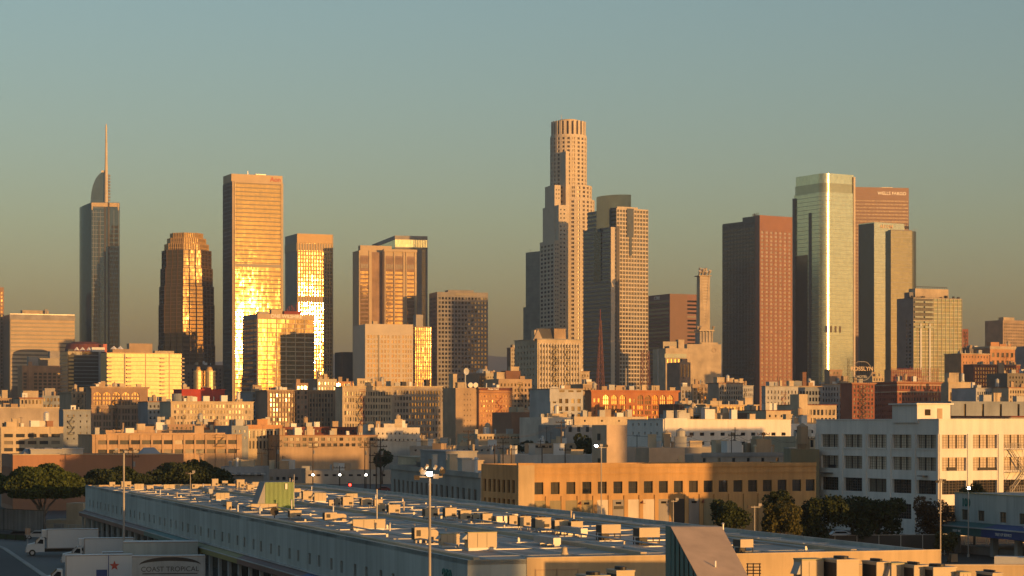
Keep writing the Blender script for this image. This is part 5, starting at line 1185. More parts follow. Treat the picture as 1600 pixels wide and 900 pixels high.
# piers between the lower bays and recessed panels
for i, c in enumerate((855, 879.5, 904.5, 929, 953, 977.5, 1001, 1025, 1048, 1072, 1095, 1118, 1141, 1164, 1187, 1210, 1233)):
    u = b.ux(c); m = MB(); m.fbox(f, u-0.35, u+0.35, 0.003, 0.22, 0, zb-3*px); m.build('pier', 'ochre', b.e)
b.box('belt_course', xs, b.W, -0.16, -0.003, zt+1.2, zt+1.5, 'ochre'); b.box('belt_course', xs, b.W, -0.2, -0.003, H-0.5, H+0.1, 'ochre')
lowbays = [(834, 853, 'olive'), (857, 877, 'olive'), (881, 902, 'olive'), (907, 925.5, 'olive'), (932, 950, 'white'), (957, 975, 'dark'), (980, 998, 'white'), (1004, 1022, 'white'), (1028, 1045, 'shop'), (1053, 1069, 'black'), (1076, 1092, 'shop'), (1099, 1115, 'olive')]
W('olive_panel', (0.24, 0.21, 0.13)); W('white_panel', (0.55, 0.50, 0.42)); W('shop_panel', (0.24, 0.23, 0.22))
for a, c, k in lowbays:
    mt = {'olive': 'olive_panel', 'white': 'white_panel', 'dark': 'shop_panel', 'black': 'grille_black', 'shop': 'shop_panel'}[k]
    m = MB(); m.fbox(f, b.ux(a), b.ux(c), 0.003, 0.1, 0.3, zl-1.0*px); p = m.build('bay_panel', mt, b.e)
    if k in ('dark', 'shop') or (a, c) == (907, 925.5):
        mm = MB(); q = (b.ux(a)+b.ux(c))/2; mm.fbox(f, q-0.45, q+0.45, 0.11, 0.18, zl-8*px, zl-4.5*px); mm.build('vent_window', 'win_dark', p)
    if k == 'dark': mm = MB(); mm.fbox(f, b.ux(a)+0.2, b.ux(c)-0.2, 0.11, 0.16, zl-16*px, zl-11*px); mm.build('dock_opening', 'grille_black', p)
for c in (906, 1003, 1098):
    u = b.ux(c); m = MB(); m.fbox(f, u-0.35, u+0.35, 0.25, 0.6, zl-7.5*px, zl-7*px); m.tube(f(u, 0.3, zl-7*px), f(u, 0.35, zl-3*px), 0.09); m.tube(f(u-0.3, 0.5, zl-7*px), f(u-0.1, 0.4, zl-4.5*px), 0.12); m.build('wall_lamp', 'roof_red', b.e)
b.done()
bs = B('stair_tower', 'tall plain square stair tower rising behind the ochre block parapet', 925, 948, 980, 664, 378, 'tower', th=23)
bs.block(0, bs.W, 0, bs.D, 0, bs.H, 'hood_tan', None, None, par=0.3)
bs.box('door', -0.1, -0.003, bs.uy(939), bs.uy(934.5), bs.z(728), bs.z(716.5), 'grille_black'); bs.box('vent', -0.1, -0.003, bs.uy(938), bs.uy(934), bs.z(688), bs.z(677.5), 'grille_black')
b2 = B('roof_house', 'wide tan plaster roof house with a pale door on the ochre block roof', 993, 1014, 1070, 700, 385, 'roof house', th=23)
b2.block(0, b2.W, 0, b2.D, 0, b2.H, 'hood_tan', None, None, par=0.3); b2.box('door', b2.ux(1060.5), b2.ux(1066.5), -0.08, -0.003, b2.z(728), b2.z(712.5), 'cream')
m = MB(); m.box(b2.ux(1058), b2.ux(1058.6), -0.1, -0.003, b2.z(719), b2.z(718), ); m.build('wall_lamp', 'trim_dark', b2.e)
# left shaded wings of the block
def frontal(name, label, xa, Ya, xb, Yb, yt, mat, spec=None, D=18, glass='win_dark', cat='warehouse', rec=0.3, clut=0, roof='roof_gray', par=0.6, ex=None):
    """block whose front runs between two pixel columns at two depths"""
    ax, ay = (xa-800)*Ya/F, Ya; bx, by = (xb-800)*Yb/F, Yb
    th = math.degrees(math.atan2(by-ay, bx-ax))
    q = B(name, label, None, xa, xb, yt, Ya, cat, th, D, Wd=math.hypot(bx-ax, by-ay))
    R = None
    if spec: n, fr_, f0, p, h, nr = spec[:6]; mg = (spec[6] if len(spec) > 6 else 0.03)*q.W; R = (bays(mg, q.W-mg, n, fr_), rows(q.H-f0*q.px, p*q.px, h*q.px, nr))
    q.block(0, q.W, 0, q.D, 0, q.H, mat, R, None, rec, glass, roof=roof, par=par)
    if clut: q.clutter(clut, sum(map(ord, label)))
    q.done(); return q
bw2 = frontal('warehouse', 'long dark grey block with many narrow upright windows below the floodlight mast top', 611, 520, 750.5, 428, 726, 'concrete', (17, 0.42, 22, 38, 26, 2, 0.02), D=26, clut=4)
m = MB(); m.fbox(bw2.fr('R'), 0, bw2.W, 0.003, 0.35, bw2.H-1.0, bw2.H+0.05); m.build('cornice', 'concrete', bw2.e)
for p0, p1, yt, mt in ((615, 622, 716, 'cream'), (640, 650, 722, 'gray_wall'), (657, 697, 704, 'gray_wall'), (697, 706, 720, 'cream')): bw2.pent(p0, p1, yt, mt, 6, 7, 'roof_house')
bw2.pent(715, 722, 717, 'cabinet_gray', 3, 2, 'roof_unit')

W('frame_brown', (0.16, 0.13, 0.10))
# ------------------------------------------------------------------ big white factory
b = B('factory', 'big white four storey factory with wide gridded windows, shaded left side and sunlit front', 1275, 1467, 1660, 656, 400, 'factory', th=27.5)
px = b.px; H = b.H
def fac_frame(o, w_, h_): near_frame(o, w_, h_, 8, 4, 'frame_brown', 0.05); 
cR = [(b.ux(a), b.ux(c)) for a, c in ((1471.5, 1510), (1520, 1558), (1568, 1607))]; cL = [(b.uy(c), b.uy(a)) for a, c in ((1283, 1310), (1318.5, 1347), (1356, 1385), (1394, 1424), (1432.5, 1463))]
rws = [(H-45*px, H-23.5*px), (H-80*px, H-59*px), (H-117*px, H-95*px), (H-158*px, H-134*px)]
b.block(0, b.W, 0, b.D, 0, H, 'white_building', (cR, rws, 0.55, 'factory_pane'), (cL, rws, 0.55, 'factory_pane'), extra=fac_frame)
for s_, cc in (('R', cR), ('L', cL)):
    f = b.fr(s_); L_ = b.W if s_ == 'R' else b.D
    edges = [0]+[(cc[k][1]+cc[k+1][0])/2 for k in range(len(cc)-1)]+([L_] if s_ == 'L' else [])
    for u in edges:
        m = MB(); m.fbox(f, max(0, u-0.55), min(L_, u+0.55), 0.003, 0.18, 0, H-22*px); m.build('pier', 'white_building', b.e)
    for (a, c) in cc:                              # heavier mullions, sills and an opened sash row
        m = MB()
        for (z0, z1) in rws[:3]:
            for k in (1, 2): u = a+(c-a)*(0.02+k*0.32); m.fbox(f, u-0.09, u+0.09, -0.54, -0.42, z0, z1)
        m.build('mullion', 'trim_dark', b.e)
        m = MB(); m.fbox(f, a-0.1, c+0.1, 0.003, 0.15, rws[0][0]-0.25, rws[0][0]-0.05); m.build('sill', 'white_building', b.e)
    (a, c) = cc[0]; z0 = rws[1][0]; m = MB(); m.fbox(f, a+(c-a)*0.28, a+(c-a)*0.66, -0.5, -0.3, z0+0.05, z0+0.65); m.build('open_sash', 'grille_black', b.e)
for ch in b.e.children:
    if ch.name.startswith('window') and ch.location.z < rws[1][0]-1: ch.data = pane_mesh(ch.data.vertices[1].co.x*2, max(v.co.z for v in ch.data.vertices), 'win_dark')
(a, c) = cR[1]; z0 = rws[1][0]; m = MB(); m.fbox(b.fr('R'), a+(c-a)*0.28, c, -0.5, -0.3, z0+0.05, z0+0.55); m.build('open_sash', 'grille_black', b.e)
m = MB(); f = b.fr('R')
for s_, cc in (('R', cR), ('L', cL)):
    for (a, c) in cc: m.fbox(b.fr(s_), a+0.05, c-0.05, -0.52, -0.3, rws[2][0]+0.02, rws[2][1]-0.02)
m.build('dark_glazing', 'ground_glass', b.e) if 'ground_glass' in MATS else None
m = MB(); m.box(-0.12, 0.3, -0.12, b.D, H, H+0.2); m.box(0.3, b.W, -0.12, 0.3, H, H+0.2); m.build('coping', 'white_building', b.e)
bq = B('roof_house', 'white flat roofed stair house with a door on the big white factory roof', 1394, 1433, 1485, 632, 405, 'roof house', th=27.5)
bq.block(0, bq.W, 0, bq.D, b.H-0.5, bq.H, 'white_building', None, None, par=0.2); m = MB(); m.box(-0.5, bq.W+0.4, -0.5, bq.D+0.5, bq.H, bq.H+0.25); m.build('eaves', 'white_building', bq.e)
bq.box('window', bq.ux(1445), bq.ux(1453.5), -0.1, -0.003, bq.z(649), bq.z(639.5), 'win_dark'); bq.box('door', bq.ux(1464.5), bq.ux(1472), -0.1, -0.003, bq.z(656), bq.z(638), 'tan')
# fire escape of the factory
def nearescape(b, u, zs, wd, out=1.4, mat='pole_gray'):
    f = b.fr('R')
    for k, z in enumerate(zs):
        m = MB(); m.fbox(f, u-wd/2, u+wd/2, 0.02, out, z-0.1, z)
        for q in range(9): uu = u-wd/2+wd*q/8; m.fbox(f, uu-0.03, uu+0.03, out-0.06, out, z, z+1.1)
        m.fbox(f, u-wd/2, u+wd/2, out-0.06, out, z+1.05, z+1.1); m.fbox(f, u-wd/2, u+wd/2, out-0.06, out, z+0.5, z+0.55)
        m.tube(f(u-wd/2, 0.05, z-1.8), f(u-wd/2, out, z-0.1), 0.05); m.tube(f(u+wd/2, 0.05, z-1.8), f(u+wd/2, out, z-0.1), 0.05)
        m.build('fire_escape_platform', mat, b.e)
        if k < len(zs)-1:
            m = MB(); z2 = zs[k+1]; a, c = (u-wd*0.35, u+wd*0.4) if k % 2 == 0 else (u+wd*0.4, u-wd*0.35)
            m.tube(f(a, 0.5, z), f(c, 0.5, z2), 0.09, 4); m.tube(f(a, 1.1, z), f(c, 1.1, z2), 0.09, 4); m.tube(f(a, 1.1, z+1), f(c, 1.1, z2+1), 0.05, 4)
            for t in range(9): v = t/8; m.tube(f(a+(c-a)*v, 0.5, z+(z2-z)*v), f(a+(c-a)*v, 1.1, z+(z2-z)*v), 0.06, 4)
            m.build('fire_escape_stair', mat, b.e)
nearescape(b, b.ux(1585), [b.z(702, b.ux(1585)), b.z(737, b.ux(1585)), b.z(768, b.ux(1585))], 4.4)
for q0, q1 in ((1289, 1302), (1441, 1450)):
    m = MB(); f = b.fr('L'); ua, ub = b.uy(q1), b.uy(q0); z = b.z(745); m.fbox(f, ua, ub, 0.1, 1.2, z, z+0.15); m.build('awning_lamp', 'trim_dark', b.e)

# ------------------------------------------------------------------ brown wall building far left, small buildings behind the fig tree
b = B('warehouse', 'long brown blank walled building behind the fig trees, its left end glowing orange', 12 if False else -10, 20, 287, 711, 520, 'warehouse', th=18, D=30)
b.block(0, b.W, 0, b.D, 0, b.H, 'brown_wall', None, (bays(0.5, b.D-0.5, 12, 0.4), [(b.H-12, b.H-3)]), par=0.4, glass='win_dark', roof='roof_gray')
b.box('coping', -0.1, b.W, -0.12, 0.35, b.H, b.H+0.2, 'cream'); b.pent(48, 98, 703, 'roof_gray', 3, 10, 'roof_house'); b.pent(98, 130, 702, 'pale_gray', 4, 9, 'roof_house')
m = MB(); 
for q0, q1 in ((36, 62), (66, 92), (222, 252)):
    x0, x1 = b.ux(q0, 4), b.ux(q1, 4); m.face([(x0, 4, b.H), (x1, 4, b.H), (x1-1, 8, b.H+1.6), (x0+1, 8, b.H+1.6)]); m.face([(x0, 12, b.H), (x1, 12, b.H), (x1-1, 8, b.H+1.6), (x0+1, 8, b.H+1.6)]); m.face([(x1, 4, b.H), (x1, 12, b.H), (x1-1, 8, b.H+1.6)]); m.face([(x0, 4, b.H), (x0, 12, b.H), (x0+1, 8, b.H+1.6)])
m.build('roof_monitor', 'roof_gray', b.e)
b = frontal('shed', 'small pale plaster shed lit orange between the fig tree and the market end', 72, 430, 128, 428, 812, 'cream', None, D=6, cat='shed', par=0.2)
b.box('upper_wall', b.ux(100), b.ux(126), 1, 5, 0, b.z(786), 'cream'); b.box('shutter', b.ux(84), b.ux(100), -0.08, -0.003, 0.2, b.z(819), 'shop_panel')
b = frontal('commercial_building', 'blue grey low shaded building low behind the far end of the market roof', 345, 560, 412, 560, 729, 'blue_gray', (6, 0.6, 10, 9, 4, 1), D=12, cat='building', clut=2)
b.box('roof_canopy', -0.5, b.W+0.5, -2, -0.01, b.z(741), b.z(740), 'white_paint')
# low blocks right behind the market roof
frontal('commercial_building', 'low shaded mauve block with small roof boxes beside the green corrugated roof hatch', 398, 600, 470, 600, 733, 'shop_panel', (7, 0.5, 12, 12, 5, 1), D=14, cat='building', clut=4)
frontal('warehouse', 'long low shaded shed with pale roof edge across the street beyond the market', 448, 760, 610, 760, 735, 'concrete', (12, 0.5, 6, 9, 3, 1), D=16, clut=3, roof='roof_white')
frontal('warehouse', 'flat pale roofed low shed behind the street lamps', 430, 980, 640, 980, 722, 'pale_gray', (20, 0.5, 3, 9, 2, 1), D=40, clut=5, roof='roof_white')
frontal('commercial_building', 'low tan shop with bright yellow front among the small trees', 490, 1080, 545, 1080, 704, 'travertine', (6, 0.5, 2, 9, 2, 1), D=20, cat='building', clut=3)
frontal('commercial_building', 'low cream shop with garage doors behind the small street trees', 500, 900, 560, 900, 712, 'cream', (4, 0.6, 4, 9, 5, 1), D=14, cat='building', clut=2)
frontal('warehouse', 'wide low dark shed stretching below the shaded pale loft', 640, 850, 800, 850, 697, 'concrete', (16, 0.3, 5, 9, 3, 1), D=30, clut=7)
frontal('warehouse', 'long low grey shed behind the dark grey narrow windowed block', 660, 640, 812, 620, 709, 'concrete', None, D=26, clut=6, roof='roof_gray')
frontal('warehouse', 'pale long low white wall left of the stair tower', 805, 560, 926, 560, 711, 'pale_gray', None, D=18, clut=3, roof='roof_white')
frontal('commercial_building', 'low cluttered tan house row below the long plain cream wall', 820, 780, 900, 780, 693, 'tan', (7, 0.4, 3, 9, 4, 1), D=20, cat='building', clut=5)
frontal('warehouse', 'long grey industrial hall behind the ochre block with a row of rooftop bits', 980, 520, 1145, 520, 699, 'concrete', None, D=20, clut=5)
b = frontal('warehouse', 'grey flat roofed hall with blue roof edge behind the ochre block shaded end', 1083, 470, 1276, 480, 711, 'concrete', (8, 0.2, 5, 9, 6, 1), D=24, clut=7, roof='roof_gray')
b.box('blue_roof_edge', 2, b.W-1, -0.2, -0.004, b.H-0.4, b.H+0.5, 'band_gray')
frontal('warehouse', 'olive shaded slab with cable lines beside the big white factory left corner', 1236, 430, 1280, 430, 737 if False else 702, 'olive_panel', None, D=12, clut=1)

# ------------------------------------------------------------------ market hall (long shaded side, big flat roof)
TH = math.degrees(math.atan2(0.312, 0.950)); ZR = 9.4
b = B('market_hall', 'long low market hall with flat roof, paired slot windows and a striped dock canopy', None, 730, 1468, 872, 175, 'market hall', th=TH, D=232.6, Wd=41.8, C=(-3.5, 175.0))
mk = b; b.H = ZR
m = MB()
cw = []
k = 0
while 6+9.5*k+6 < 232:
    for o_ in (26.7-19, 32.0-19):
        u = o_+9.5*k
        if 3 < u < 231: cw.append((u-0.5, u+0.5))
    k += 1
b.wall(m, 'L', 0, 0, 0, b.D, 4.5, ZR, cw, [(5.8, 6.95)], 0.3, 'win_dark')
m.face([(0,0,0),(b.W,0,0),(b.W,0,ZR),(0,0,ZR)]); m.face([(b.W,0,0),(b.W,b.D,0),(b.W,b.D,ZR),(b.W,0,ZR)]); m.face([(b.W,b.D,0),(0,b.D,0),(0,b.D,ZR),(b.W,b.D,ZR)])
m.face([(0,0,4.5),(0,b.D,4.5),(3.6,b.D,4.5),(3.6,0,4.5)]); m.face([(3.6,0,0),(3.6,b.D,0),(3.6,b.D,4.5),(3.6,0,4.5)]); m.face([(0,0,0),(0,0.5,0),(0,0.5,4.5),(0,0,4.5)])
m.build('wall', 'market_wall', b.e)
m = MB(); 
m.face([(0.3,0.3,ZR-0.35),(b.W-0.3,0.3,ZR-0.35),(b.W-0.3,b.D-0.3,ZR-0.35),(0.3,b.D-0.3,ZR-0.35)]); 
W('roof_membrane', (0.34, 0.325, 0.305), scale=0.16, var=0.42, streak=0.12, rough=0.7); m.build('roof', 'roof_membrane', b.e)
for nm, (x0, x1, y0, y1) in (('side', (0, 0.3, 0, b.D)), ('end', (0.3, b.W, 0, 0.3)), ('side', (b.W-0.3, b.W, 0.3, b.D)), ('end', (0.3, b.W-0.3, b.D-0.3, b.D))):
    o = b.box('parapet', x0, x1, y0, y1, ZR-0.4, ZR, 'market_wall' if nm == 'side' else 'parapet_tan')
o = b.box('painted_lit_facing', 4.9, b.W+0.05, -0.06, -0.003, 0, ZR+0.02, 'parapet_tan')  # tan covers only the sunlit stretch, so the shadow edge is painted in
m = MB(); m.box(4.9, b.W+0.1, -0.1, 0.32, ZR+0.02, ZR+0.12); m.build('coping', 'cream', b.e)  # pale coping starts at the same painted sun edge
W('lot_patch', (0.13, 0.12, 0.115), scale=0.3, var=0.3)
# membrane seams, curbs and pipes running along the roof
def strip(nm, x0, x1, y0, y1, h, mat): return b.box(nm, x0, x1, y0, y1, ZR-0.349, ZR-0.35+h, mat)
for x in (3.2, 7.5, 12.0, 20.5, 25.0, 29.5, 38.6): strip('roof_seam', x, x+0.35, 1, b.D-1, 0.12, 'roof_white')
for x, y0, y1 in ((1.4, 3, 190), (17.0, 6, 225), (35.5, 4, 228)): strip('roof_curb', x, x+0.55, y0, y1, 0.35, 'cream')
for k in range(22): y = 9+k*10; strip('roof_seam', 1, b.W-1, y, y+0.22, 0.10, 'galv' if k % 3 else 'roof_white')
for (x, y0, y1) in ((5.2, 20, 90), (9.5, 60, 150), (14.2, 30, 70), (22.5, 12, 100), (33.2, 8, 160), (27.3, 90, 215), (6.4, 110, 205)):
    m = MB(); m.tube((x, y0, ZR+0.05), (x, y1, ZR+0.05), 0.09, 6)
    for q in range(int((y1-y0)/12)+1): m.box(x-0.1, x+0.1, y0+q*12-0.06, y0+q*12+0.06, ZR-0.35, ZR)
    m.build('roof_pipe', 'galv', b.e)
for (x, y) in [(rnd.uniform(2, 40), rnd.uniform(4, 228)) for _ in range(24)]:
    m = MB(); h = rnd.uniform(0.3, 1.0); m.cyl(x, y, 0.1, ZR-0.35, ZR+h, 6); m.cyl(x, y, 0.2, ZR+h, ZR+h+0.15, 8, 0.05); m.build('vent_pipe', rnd.choice(['white_paint', 'galv', 'cream']), b.e)
rp = random.Random(5)
for k in range(18):
    x, y = rp.uniform(2, 34), rp.uniform(4, 215); a, c = rp.uniform(2.5, 6), rp.uniform(4, 14)
    b.box('roof_patch', x, min(x+a, 40.5), y, y+c, ZR-0.349, ZR-0.345+0.004*k, rp.choice(['roof_gray', 'shop_panel', 'roof_white', 'lot_patch', 'lot_patch']))
for k in range(9):
    x, y = rp.uniform(3, 34), rp.uniform(10, 200); L_ = rp.uniform(3, 9)
    m = MB(); m.box(x, x+0.7, y, y+L_, ZR-0.1, ZR+0.5)
    for q in range(int(L_/2)+1): m.box(x+0.1, x+0.6, y+q*2, y+q*2+0.1, ZR-0.35, ZR-0.1)
    m.build('roof_duct', rp.choice(['galv', 'cabinet_gray']), b.e)
# canopy
ends = [0, 24, 55, 88, 122, 158, 196, b.D]; cm = ['brown_paint', 'brown_paint', 'blue_paint', 'brown_paint', 'olive_paint', 'teal_metal', 'brown_paint']
for (a, c), mt in zip(zip(ends, ends[1:]), ['teal_metal', 'blue_paint', 'brown_paint', 'olive_paint', 'teal_metal', 'brown_paint', 'brown_paint']):
    m = MB(); m.face([(-0.02,a,4.95),(-0.02,c,4.95),(-1.1,c,4.6),(-1.1,a,4.6)]); m.face([(-1.1,a,4.6),(-1.1,c,4.6),(-1.1,c,3.95),(-1.1,a,3.95)]); m.face([(-0.02,a,4.2),(-0.02,c,4.2),(-1.08,c,3.98),(-1.08,a,3.98)])
    m.build('canopy', mt, b.e)
b.box('canopy_ledge', -0.25, -0.003, 0, b.D, 4.95, 5.12, 'pale_gray'); b.box('canopy_edge', -1.2, -1.1, 0, b.D, 4.55, 4.66, 'pale_gray')
k = 0; y = 3.0
while y < b.D and k < 60:
    m = MB(); m.box(-0.6, -0.2, y-0.22, y+0.22, 0, 4.3); m.build('dock_column', 'pale_gray', b.e)
    m = MB(); m.box(3.2, 3.297, y+1.0, y+4.4, 1.2, 4.2); m.build('dock_door', 'grille_black', b.e); y += 6.2; k += 1
b.box('loading_dock', -0.9, 3.597, 0.6, b.D, 0, 1.2, 'shop_panel'); b.box('dock_back_wall', 3.3, 3.44, 0.6, b.D, 1.2, 4.45, 'trim_dark')
b.sign('200', 'L', 5.6, 7.1, 1.75, 'teal_paint', w=0.05, bold=0.05, ext=0.04)
m = MB()                                                    # faint ladder marks on the end wall
for k in range(4): m.box(5.6, 9.3, -0.09, -0.062, 6.2+k*0.75, 6.32+k*0.75)
for x in (5.6, 7.4, 9.2): m.box(x, x+0.1, -0.12, -0.092, 5.6, 8.6)
m.build('wall_rack', 'tan', b.e)
# second market hall at right
b = B('market_hall', 'second market hall at the right edge with number high on its shaded wall, teal canopy', None, 1900, 2000, 770, 290, 'market hall', th=TH, D=72, Wd=30, C=(69.75+0.312*72, 350-0.95*72))
b.H = ZR; D_ = b.D
m = MB(); cw = [(b.uy(q)-0.95, b.uy(q)+0.95) for q in (1507, 1533, 1567, 1598)]
b.wall(m, 'L', 0, 0, 0, D_, 4.5, ZR, cw, [(5.3, 6.9)], 0.25, 'win_soft', extra=lambda o, w_, h_: near_frame(o, w_, h_, 2, 1, 'trim_dark', 0.07))
m.face([(0,0,0),(b.W,0,0),(b.W,0,ZR),(0,0,ZR)]); m.face([(b.W,0,0),(b.W,D_,0),(b.W,D_,ZR),(b.W,0,ZR)]); m.face([(b.W,D_,4.5),(0,D_,4.5),(0,D_,ZR),(b.W,D_,ZR)]); m.face([(0,0,4.5),(0,D_,4.5),(b.W,D_,4.5),(b.W,0,4.5)])
m.build('wall', 'market_wall', b.e); r = MB(); r.face([(0.1,0.1,ZR-0.1),(b.W,0.1,ZR-0.1),(b.W,D_,ZR-0.1),(0.1,D_,ZR-0.1)]); r.build('roof', 'roof_membrane', b.e)
b.box('parapet', -0.1, 0.3, 0, D_, ZR, ZR+0.15, 'cabinet_olive')
for (a, c), mt in (((D_-13, D_+1.6), 'teal_metal'), ((0, D_-13), 'blue_paint')):
    m = MB(); m.face([(-0.02,a,5.0),(-0.02,c,5.0),(-2.8,c,4.4),(-2.8,a,4.4)]); m.face([(-2.8,a,4.4),(-2.8,c,4.4),(-2.8,c,3.1),(-2.8,a,3.1)]); m.face([(0,c,5.0),(-2.8,c,4.4),(-2.8,c,3.1),(0,c,3.1)]); m.face([(2,a,3.3),(2,c,3.3),(-2.7,c,3.2),(-2.7,a,3.2)]); m.build('canopy', mt, b.e)
b.box('canopy_edge', -2.95, -2.8, 0, D_+1.6, 4.3, 4.5, 'pale_gray')
b.sign('100', 'L', D_-3.6, 7.45, 1.7, 'teal_paint', w=0.05, bold=0.05, ext=0.04)
b.sign('FRUIT INC.', 'L', D_-5.8, 3.55, 0.55, 'sign_white', w=2.85, ext=0.02); b.sign('TREE OF SERVICE', 'L', D_-19.5, 3.5, 0.62, 'sign_white', w=2.85, ext=0.02)
for y in (D_-0.6, D_-12, D_-19, D_-26, D_-33, D_-42): b.box('dock_column', -0.4, 0.5, y-0.45, y+0.45, 0, 4.5, 'pale_gray')
b.box('loading_dock', 0.6, b.W, 2, D_-1, 0, 1.2, 'shop_panel'); b.box('inner_wall', 12, 12.4, 0, D_-2, 0, 4.5, 'shop_panel')
b.clutter(10, 77); 

# ------------------------------------------------------------------ near roof at the bottom edge
b = B('warehouse', 'near flat roof cut by the bottom edge, its pale back parapet glowing orange', None, 1165, 1640, 886, 152, 'warehouse', th=0, D=0.4)
b.H = 10.4
b.box('parapet', 7.5, b.W, 0, 0.4, 0, b.H, 'parapet_tan'); b.box('coping', 7.5, b.W, -0.05, 0.45, b.H, b.H+0.1, 'cream'); b.box('roof', -1, b.W+6, -60, -0.003, 0, 9.2, 'roof_membrane')

# ------------------------------------------------------------------ roof machines
def condenser(label, group):
    """box cooler on a steel stand: cabinet, coil side blackened as if unlit, fan grille, four legs"""
    t = thing('air_conditioning_unit', label, 'air conditioner', group=group)
    m = MB(); m.box(-1, 1, -0.8, 0.8, 0.55, 2.1); c = m.build('cabinet', 'cabinet', t)
    m = MB(); m.box(-1.02, -1.003, -0.72, 0.72, 0.65, 2.0); m.build('shaded_coil_side', 'grille_black', c)  # coil face blackened all over to carry the shade of the unlit side
    m = MB(); m.box(-1.05, 1.05, -0.85, 0.85, 2.1, 2.18); m.build('lid', 'cabinet', c)
    m = MB(); m.cyl(0, 0, 0.55, 2.18, 2.32, 14); m.build('fan', 'grille_black', c)
    m = MB(); m.box(0.15, 0.8, -0.82, -0.803, 0.75, 1.2); m.build('grille', 'grille_black', c)
    for sx in (-0.9, 0.8):
        for sy in (-0.7, 0.6): m = MB(); m.box(sx, sx+0.1, sy, sy+0.1, 0, 0.55); m.build('leg', 'pole_gray', t)
    return t
def packaged(label, group):
    """long rooftop unit: cabinet of several sections, hood, curb"""
    t = thing('air_conditioning_unit', label, 'air conditioner', group=group)
    m = MB(); m.box(-1, 1, -0.5, 0.5, 0.3, 1.8); c = m.build('cabinet', 'cabinet', t)
    m = MB()
    for x in (-0.35, 0.3): m.box(x, x+0.02, -0.512, -0.502, 0.35, 1.75)
    m.build('panel_seam', 'trim_dark', c)
    m = MB(); m.face([(-1.003,-0.4,1.7),(-1.003,0.4,1.7),(-1.4,0.4,1.15),(-1.4,-0.4,1.15)]); m.face([(-1.003,-0.4,1.7),(-1.4,-0.4,1.15),(-1.003,-0.4,1.15)]); m.face([(-1.003,0.4,1.7),(-1.4,0.4,1.15),(-1.003,0.4,1.15)]); m.build('intake_hood', 'cabinet_gray', c)
    m = MB(); m.box(-1.03, 1.03, -0.53, 0.53, 1.8, 1.87); m.build('lid', 'cabinet_olive', c)
    m = MB(); m.box(-0.95, 0.95, -0.45, 0.45, 0, 0.3); m.build('curb', 'white_paint', t)
    return t
def ducted(label, group):
    t = thing('air_conditioning_unit', label, 'air conditioner', group=group)
    m = MB(); m.box(-1, 0.1, -0.5, 0.5, 0.35, 1.8); c = m.build('cabinet', 'cabinet', t)
    m = MB(); m.box(-1.02, -1.003, -0.45, 0.45, 0.4, 1.7); m.build('shaded_coil_side', 'grille_black', c)  # black here also stands for the unlit side
    m = MB(); m.box(-0.85, -0.5, -0.52, -0.502, 0.8, 1.5); m.build('grille', 'grille_black', c)
    m = MB(); n = 8; P = [(0.1, 1.55), (0.55, 1.55)]+[(0.55+0.45*sin(pi/2*k/n), 1.1+0.45*cos(pi/2*k/n)) for k in range(1, n+1)]+[(1.0, 0), (0.6, 0), (0.6, 0.7), (0.1, 0.7)]
    m.face([(x, -0.35, z) for x, z in P]); m.face([(x, 0.35, z) for x, z in reversed(P)])
    for (a, za), (c_, zc) in zip(P, P[1:]+P[:1]): m.face([(a, -0.35, za), (c_, -0.35, zc), (c_, 0.35, zc), (a, 0.35, za)])
    m.build('duct_elbow', 'cabinet', t)
    for sx in (-0.9, -0.1): m = MB(); m.box(sx, sx+0.12, -0.4, 0.4, 0, 0.35); m.build('leg', 'pole_gray', t)
    return t
kinds = {}
def unit(kind, label, x0, x1, yb, yt, z0=ZR-0.35, rz=None, group='cooling units on the long market roof'):
    """places a machine so that its base front sits at photo row yb"""
    g = GX((x0+x1)/2, yb, z0); s = g.y/F; wd = (x1-x0)*s; ht = max(0.8, (yb-yt)*s)
    th = radians(TH) if rz is None else rz
    base = {'c': (2.0, 2.2), 'p': (2.2, 1.85), 'd': (2.0, 1.85)}[kind]
    k = wd/(base[0]*cos(th)+ (1.2*sin(th) if rz is None else 0)); kz = ht/base[1]
    sc_ = (k, min(k, 1.1), kz)
    if kind not in kinds: kinds[kind] = {'c': condenser, 'p': packaged, 'd': ducted}[kind](label, group); o = kinds[kind]; o.location = g; o.rotation_euler = (0, 0, th); o.scale = sc_
    else: o = clone(kinds[kind], g, th, label, group, sc_)
    return o
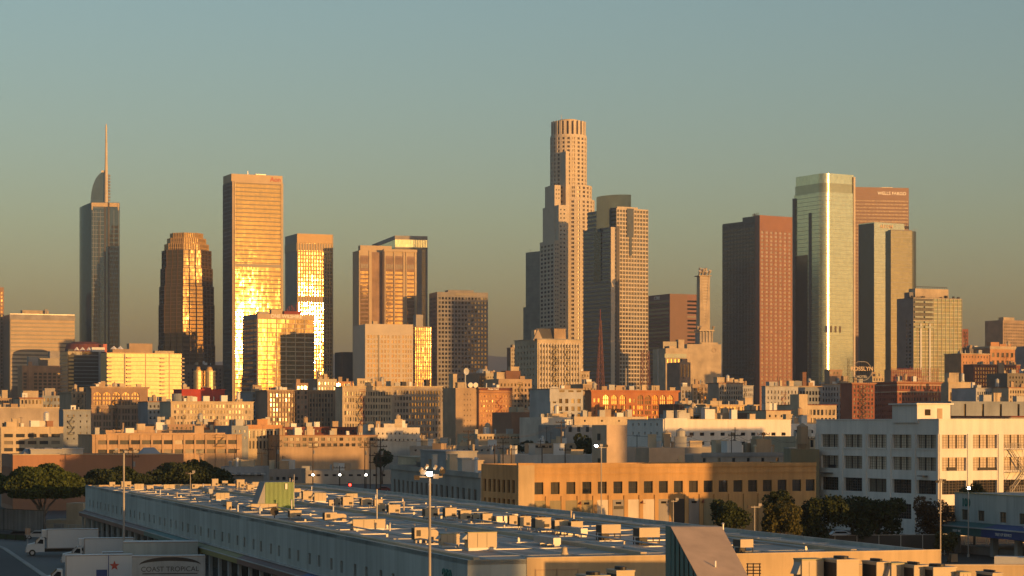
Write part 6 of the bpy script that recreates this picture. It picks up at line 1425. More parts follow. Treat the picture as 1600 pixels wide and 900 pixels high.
U = [
 ('c', 'small tan cooler just right of the green corrugated hatch top', 458, 470, 777, 763), ('c', 'bright cream cooler with dark louver, second right of the green hatch', 471, 488, 785, 767),
 ('p', 'long pinkish flat machine behind the row right of the green hatch', 488, 511, 785, 770), ('c', 'narrow dark cooler at the start of the back row on the market roof', 513, 521, 794, 781),
 ('c', 'grey cooler between the narrow dark one and the paired tan ones', 522, 532, 793, 779), ('p', 'cream cooler with raised box on top above the back row start', 538, 560, 780, 771),
 ('c', 'tan cooler below the cream raised box on the back row', 533, 552, 794, 776), ('c', 'tan cooler with white feet right of the raised box machine', 562, 581, 793, 778),
 ('c', 'tan cooler half hidden behind the thin white roof pole', 583, 598, 794, 780), ('c', 'dark sided cooler in front row beside the thin white roof pole', 588, 602, 804, 787),
 ('c', 'tan cooler with white feet just right of the thin roof pole', 604, 625, 805, 788), ('c', 'dark sided cooler directly behind the tall floodlight mast', 660, 686, 811, 794),
 ('c', 'cream cooler with white feet right of the floodlight mast', 692, 713, 813, 793), ('c', 'tan cooler second right of the floodlight mast', 716, 736, 816, 797),
 ('c', 'striped dark louvered cooler third right of the floodlight mast', 737, 749, 817, 803), ('c', 'white framed cooler with arched dark opening in the back row', 751, 769, 818, 802),
 ('c', 'half dark half tan narrow cooler before the ochre corner pier', 793, 808, 825, 805), ('c', 'cooler with bright orange front and two dark sides below the ochre corner', 809, 829, 828, 806),
 ('c', 'square tan cooler with dark left side under the first ochre windows', 831, 860, 831, 808), ('c', 'blue black cooler with a pale lid on the back row', 862, 887, 834, 812),
 ('c', 'tan cooler with a small dark round opening right of the blue black one', 888, 910, 835, 814), 
 ('p', 'low grey boxy machine left on the near roof part above the slot windows', 334, 360, 782, 770), ('c', 'upright orange lit cabinet at the roof edge left of the green hatch', 353, 362, 800, 784),
 ('c', 'cream upright cabinet with pipe near the long front edge', 328, 338, 781, 772), ('p', 'long orange lit box in front of the green corrugated hatch', 386, 438, 797, 787),
 ('c', 'lone orange cabinet with grey shaded side below the green hatch', 450, 471, 812, 797), ('d', 'orange machine with a curved elbow duct near the long roof edge', 503, 543, 815, 800),
 ('p', 'long low machine, olive left half and orange right half, near the roof edge', 543, 607, 828, 811), ('d', 'orange machine with duct just left of the floodlight mast', 642, 687, 848, 823),
 ('p', 'grey shaded low machine beside the largest orange machine', 683, 720, 855, 834), ('p', 'largest orange paneled machine, near end of the market roof', 722, 780, 860, 831),
 ('c', 'small pale cooler at the far left end of the market roof', 188, 205, 764, 752), ('c', 'pale boxy cooler beside the far left lamp mast', 170, 180, 762, 753),
 ('p', 'small cream machine with low profile on the far end of the roof', 208, 226, 766, 756), ('c', 'little white cooler near the fig tree behind far roof end', 228, 240, 768, 758),
 ('c', 'orange tall cabinet on the back of the far roof half', 330, 341, 763, 748), ('c', 'small orange cabinet right of the tall one on the far roof half', 346, 356, 762, 751),
 ('c', 'tall twin cabinet with dark slit left of the green hatch', 368, 382, 766, 749), ('c', 'dark opened cooler frame between the twin cabinet and the green hatch', 385, 397, 768, 757),
 ('p', 'bright long cream machine left of the green hatch top', 392, 410, 764, 753), ('p', 'low cream machine on the far roof half below the fig tree', 252, 284, 764, 757), ('d', 'small duct machine with dark gap on the far roof half', 298, 318, 765, 756),
]
for u_ in U: unit(*u_)
mats_cycle = ['cabinet', 'cabinet_gray', 'cabinet_olive', 'cream', 'tan']

# open framed coolers on stilts
def stilt_cooler(label, x0, x1, yb, yt, group='open framed coolers on stilts', src=[None]):
    g = GX((x0+x1)/2, yb, ZR-0.35); s = g.y/F
    if src[0] is None:
        t = thing('air_conditioning_unit', label, 'air conditioner', g, radians(TH), group)
        m = MB(); m.box(-0.9, 1.1, -0.8, 0.8, 0.9, 2.0); c = m.build('cabinet', 'cabinet', t)
        m = MB(); m.box(-0.92, -0.903, -0.75, 0.75, 1.0, 1.9); m.build('shaded_coil_side', 'grille_black', c)  # unlit side of the stilted cooler, shade put into the black
        m = MB(); m.box(0.0, 1.1, -0.6, 0.6, 0.1, 0.35); m.build('curb', 'cream', t)
        m = MB(); m.box(-0.8, 0.0, -0.5, 0.5, 0.05, 0.8); m.box(-0.6, -0.1, -0.7, -0.52, 0.1, 0.5); m.build('compressor', 'grille_black', t)
        for sx in (-0.9, 1.02):
            for sy in (-0.8, 0.72): m = MB(); m.box(sx, sx+0.08, sy, sy+0.08, 0, 0.9); m.build('leg', 'trim_dark', t)
        src[0] = t; o = t
    else: o = clone(src[0], g, radians(TH), label, group)
    k = (x1-x0)*s/2.4; o.scale = (k, 1, (yb-yt)*s/2.0); return o
stilt_cooler('stilted cooler with tan front and dark frame below the ochre block white bays', 930, 968, 844, 819); stilt_cooler('stilted cooler with dark frame just left of the big slanted hood', 988, 1029, 851, 824)
stilt_cooler('stilted cooler alone right behind the big slanted hood', 1147, 1173, 865, 842)

# green corrugated hatch
Y0 = 300; g = GX(432, 796, ZR-0.35); s = g.y/F
t = thing('roof_hatch', 'green corrugated roof hatch with one sloping shaded side on the market roof', 'roof hatch', g, radians(TH))
wd = 46*s; ht = 43*s
m = MB(); x0, x1 = -wd*0.5, wd*0.5; y0, y1 = -1.5, 2.2
P = [(x0-1.2, 0), (x0+0.1, ht), (x1, ht), (x1, 0)]
m.face([(x, y1, z) for x, z in P]); m.face([(x0-1.2,y0,0),(x0-1.2,y1,0),(x0+0.1,y1,ht),(x0+0.1,y0,ht)]); m.face([(x0+0.1,y0,ht),(x0+0.1,y1,ht),(x1,y1,ht),(x1,y0,ht)]); m.face([(x1,y0,0),(x1,y1,0),(x1,y1,ht),(x1,y0,ht)]); m.face([(x0-1.2,y0,0),(x0+0.1,y0,ht),(x0+0.1,y0,0)])
m.build('sloped_roof', 'roof_gray', t)
m = MB(); n = 22
for k in range(n):
    a = x0+0.1+(x1-x0-0.1)*k/n; c = x0+0.1+(x1-x0-0.1)*(k+0.5)/n; d = x0+0.1+(x1-x0-0.1)*(k+1)/n
    m.face([(a,y0,0),(c,y0,0),(c,y0,ht),(a,y0,ht)]); m.face([(c,y0,0),(c,y0-0.12,0),(c,y0-0.12,ht),(c,y0,ht)]); m.face([(c,y0-0.12,0),(d,y0-0.12,0),(d,y0-0.12,ht),(c,y0-0.12,ht)]); m.face([(d,y0-0.12,0),(d,y0,0),(d,y0,ht),(d,y0-0.12,ht)])
W('hatch_green', (0.16, 0.30, 0.10), rough=0.45, streak=0.1); m.build('corrugated_siding', 'hatch_green', t)
m = MB(); m.tube((x1+0.1, y0, 0), (x1+0.1, y0, ht+1.0), 0.05); m.box(x1*0.4, x1*0.55, y0-0.3, y0-0.13, ht*0.75, ht*0.95); m.build('conduit', 'galv', t)

# big slanted hood near the camera
t = thing('roof_monitor', 'large tan slanted roof hood with a teal corrugated side, standing on the nearest roof', 'roof monitor')
A = PX(1048, 823, 130); Bp = PX(1128, 823, 131.2); Cc = PX(1106, 931, 121); Dd = PX(1185, 931, 122.2)
bk = Vector((-0.2, 1.5, 0))
m = MB(); m.face([tuple(A), tuple(Bp), tuple(Dd), tuple(Cc)]); lo = 9.2
for p in (A, Bp): pass
m.face([tuple(A), tuple(A+bk), tuple(Bp+bk), tuple(Bp)])
th_ = Vector((0, 0.15, -0.2)); m.face([tuple(A+th_), tuple(Bp+th_), tuple(Dd+th_), tuple(Cc+th_)])
m.build('slanted_top', 'hood_tan', t)
m = MB(); n = 16
def lerp(p, q, v): return p+(q-p)*v
for k in range(n):
    v0, v1 = k/n, (k+1)/n; p, q = lerp(A, Cc, v0), lerp(A, Cc, v1); off = Vector((-0.05*(k % 2), 0, 0))
    m.face([(p.x+off.x+0.02, p.y, lo), (q.x+off.x+0.02, q.y, lo), (q.x+off.x+0.02, q.y, q.z-0.03), (p.x+off.x+0.02, p.y, p.z-0.03)])
m.face([(A.x, A.y, lo), (A.x, A.y, A.z), tuple(A+bk), (A.x+bk.x, A.y+bk.y, lo)])
m.build('corrugated_siding', 'teal_metal', t)
m = MB(); m.face([(Bp.x, Bp.y, lo), (Dd.x, Dd.y, lo), tuple(Dd), tuple(Bp)]); m.face([(Bp.x, Bp.y, lo), tuple(Bp), tuple(Bp+bk), (Bp.x+bk.x, Bp.y+bk.y, lo)]); m.face([tuple(A+bk), tuple(Bp+bk), (Bp.x+bk.x, Bp.y+bk.y, lo), (A.x+bk.x, A.y+bk.y, lo)]); m.build('back_siding', 'hood_tan', t)
m = MB(); p = lerp(lerp(A, Bp, 0.45), lerp(Cc, Dd, 0.45), 0.6); m.tube(p, p+Vector((0, -0.05, 0.35)), 0.05); m.build('vent_pipe', 'sign_white', t)
# ladder frame beside the hood
t = thing('roof_ladder', 'dark tubular ladder rail standing behind the lower right edge of the slanted hood', 'ladder')
m = MB()
for px_ in (1168, 1177, 1187): m.tube(PX(px_, 880, 148), PX(px_, 905, 148), 0.04)
for py in (881, 886, 891, 896): m.tube(PX(1166, py, 148), PX(1189, py, 148), 0.035)
m.build('rail_frame', 'trim_dark', t)
# turbine vents, thin poles on the market roof
for lab, px_, py, h in (('squat white roof ventilator at the near edge of the market roof', 882, 868, 12),):
    g = GX(px_, py, ZR-0.35); t = thing('roof_ventilator', lab, 'ventilator', g); m = MB(); m.cyl(0, 0, 0.32, 0, 0.25, 14); m.build('base_flange', 'cream', t); m = MB(); m.cyl(0, 0, 0.26, 0.25, 0.65, 14, 0.22); m.cyl(0, 0, 0.3, 0.65, 0.75, 14, 0.1); m.build('cowl', 'cream', t)
for lab, px_, py, h in (('thin white pole standing on the market roof between two coolers', 589, 826, 4.2), ('thin dark pole on the market roof at its far back edge', 453, 770, 2.4)):
    g = GX(px_, py, ZR-0.35); t = thing('roof_pole', lab, 'pole', g); m = MB(); m.tube((0,0,0),(0,0,h),0.06); m.build('pole', 'galv', t); m = MB(); m.box(-0.12,0.12,-0.12,0.12,0,0.08); m.build('base_plate', 'galv', t)
g = GX(429, 811, ZR-0.35); t = thing('satellite_dish', 'dark round satellite dish near the roof edge below the green hatch', 'satellite dish', g); m = MB(); m.tube((0,0,0),(0,0,0.8),0.06); m.build('mast', 'trim_dark', t)
m = MB()
for k in range(14): a0, a1 = 2*pi*k/14, 2*pi*(k+1)/14; m.face([(0,-0.02,0.9),(0.5*cos(a0),-0.2,0.9+0.5*sin(a0)),(0.5*cos(a1),-0.2,0.9+0.5*sin(a1))])
m.build('dish', 'trim_dark', t)

# machines on the nearest roof
nu = [('grey shaded cooler on the near roof, leftmost of the bottom row', 1243, 1284, 873), ('grey cooler with cut out opening, second of the bottom row', 1293, 1335, 872), ('wide dark shaded cooler third along the bottom row', 1356, 1382, 876), ('bright orange faced cooler in the middle of the bottom row', 1383, 1413, 879), ('dark cooler beside the bright orange faced one', 1414, 1440, 881), ('low pale orange cooler before the long parapet glow', 1442, 1486, 884), ('dark low vent box at the right of the bottom row', 1490, 1512, 893), ('small pale box last on the bottom row', 1536, 1556, 893)]
for i, (lab, xa, xb, yt) in enumerate(nu):
    Yn = 139-i*0.6; s = Yn/F; z1 = CH+(HZ-yt)*s; k = (xb-xa)*s/2.2
    o = clone(kinds['c' if i % 3 else 'p'], ((((xa+xb)/2)-800)*s, Yn, 9.2), radians(TH), lab, 'coolers on the nearest roof', (k, 1.2, (z1-9.2)/(2.2 if i % 3 else 1.85)))
for lab, xa, xb, yt, Yn in (('cream cooler cut by the bottom edge below the market end wall', 953, 986, 889, 126), ('flat grey cooler top peeking over the bottom edge', 905, 948, 897, 124)):
    s = Yn/F; z1 = CH+(HZ-yt)*s; clone(kinds['c'], (((xa+xb)/2-800)*s, Yn, 9.2), radians(TH), lab, 'coolers on the nearest roof', ((xb-xa)*s/2.2, 1, (z1-9.2)/2.2))
o = B('warehouse', 'near roof strip below the market end wall, mostly under the bottom edge', None, 895, 1100, 950, 130, 'warehouse', th=TH, D=14); o.H = 9.2
o.block(0, o.W, 0, o.D, 0, 9.2, 'parapet_tan', None, None, par=0.1)

# ------------------------------------------------------------------ added shadow casters, unseen to the right and behind the camera
def shadow_caster(label, q0, wd, y, h, mat='tan', dep=22, cat='building'):
    """added unseen block set across the sun to cast shade: its long side covers the sun lanes q0 to q0+wd"""
    x = (q0-0.643*y)/0.766
    t = thing('apartment_block' if h > 30 else 'warehouse', label, cat, (x, y, 0), radians(40))  # added only to cast shade
    m = MB(); m.box(0, wd, 0, dep, 0, h); m.build('wall', mat, t)
    m = MB(); m.box(-0.3, wd+0.3, -0.3, dep+0.3, h, h+0.5); m.build('coping', 'cream', t)
    m = MB(); n = max(2, int(wd/5)); z = h-3
    while z > 3:
        for (a, c) in bays(0.5, wd-0.5, n, 0.5): m.box(a, c, -0.05, -0.003, z-1.6, z); m.box(a, c, dep+0.003, dep+0.05, z-1.6, z)
        z -= 3.6
    m.build('window_pattern', 'win_dark', t); return t
shadow_caster('added tan shadow caster out of view to the right near the nearest roof', 258, 46, 172, 38)
shadow_caster('added grey shadow caster out of view right of the big white factory', 337, 30, 250, 34, 'stone')
shadow_caster('added narrow brick shadow caster out of view behind the viewer', 109.3, 5, -60, 24, 'brick_brown')
q = 372; i = 0
mats_o = ['tan', 'brick_red', 'stone', 'cream', 'gray_wall', 'brick_brown']
words_o = ['tan', 'red brick', 'stone', 'cream', 'grey', 'brown brick']
while q < 1150:
    wdt = rnd.uniform(24, 46); y = (q-46)/0.8345; h = rnd.uniform(20, 27)+(0 if q < 600 else (q-600)*0.022)
    if 745 < q < 800: pass
    shadow_caster('added shadow casting blocks out of view along the street at the right', q, wdt, y, h, mats_o[i % 6])['group'] = 'blocks out of view along the street'; q += wdt+rnd.uniform(2, 14); i += 1
shadow_caster('added tall narrow shadow caster out of view in line with the pale shaded loft', 770, 22, 877, 60, 'stone', 20)
shadow_caster('added tall shadow caster out of view in line with the dark grey grid tower', 1320, 40, 1524, 172, 'granite_gray', 24)
shadow_caster('added very tall shadow caster out of view in line with the octagonal tower', 1166, 41, 1377, 208, 'granite_gray', 30)

W('planting_soil', (0.035, 0.032, 0.026), scale=0.1, var=0.3)
# ------------------------------------------------------------------ streets and yards on the ground
def sheet(name, pts, mat, z=0.004):
    m = MB(); m.face([(x, y, z) for x, y in pts]); return struct(m.build(name, mat))
sheet('parking_lot', [(-140, 240), (-8, 150), (-40, 250), (-84, 398), (-140, 420)], 'lot_concrete')
sheet('street', [(-300, 432), (-60, 452), (60, 462), (400, 500), (400, 515), (-60, 466), (-300, 447)], 'asphalt_new')
sheet('street', [(-62, 520), (-44, 516), (-20, 700), (10, 1400), (-10, 1400), (-44, 700)], 'asphalt_new')
sheet('yard', [(8, 240), (62, 262), (110, 420), (40, 356), (0, 300)], 'planting_soil')
g0, g1, g2, g3 = GX(-40, 842), GX(6, 857), GX(76, 905), GX(120, 960)
m = MB()
for a, c in ((g0, g1), (g1, g2), (g2, g3)):
    d = (c-a).normalized(); n_ = Vector((-d.y, d.x, 0))*0.35; m.face([tuple(a-n_), tuple(c-n_), tuple(c+n_), tuple(a+n_)]); m.face([tuple(a-n_+Vector((0,0,0.14))), tuple(c-n_+Vector((0,0,0.14))), tuple(c+n_+Vector((0,0,0.14))), tuple(a+n_+Vector((0,0,0.14)))])
    m.face([tuple(a-n_), tuple(c-n_), tuple(c-n_+Vector((0,0,0.14))), tuple(a-n_+Vector((0,0,0.14)))])
struct(m.build('kerb', 'kerb'))
sheet('ramp', [(-110, 290), tuple(GX(-30, 848))[:2], tuple(GX(6, 859))[:2], tuple(GX(74, 905))[:2], tuple(GX(110, 960))[:2], (-60, 180), (-110, 180)], 'asphalt_new', 0.008)
m = MB()
for k in range(14):
    x, y = -98+k*6.5, 436+k*0.7
    m.face([(x, y+6, 0.008), (x+3, y+6.2, 0.008), (x+3, y+6.35, 0.008), (x, y+6.15, 0.008)])
struct(m.build('road_marking', 'tarmac_line'))

# ------------------------------------------------------------------ trees
def leaf_mat(name, c1, c2):
    m, nt, b = base_mat(name)
    ge = N(nt, 'ShaderNodeNewGeometry'); c = ramp(nt, ge.outputs['Random Per Island'], [(0, c1), (1, c2)])
    nt.links.new(c, b.inputs['Base Color']); b.inputs['Roughness'].default_value = 0.75
    b.inputs['Specular IOR Level'].default_value = 0.25
leaf_mat('leaf_fig', (0.030, 0.050, 0.012), (0.070, 0.095, 0.020)); leaf_mat('leaf_dark', (0.016, 0.028, 0.011), (0.040, 0.056, 0.018)); leaf_mat('leaf_olive', (0.040, 0.046, 0.014), (0.085, 0.080, 0.022)); leaf_mat('leaf_rust', (0.05, 0.032, 0.018), (0.09, 0.06, 0.028))
W('bark', (0.09, 0.07, 0.055), scale=1.5, grain=3); W('bark_pale', (0.22, 0.19, 0.16), scale=1.5, grain=3)
def tree(label, px0, px1, yt, yb, Y, leaf='leaf_dark', n=5000, flat=0.0, trunk=True, bark='bark', size=0.42, name='tree', ybase=None, lobes=17, group=None):
    cx_ = ((px0+px1)/2-800)*Y/F; rx = (px1-px0)/2*Y/F; z1 = CH+(HZ-yt)*Y/F; z0 = max(1.2, CH+(HZ-yb)*Y/F); rz_ = (z1-z0)/2; cz = (z0+z1)/2
    t = thing(name, label, 'tree', (cx_, Y, 0), 0, group)
    R = np.random.RandomState(sum(map(ord, label)))
    L = []
    for k in range(lobes):
        a = R.uniform(0, 2*pi); d = R.uniform(0.25, 0.80)**0.8; L.append((d*rx*cos(a), d*rx*sin(a), R.uniform(-0.75, 0.62)*rz_*(1.15-d*0.5), R.uniform(0.20, 0.44)))
    L += [(0, 0, -0.05*rz_, 0.62)]
    if flat: L = [(x*0.85, y*0.85, abs(z)*0.25, r*1.15) for x, y, z, r in L]+[(0, 0, -0.1*rz_, 0.88)]*16
    per = n//len(L); V = []
    for (lx, ly, lz, lr) in L:
        d = R.normal(size=(per, 3)); d /= np.linalg.norm(d, axis=1)[:, None]
        r = (R.uniform(0.55, 1.0, per)**0.4)[:, None]*(1+0.12*np.sin(d[:, :1]*7+d[:, 1:2]*5+lx))
        p = d*r*np.array([rx*lr*1.15, rx*lr*1.15, rz_*lr*1.25])+np.array([lx, ly, lz])
        V.append(p)
    P = np.concatenate(V)
    if flat: P[:, 2] = np.where(P[:, 2] < -rz_*flat, -rz_*flat+R.uniform(-0.35, 0.25, len(P)), P[:, 2])
    P[:, 2] = np.clip(P[:, 2], -rz_*1.05, rz_*1.08); P += np.array([0, 0, cz])
    u = R.normal(size=(len(P), 3)); u /= np.linalg.norm(u, axis=1)[:, None]; w_ = R.normal(size=(len(P), 3)); v = np.cross(u, w_); v /= np.linalg.norm(v, axis=1)[:, None]
    s = (R.uniform(0.5, 1.1, len(P))*size*0.5)[:, None]
    Q = np.stack([P-u*s-v*s*0.7, P+u*s-v*s*0.7, P+u*s*0.8+v*s*0.7, P-u*s*0.8+v*s*0.7], axis=1).reshape(-1, 3)
    me = bpy.data.meshes.new('crown'); k = len(P); me.from_pydata(Q.tolist(), [], [(4*i, 4*i+1, 4*i+2, 4*i+3) for i in range(k)]); me.materials.append(MATS[leaf])
    o = bpy.data.objects.new('crown', me); COL.objects.link(o); o.parent = t
    m = MB(); zt = z0+rz_*0.4; tr = max(0.12, rx*0.07)
    m.tube((0, 0, 0), (0, 0, zt*0.45), tr*1.25, 8, tr)
    for q in range(7):
        a = 2*pi*q/7+R.uniform(-0.3, 0.3); e = (rx*0.5*cos(a), rx*0.5*sin(a), z0+rz_*R.uniform(0.3, 0.9)); mid = (e[0]*0.35, e[1]*0.35, zt*0.45+(e[2]-zt*0.45)*0.45)
        m.tube((0, 0, zt*0.4), mid, tr*0.6, 6, tr*0.4); m.tube(mid, e, tr*0.4, 5, tr*0.12)
    m.build('trunk', bark, t, smooth=True); return t
tree('big round headed fig tree with a flat clipped underside beside the left street', 9, 125, 727, 788, 415, 'leaf_fig', 30000, flat=0.55, bark='bark_pale', size=0.5, lobes=14)
tree('fig tree crown cut by the left photo edge', -50, 16, 735, 778, 420, 'leaf_fig', 6000, flat=0.5, bark='bark_pale', size=0.5)
tree('dark dense fig tree behind the far corner of the market roof', 127, 237, 731, 784, 470, 'leaf_dark', 20000, flat=0.6, bark='bark_pale', size=0.55, lobes=12)
tree('dark dense fig tree right of the lamp mast behind the market roof', 236, 358, 721, 780, 480, 'leaf_dark', 22000, flat=0.6, bark='bark_pale', size=0.55, lobes=13)
tree('dark bushy tree in front of the ochre block shaded end', 1103, 1168, 776, 830, 318, 'leaf_dark', 7000, size=0.34)
tree('small olive tree between the ochre block tree and the dark pair', 1182, 1252, 782, 842, 322, 'leaf_olive', 8000, size=0.34)
tree('largest dark tree in front of the white factory left bays', 1244, 1322, 764, 846, 340, 'leaf_dark', 11000, size=0.38)
tree('broad dark tree in front of the white factory middle bays', 1316, 1412, 769, 846, 345, 'leaf_dark', 12000, size=0.38)
tree('sparse reddish tree under the white factory corner', 1424, 1490, 770, 844, 350, 'leaf_rust', 4500, size=0.32)
tree('yellowish shrub tree behind the second market hall number', 1500, 1545, 752, 800, 372, 'leaf_olive', 3500, size=0.34)
tree('low green bush by the fence under the sparse reddish tree', 1462, 1500, 830, 862, 325, 'leaf_olive', 2500, size=0.3, name='bush')
for i, (a, c, y0_, y1_, Y, l) in enumerate(((476, 497, 712, 728, 900, 'first small round street tree from the left in the low yards'), (508, 527, 710, 727, 900, 'second small round street tree in the low yards'), (541, 563, 711, 730, 860, 'third small round street tree in the low yards'), (488, 522, 697, 707, 1050, 'wide dark tree before the long low tan block'), (530, 568, 695, 707, 1040, 'wide dark tree right of the one before the tan block'), (582, 612, 700, 733, 760, 'tall dark tree beside the utility pole cluster'), (800, 838, 688, 708, 820, 'dark tree under the brown shaded wall block'), (838, 876, 690, 710, 800, 'dark tree left of the poles before the cream wall'), (900, 930, 676, 710, 640, 'tall dark tree hugging the stair tower left side'), (600, 645, 697, 712, 980, 'dark low tree row end by the shaded sheds'), (1196, 1240, 762, 800, 344, 'dark tree top peeping left of the white factory'))):
    tree(l, a, c, y0_, y1_, Y, 'leaf_dark', 2200, size=0.7 if Y > 600 else 0.4, lobes=10)

# ------------------------------------------------------------------ fences
def fence(label, p, q, h, step=2.5, slat=None, mat='trim_dark', screen=None):
    p, q = Vector(p), Vector(q); d = q-p; L = d.length; t = thing('fence', label, 'fence', p, math.atan2(d.y, d.x)); 
    k = 0.0
    while k <= L: m = MB(); m.box(k-0.05, k+0.05, -0.05, 0.05, 0, h); m.build('post', mat, t); k += step
    m = MB(); m.box(0, L, -0.04, 0.04, h-0.08, h); m.box(0, L, -0.04, 0.04, 0.15, 0.22)
    if slat:
        u = slat
        while u < L: m.box(u-0.04, u+0.04, -0.02, 0.02, 0.22, h-0.08); u += slat
    m.build('rail', mat, t)
    if screen: m = MB(); m.box(0, L, 0.06, 0.08, 0.1, h-0.1); m.build('mesh_screen', screen, t)
fence('tall dark slatted fence below the big fig tree at the left', GX(-10, 828), GX(68, 833), 4.2, 3.5, 0.5, screen='gray_wall')
fence('low wire fence in front of the small pale shed', GX(72, 832), GX(136, 836), 1.8, 2.5, 0.35, 'pole_gray')
fence('long chain fence with dark screening in front of the white factory trees', GX(1270, 869), GX(1492, 867), 3.2, 3.5, None, 'pole_gray', 'trim_dark')
fence('yellow railed fence seen under the second market hall canopy', (76, 372, 0), (98, 380, 0), 1.4, 2.0, None, 'sign_tan')
fence('dark green wall fence behind the truck yard', GX(-20, 842), GX(40, 846), 1.1, 3, None, 'trim_dark', 'leaf_dark')

# ------------------------------------------------------------------ lamp masts, street lamps, poles
def mast(label, px_, yt, Y, lit, heads=4, r=0.13, wd=1.4, name='floodlight_mast', zb=0.0, drop=0.5):
    p = PX(px_, yt, Y); t = thing(name, label, 'lamp post', (p.x, Y, zb))
    H = p.z-zb
    m = MB(); m.cyl(0, 0, r, 0, H, 10, r*0.75); m.cyl(0, 0, r*2, 0, 0.4, 10); m.build('pole', 'pole_gray', t)
    m = MB(); m.box(-wd, wd, -0.06, 0.06, H-0.25, H-0.13); m.build('crossbar', 'pole_gray', t)
    for k in range(heads):
        x = -wd+2*wd*k/(max(1, heads-1)) if heads > 1 else 0
        dz = (-0.3, 0.12, 0.0, -0.2, 0.2, -0.1)[k % 6]*min(1.0, wd) if k not in lit else 0
        m = MB(); m.box(x-0.2, x+0.2, -0.35, 0.1, H-0.13+dz, H+0.2+dz); m.box(x-0.04, x+0.04, -0.04, 0.04, min(H-0.25, H-0.13+dz), max(H-0.1, H-0.13+dz)); h = m.build('lamp_head', 'pole_gray' if k % 2 else 'trim_dark', t)
        if k in lit:
            m = MB(); m.box(x-0.19, x+0.19, -0.42, -0.355, H-0.1, H+0.18); m.build('lamp_glass', 'lamp_on', h)
    return t
M1 = mast('tall near floodlight mast with a glaring white lamp in front of the market roof', 671.5, 741, 166, (2,), 5, 0.12, 0.95)
m = MB()
for x, z in ((-0.7, 0.3), (-0.3, 0.55), (0.35, 0.5), (0.8, 0.35)): m.tube((x, -0.2, PX(0, 741, 166).z+z-0.1), (x+0.15, -0.3, PX(0, 741, 166).z+z+0.15), 0.12, 8)
m.build('shade_cone', 'cabinet', M1)
mast('pale lamp mast in the truck yard with dark floodlight cluster, no lamp lit', 193.5, 704, 300, (), 6, 0.16, 1.6)
mast('lamp mast before the stair tower with one lit lamp', 939.5, 697, 305, (0,), 3, 0.1, 0.7); mast('pale lamp mast between the dark trees and the reddish tree', 1469.5, 751, 300, (), 3, 0.1, 0.5)
mast('short pole with a round lit lamp before the white factory corner', 1513, 763, 338, (0,), 1, 0.1, 0.3)
mast('twin headed pale lamp on a thin pole above the market roof far half', 297.5, 738, 330, (), 2, 0.07, 0.5, name='street_lamp')
mast('thin twin lamp pole before the ochre block shop doors', 1052, 781, 300, (), 2, 0.07, 0.5, name='street_lamp'); mast('thin twin lamp pole beside the parked bus', 1179, 790, 290, (), 2, 0.09, 0.7, name='street_lamp')
for lab, px_ in (('street lamp lit white, first of three over the low yards', 489), ('street lamp lit white, middle one over the low yards', 531), ('street lamp lit white, last of three near the crossing poles', 572)):
    Y = 545; p = PX(px_, 741.5, Y); t = thing('street_lamp', lab, 'street lamp', (p.x, Y, 0), 0, 'lit street lamps over the low yards')
    m = MB(); m.cyl(0, 0, 0.1, 0, p.z, 8); m.build('pole', 'wood_pole', t); m = MB(); m.cyl(0, 0, 0.24, p.z-0.25, p.z+0.12, 10, 0.2); m.build('lamp_glass', 'lamp_small', t)
for lab, px_, py in (('red traffic light on dark post beyond the market roof', 547, 757.5), ('lower red traffic light near the dark leaning poles', 594.5, 776)):
    Y = 480; p = PX(px_, py, Y); t = thing('traffic_light', lab, 'traffic light', (p.x, Y, 0), 0, 'red traffic lights')
    m = MB(); m.cyl(0, 0.2, 0.09, 0, p.z+0.4, 8); m.build('post', 'trim_dark', t); m = MB(); m.box(-0.42, 0.42, -0.15, 0.15, p.z-2.3, p.z+0.5); h = m.build('housing', 'trim_dark', t); m = MB(); m.cyl(0, -0.24, 0.24, p.z-0.24, p.z+0.24, 12); m.build('signal_lens', 'signal_red', h)
def upole(label, px_, yt, yb, Y, arms=2, r=0.17, lean=0.0):
    top = PX(px_, yt, Y); t = thing('utility_pole', label, 'utility pole', (top.x, Y, 0), 0, 'dark wooden utility poles')
    m = MB(); m.tube((lean*2, 0, 0), (0, 0, top.z), r, 6, r*0.7); m.build('pole', 'wood_pole', t)
    for k in range(arms):
        z = top.z-0.5-k*1.5; m = MB(); m.box(-1.5, 1.5, -0.08, 0.08, z-0.1, z+0.08)
        for q in (-1.4, -0.7, 0.7, 1.4): m.cyl(q, 0, 0.07, z+0.08, z+0.35, 6)
        m.build('crossarm', 'wood_pole', t)
    if arms > 1: m = MB(); m.cyl(0.35, 0, 0.3, top.z-4.2, top.z-3.0, 10); m.build('transformer', 'gray_wall', t)
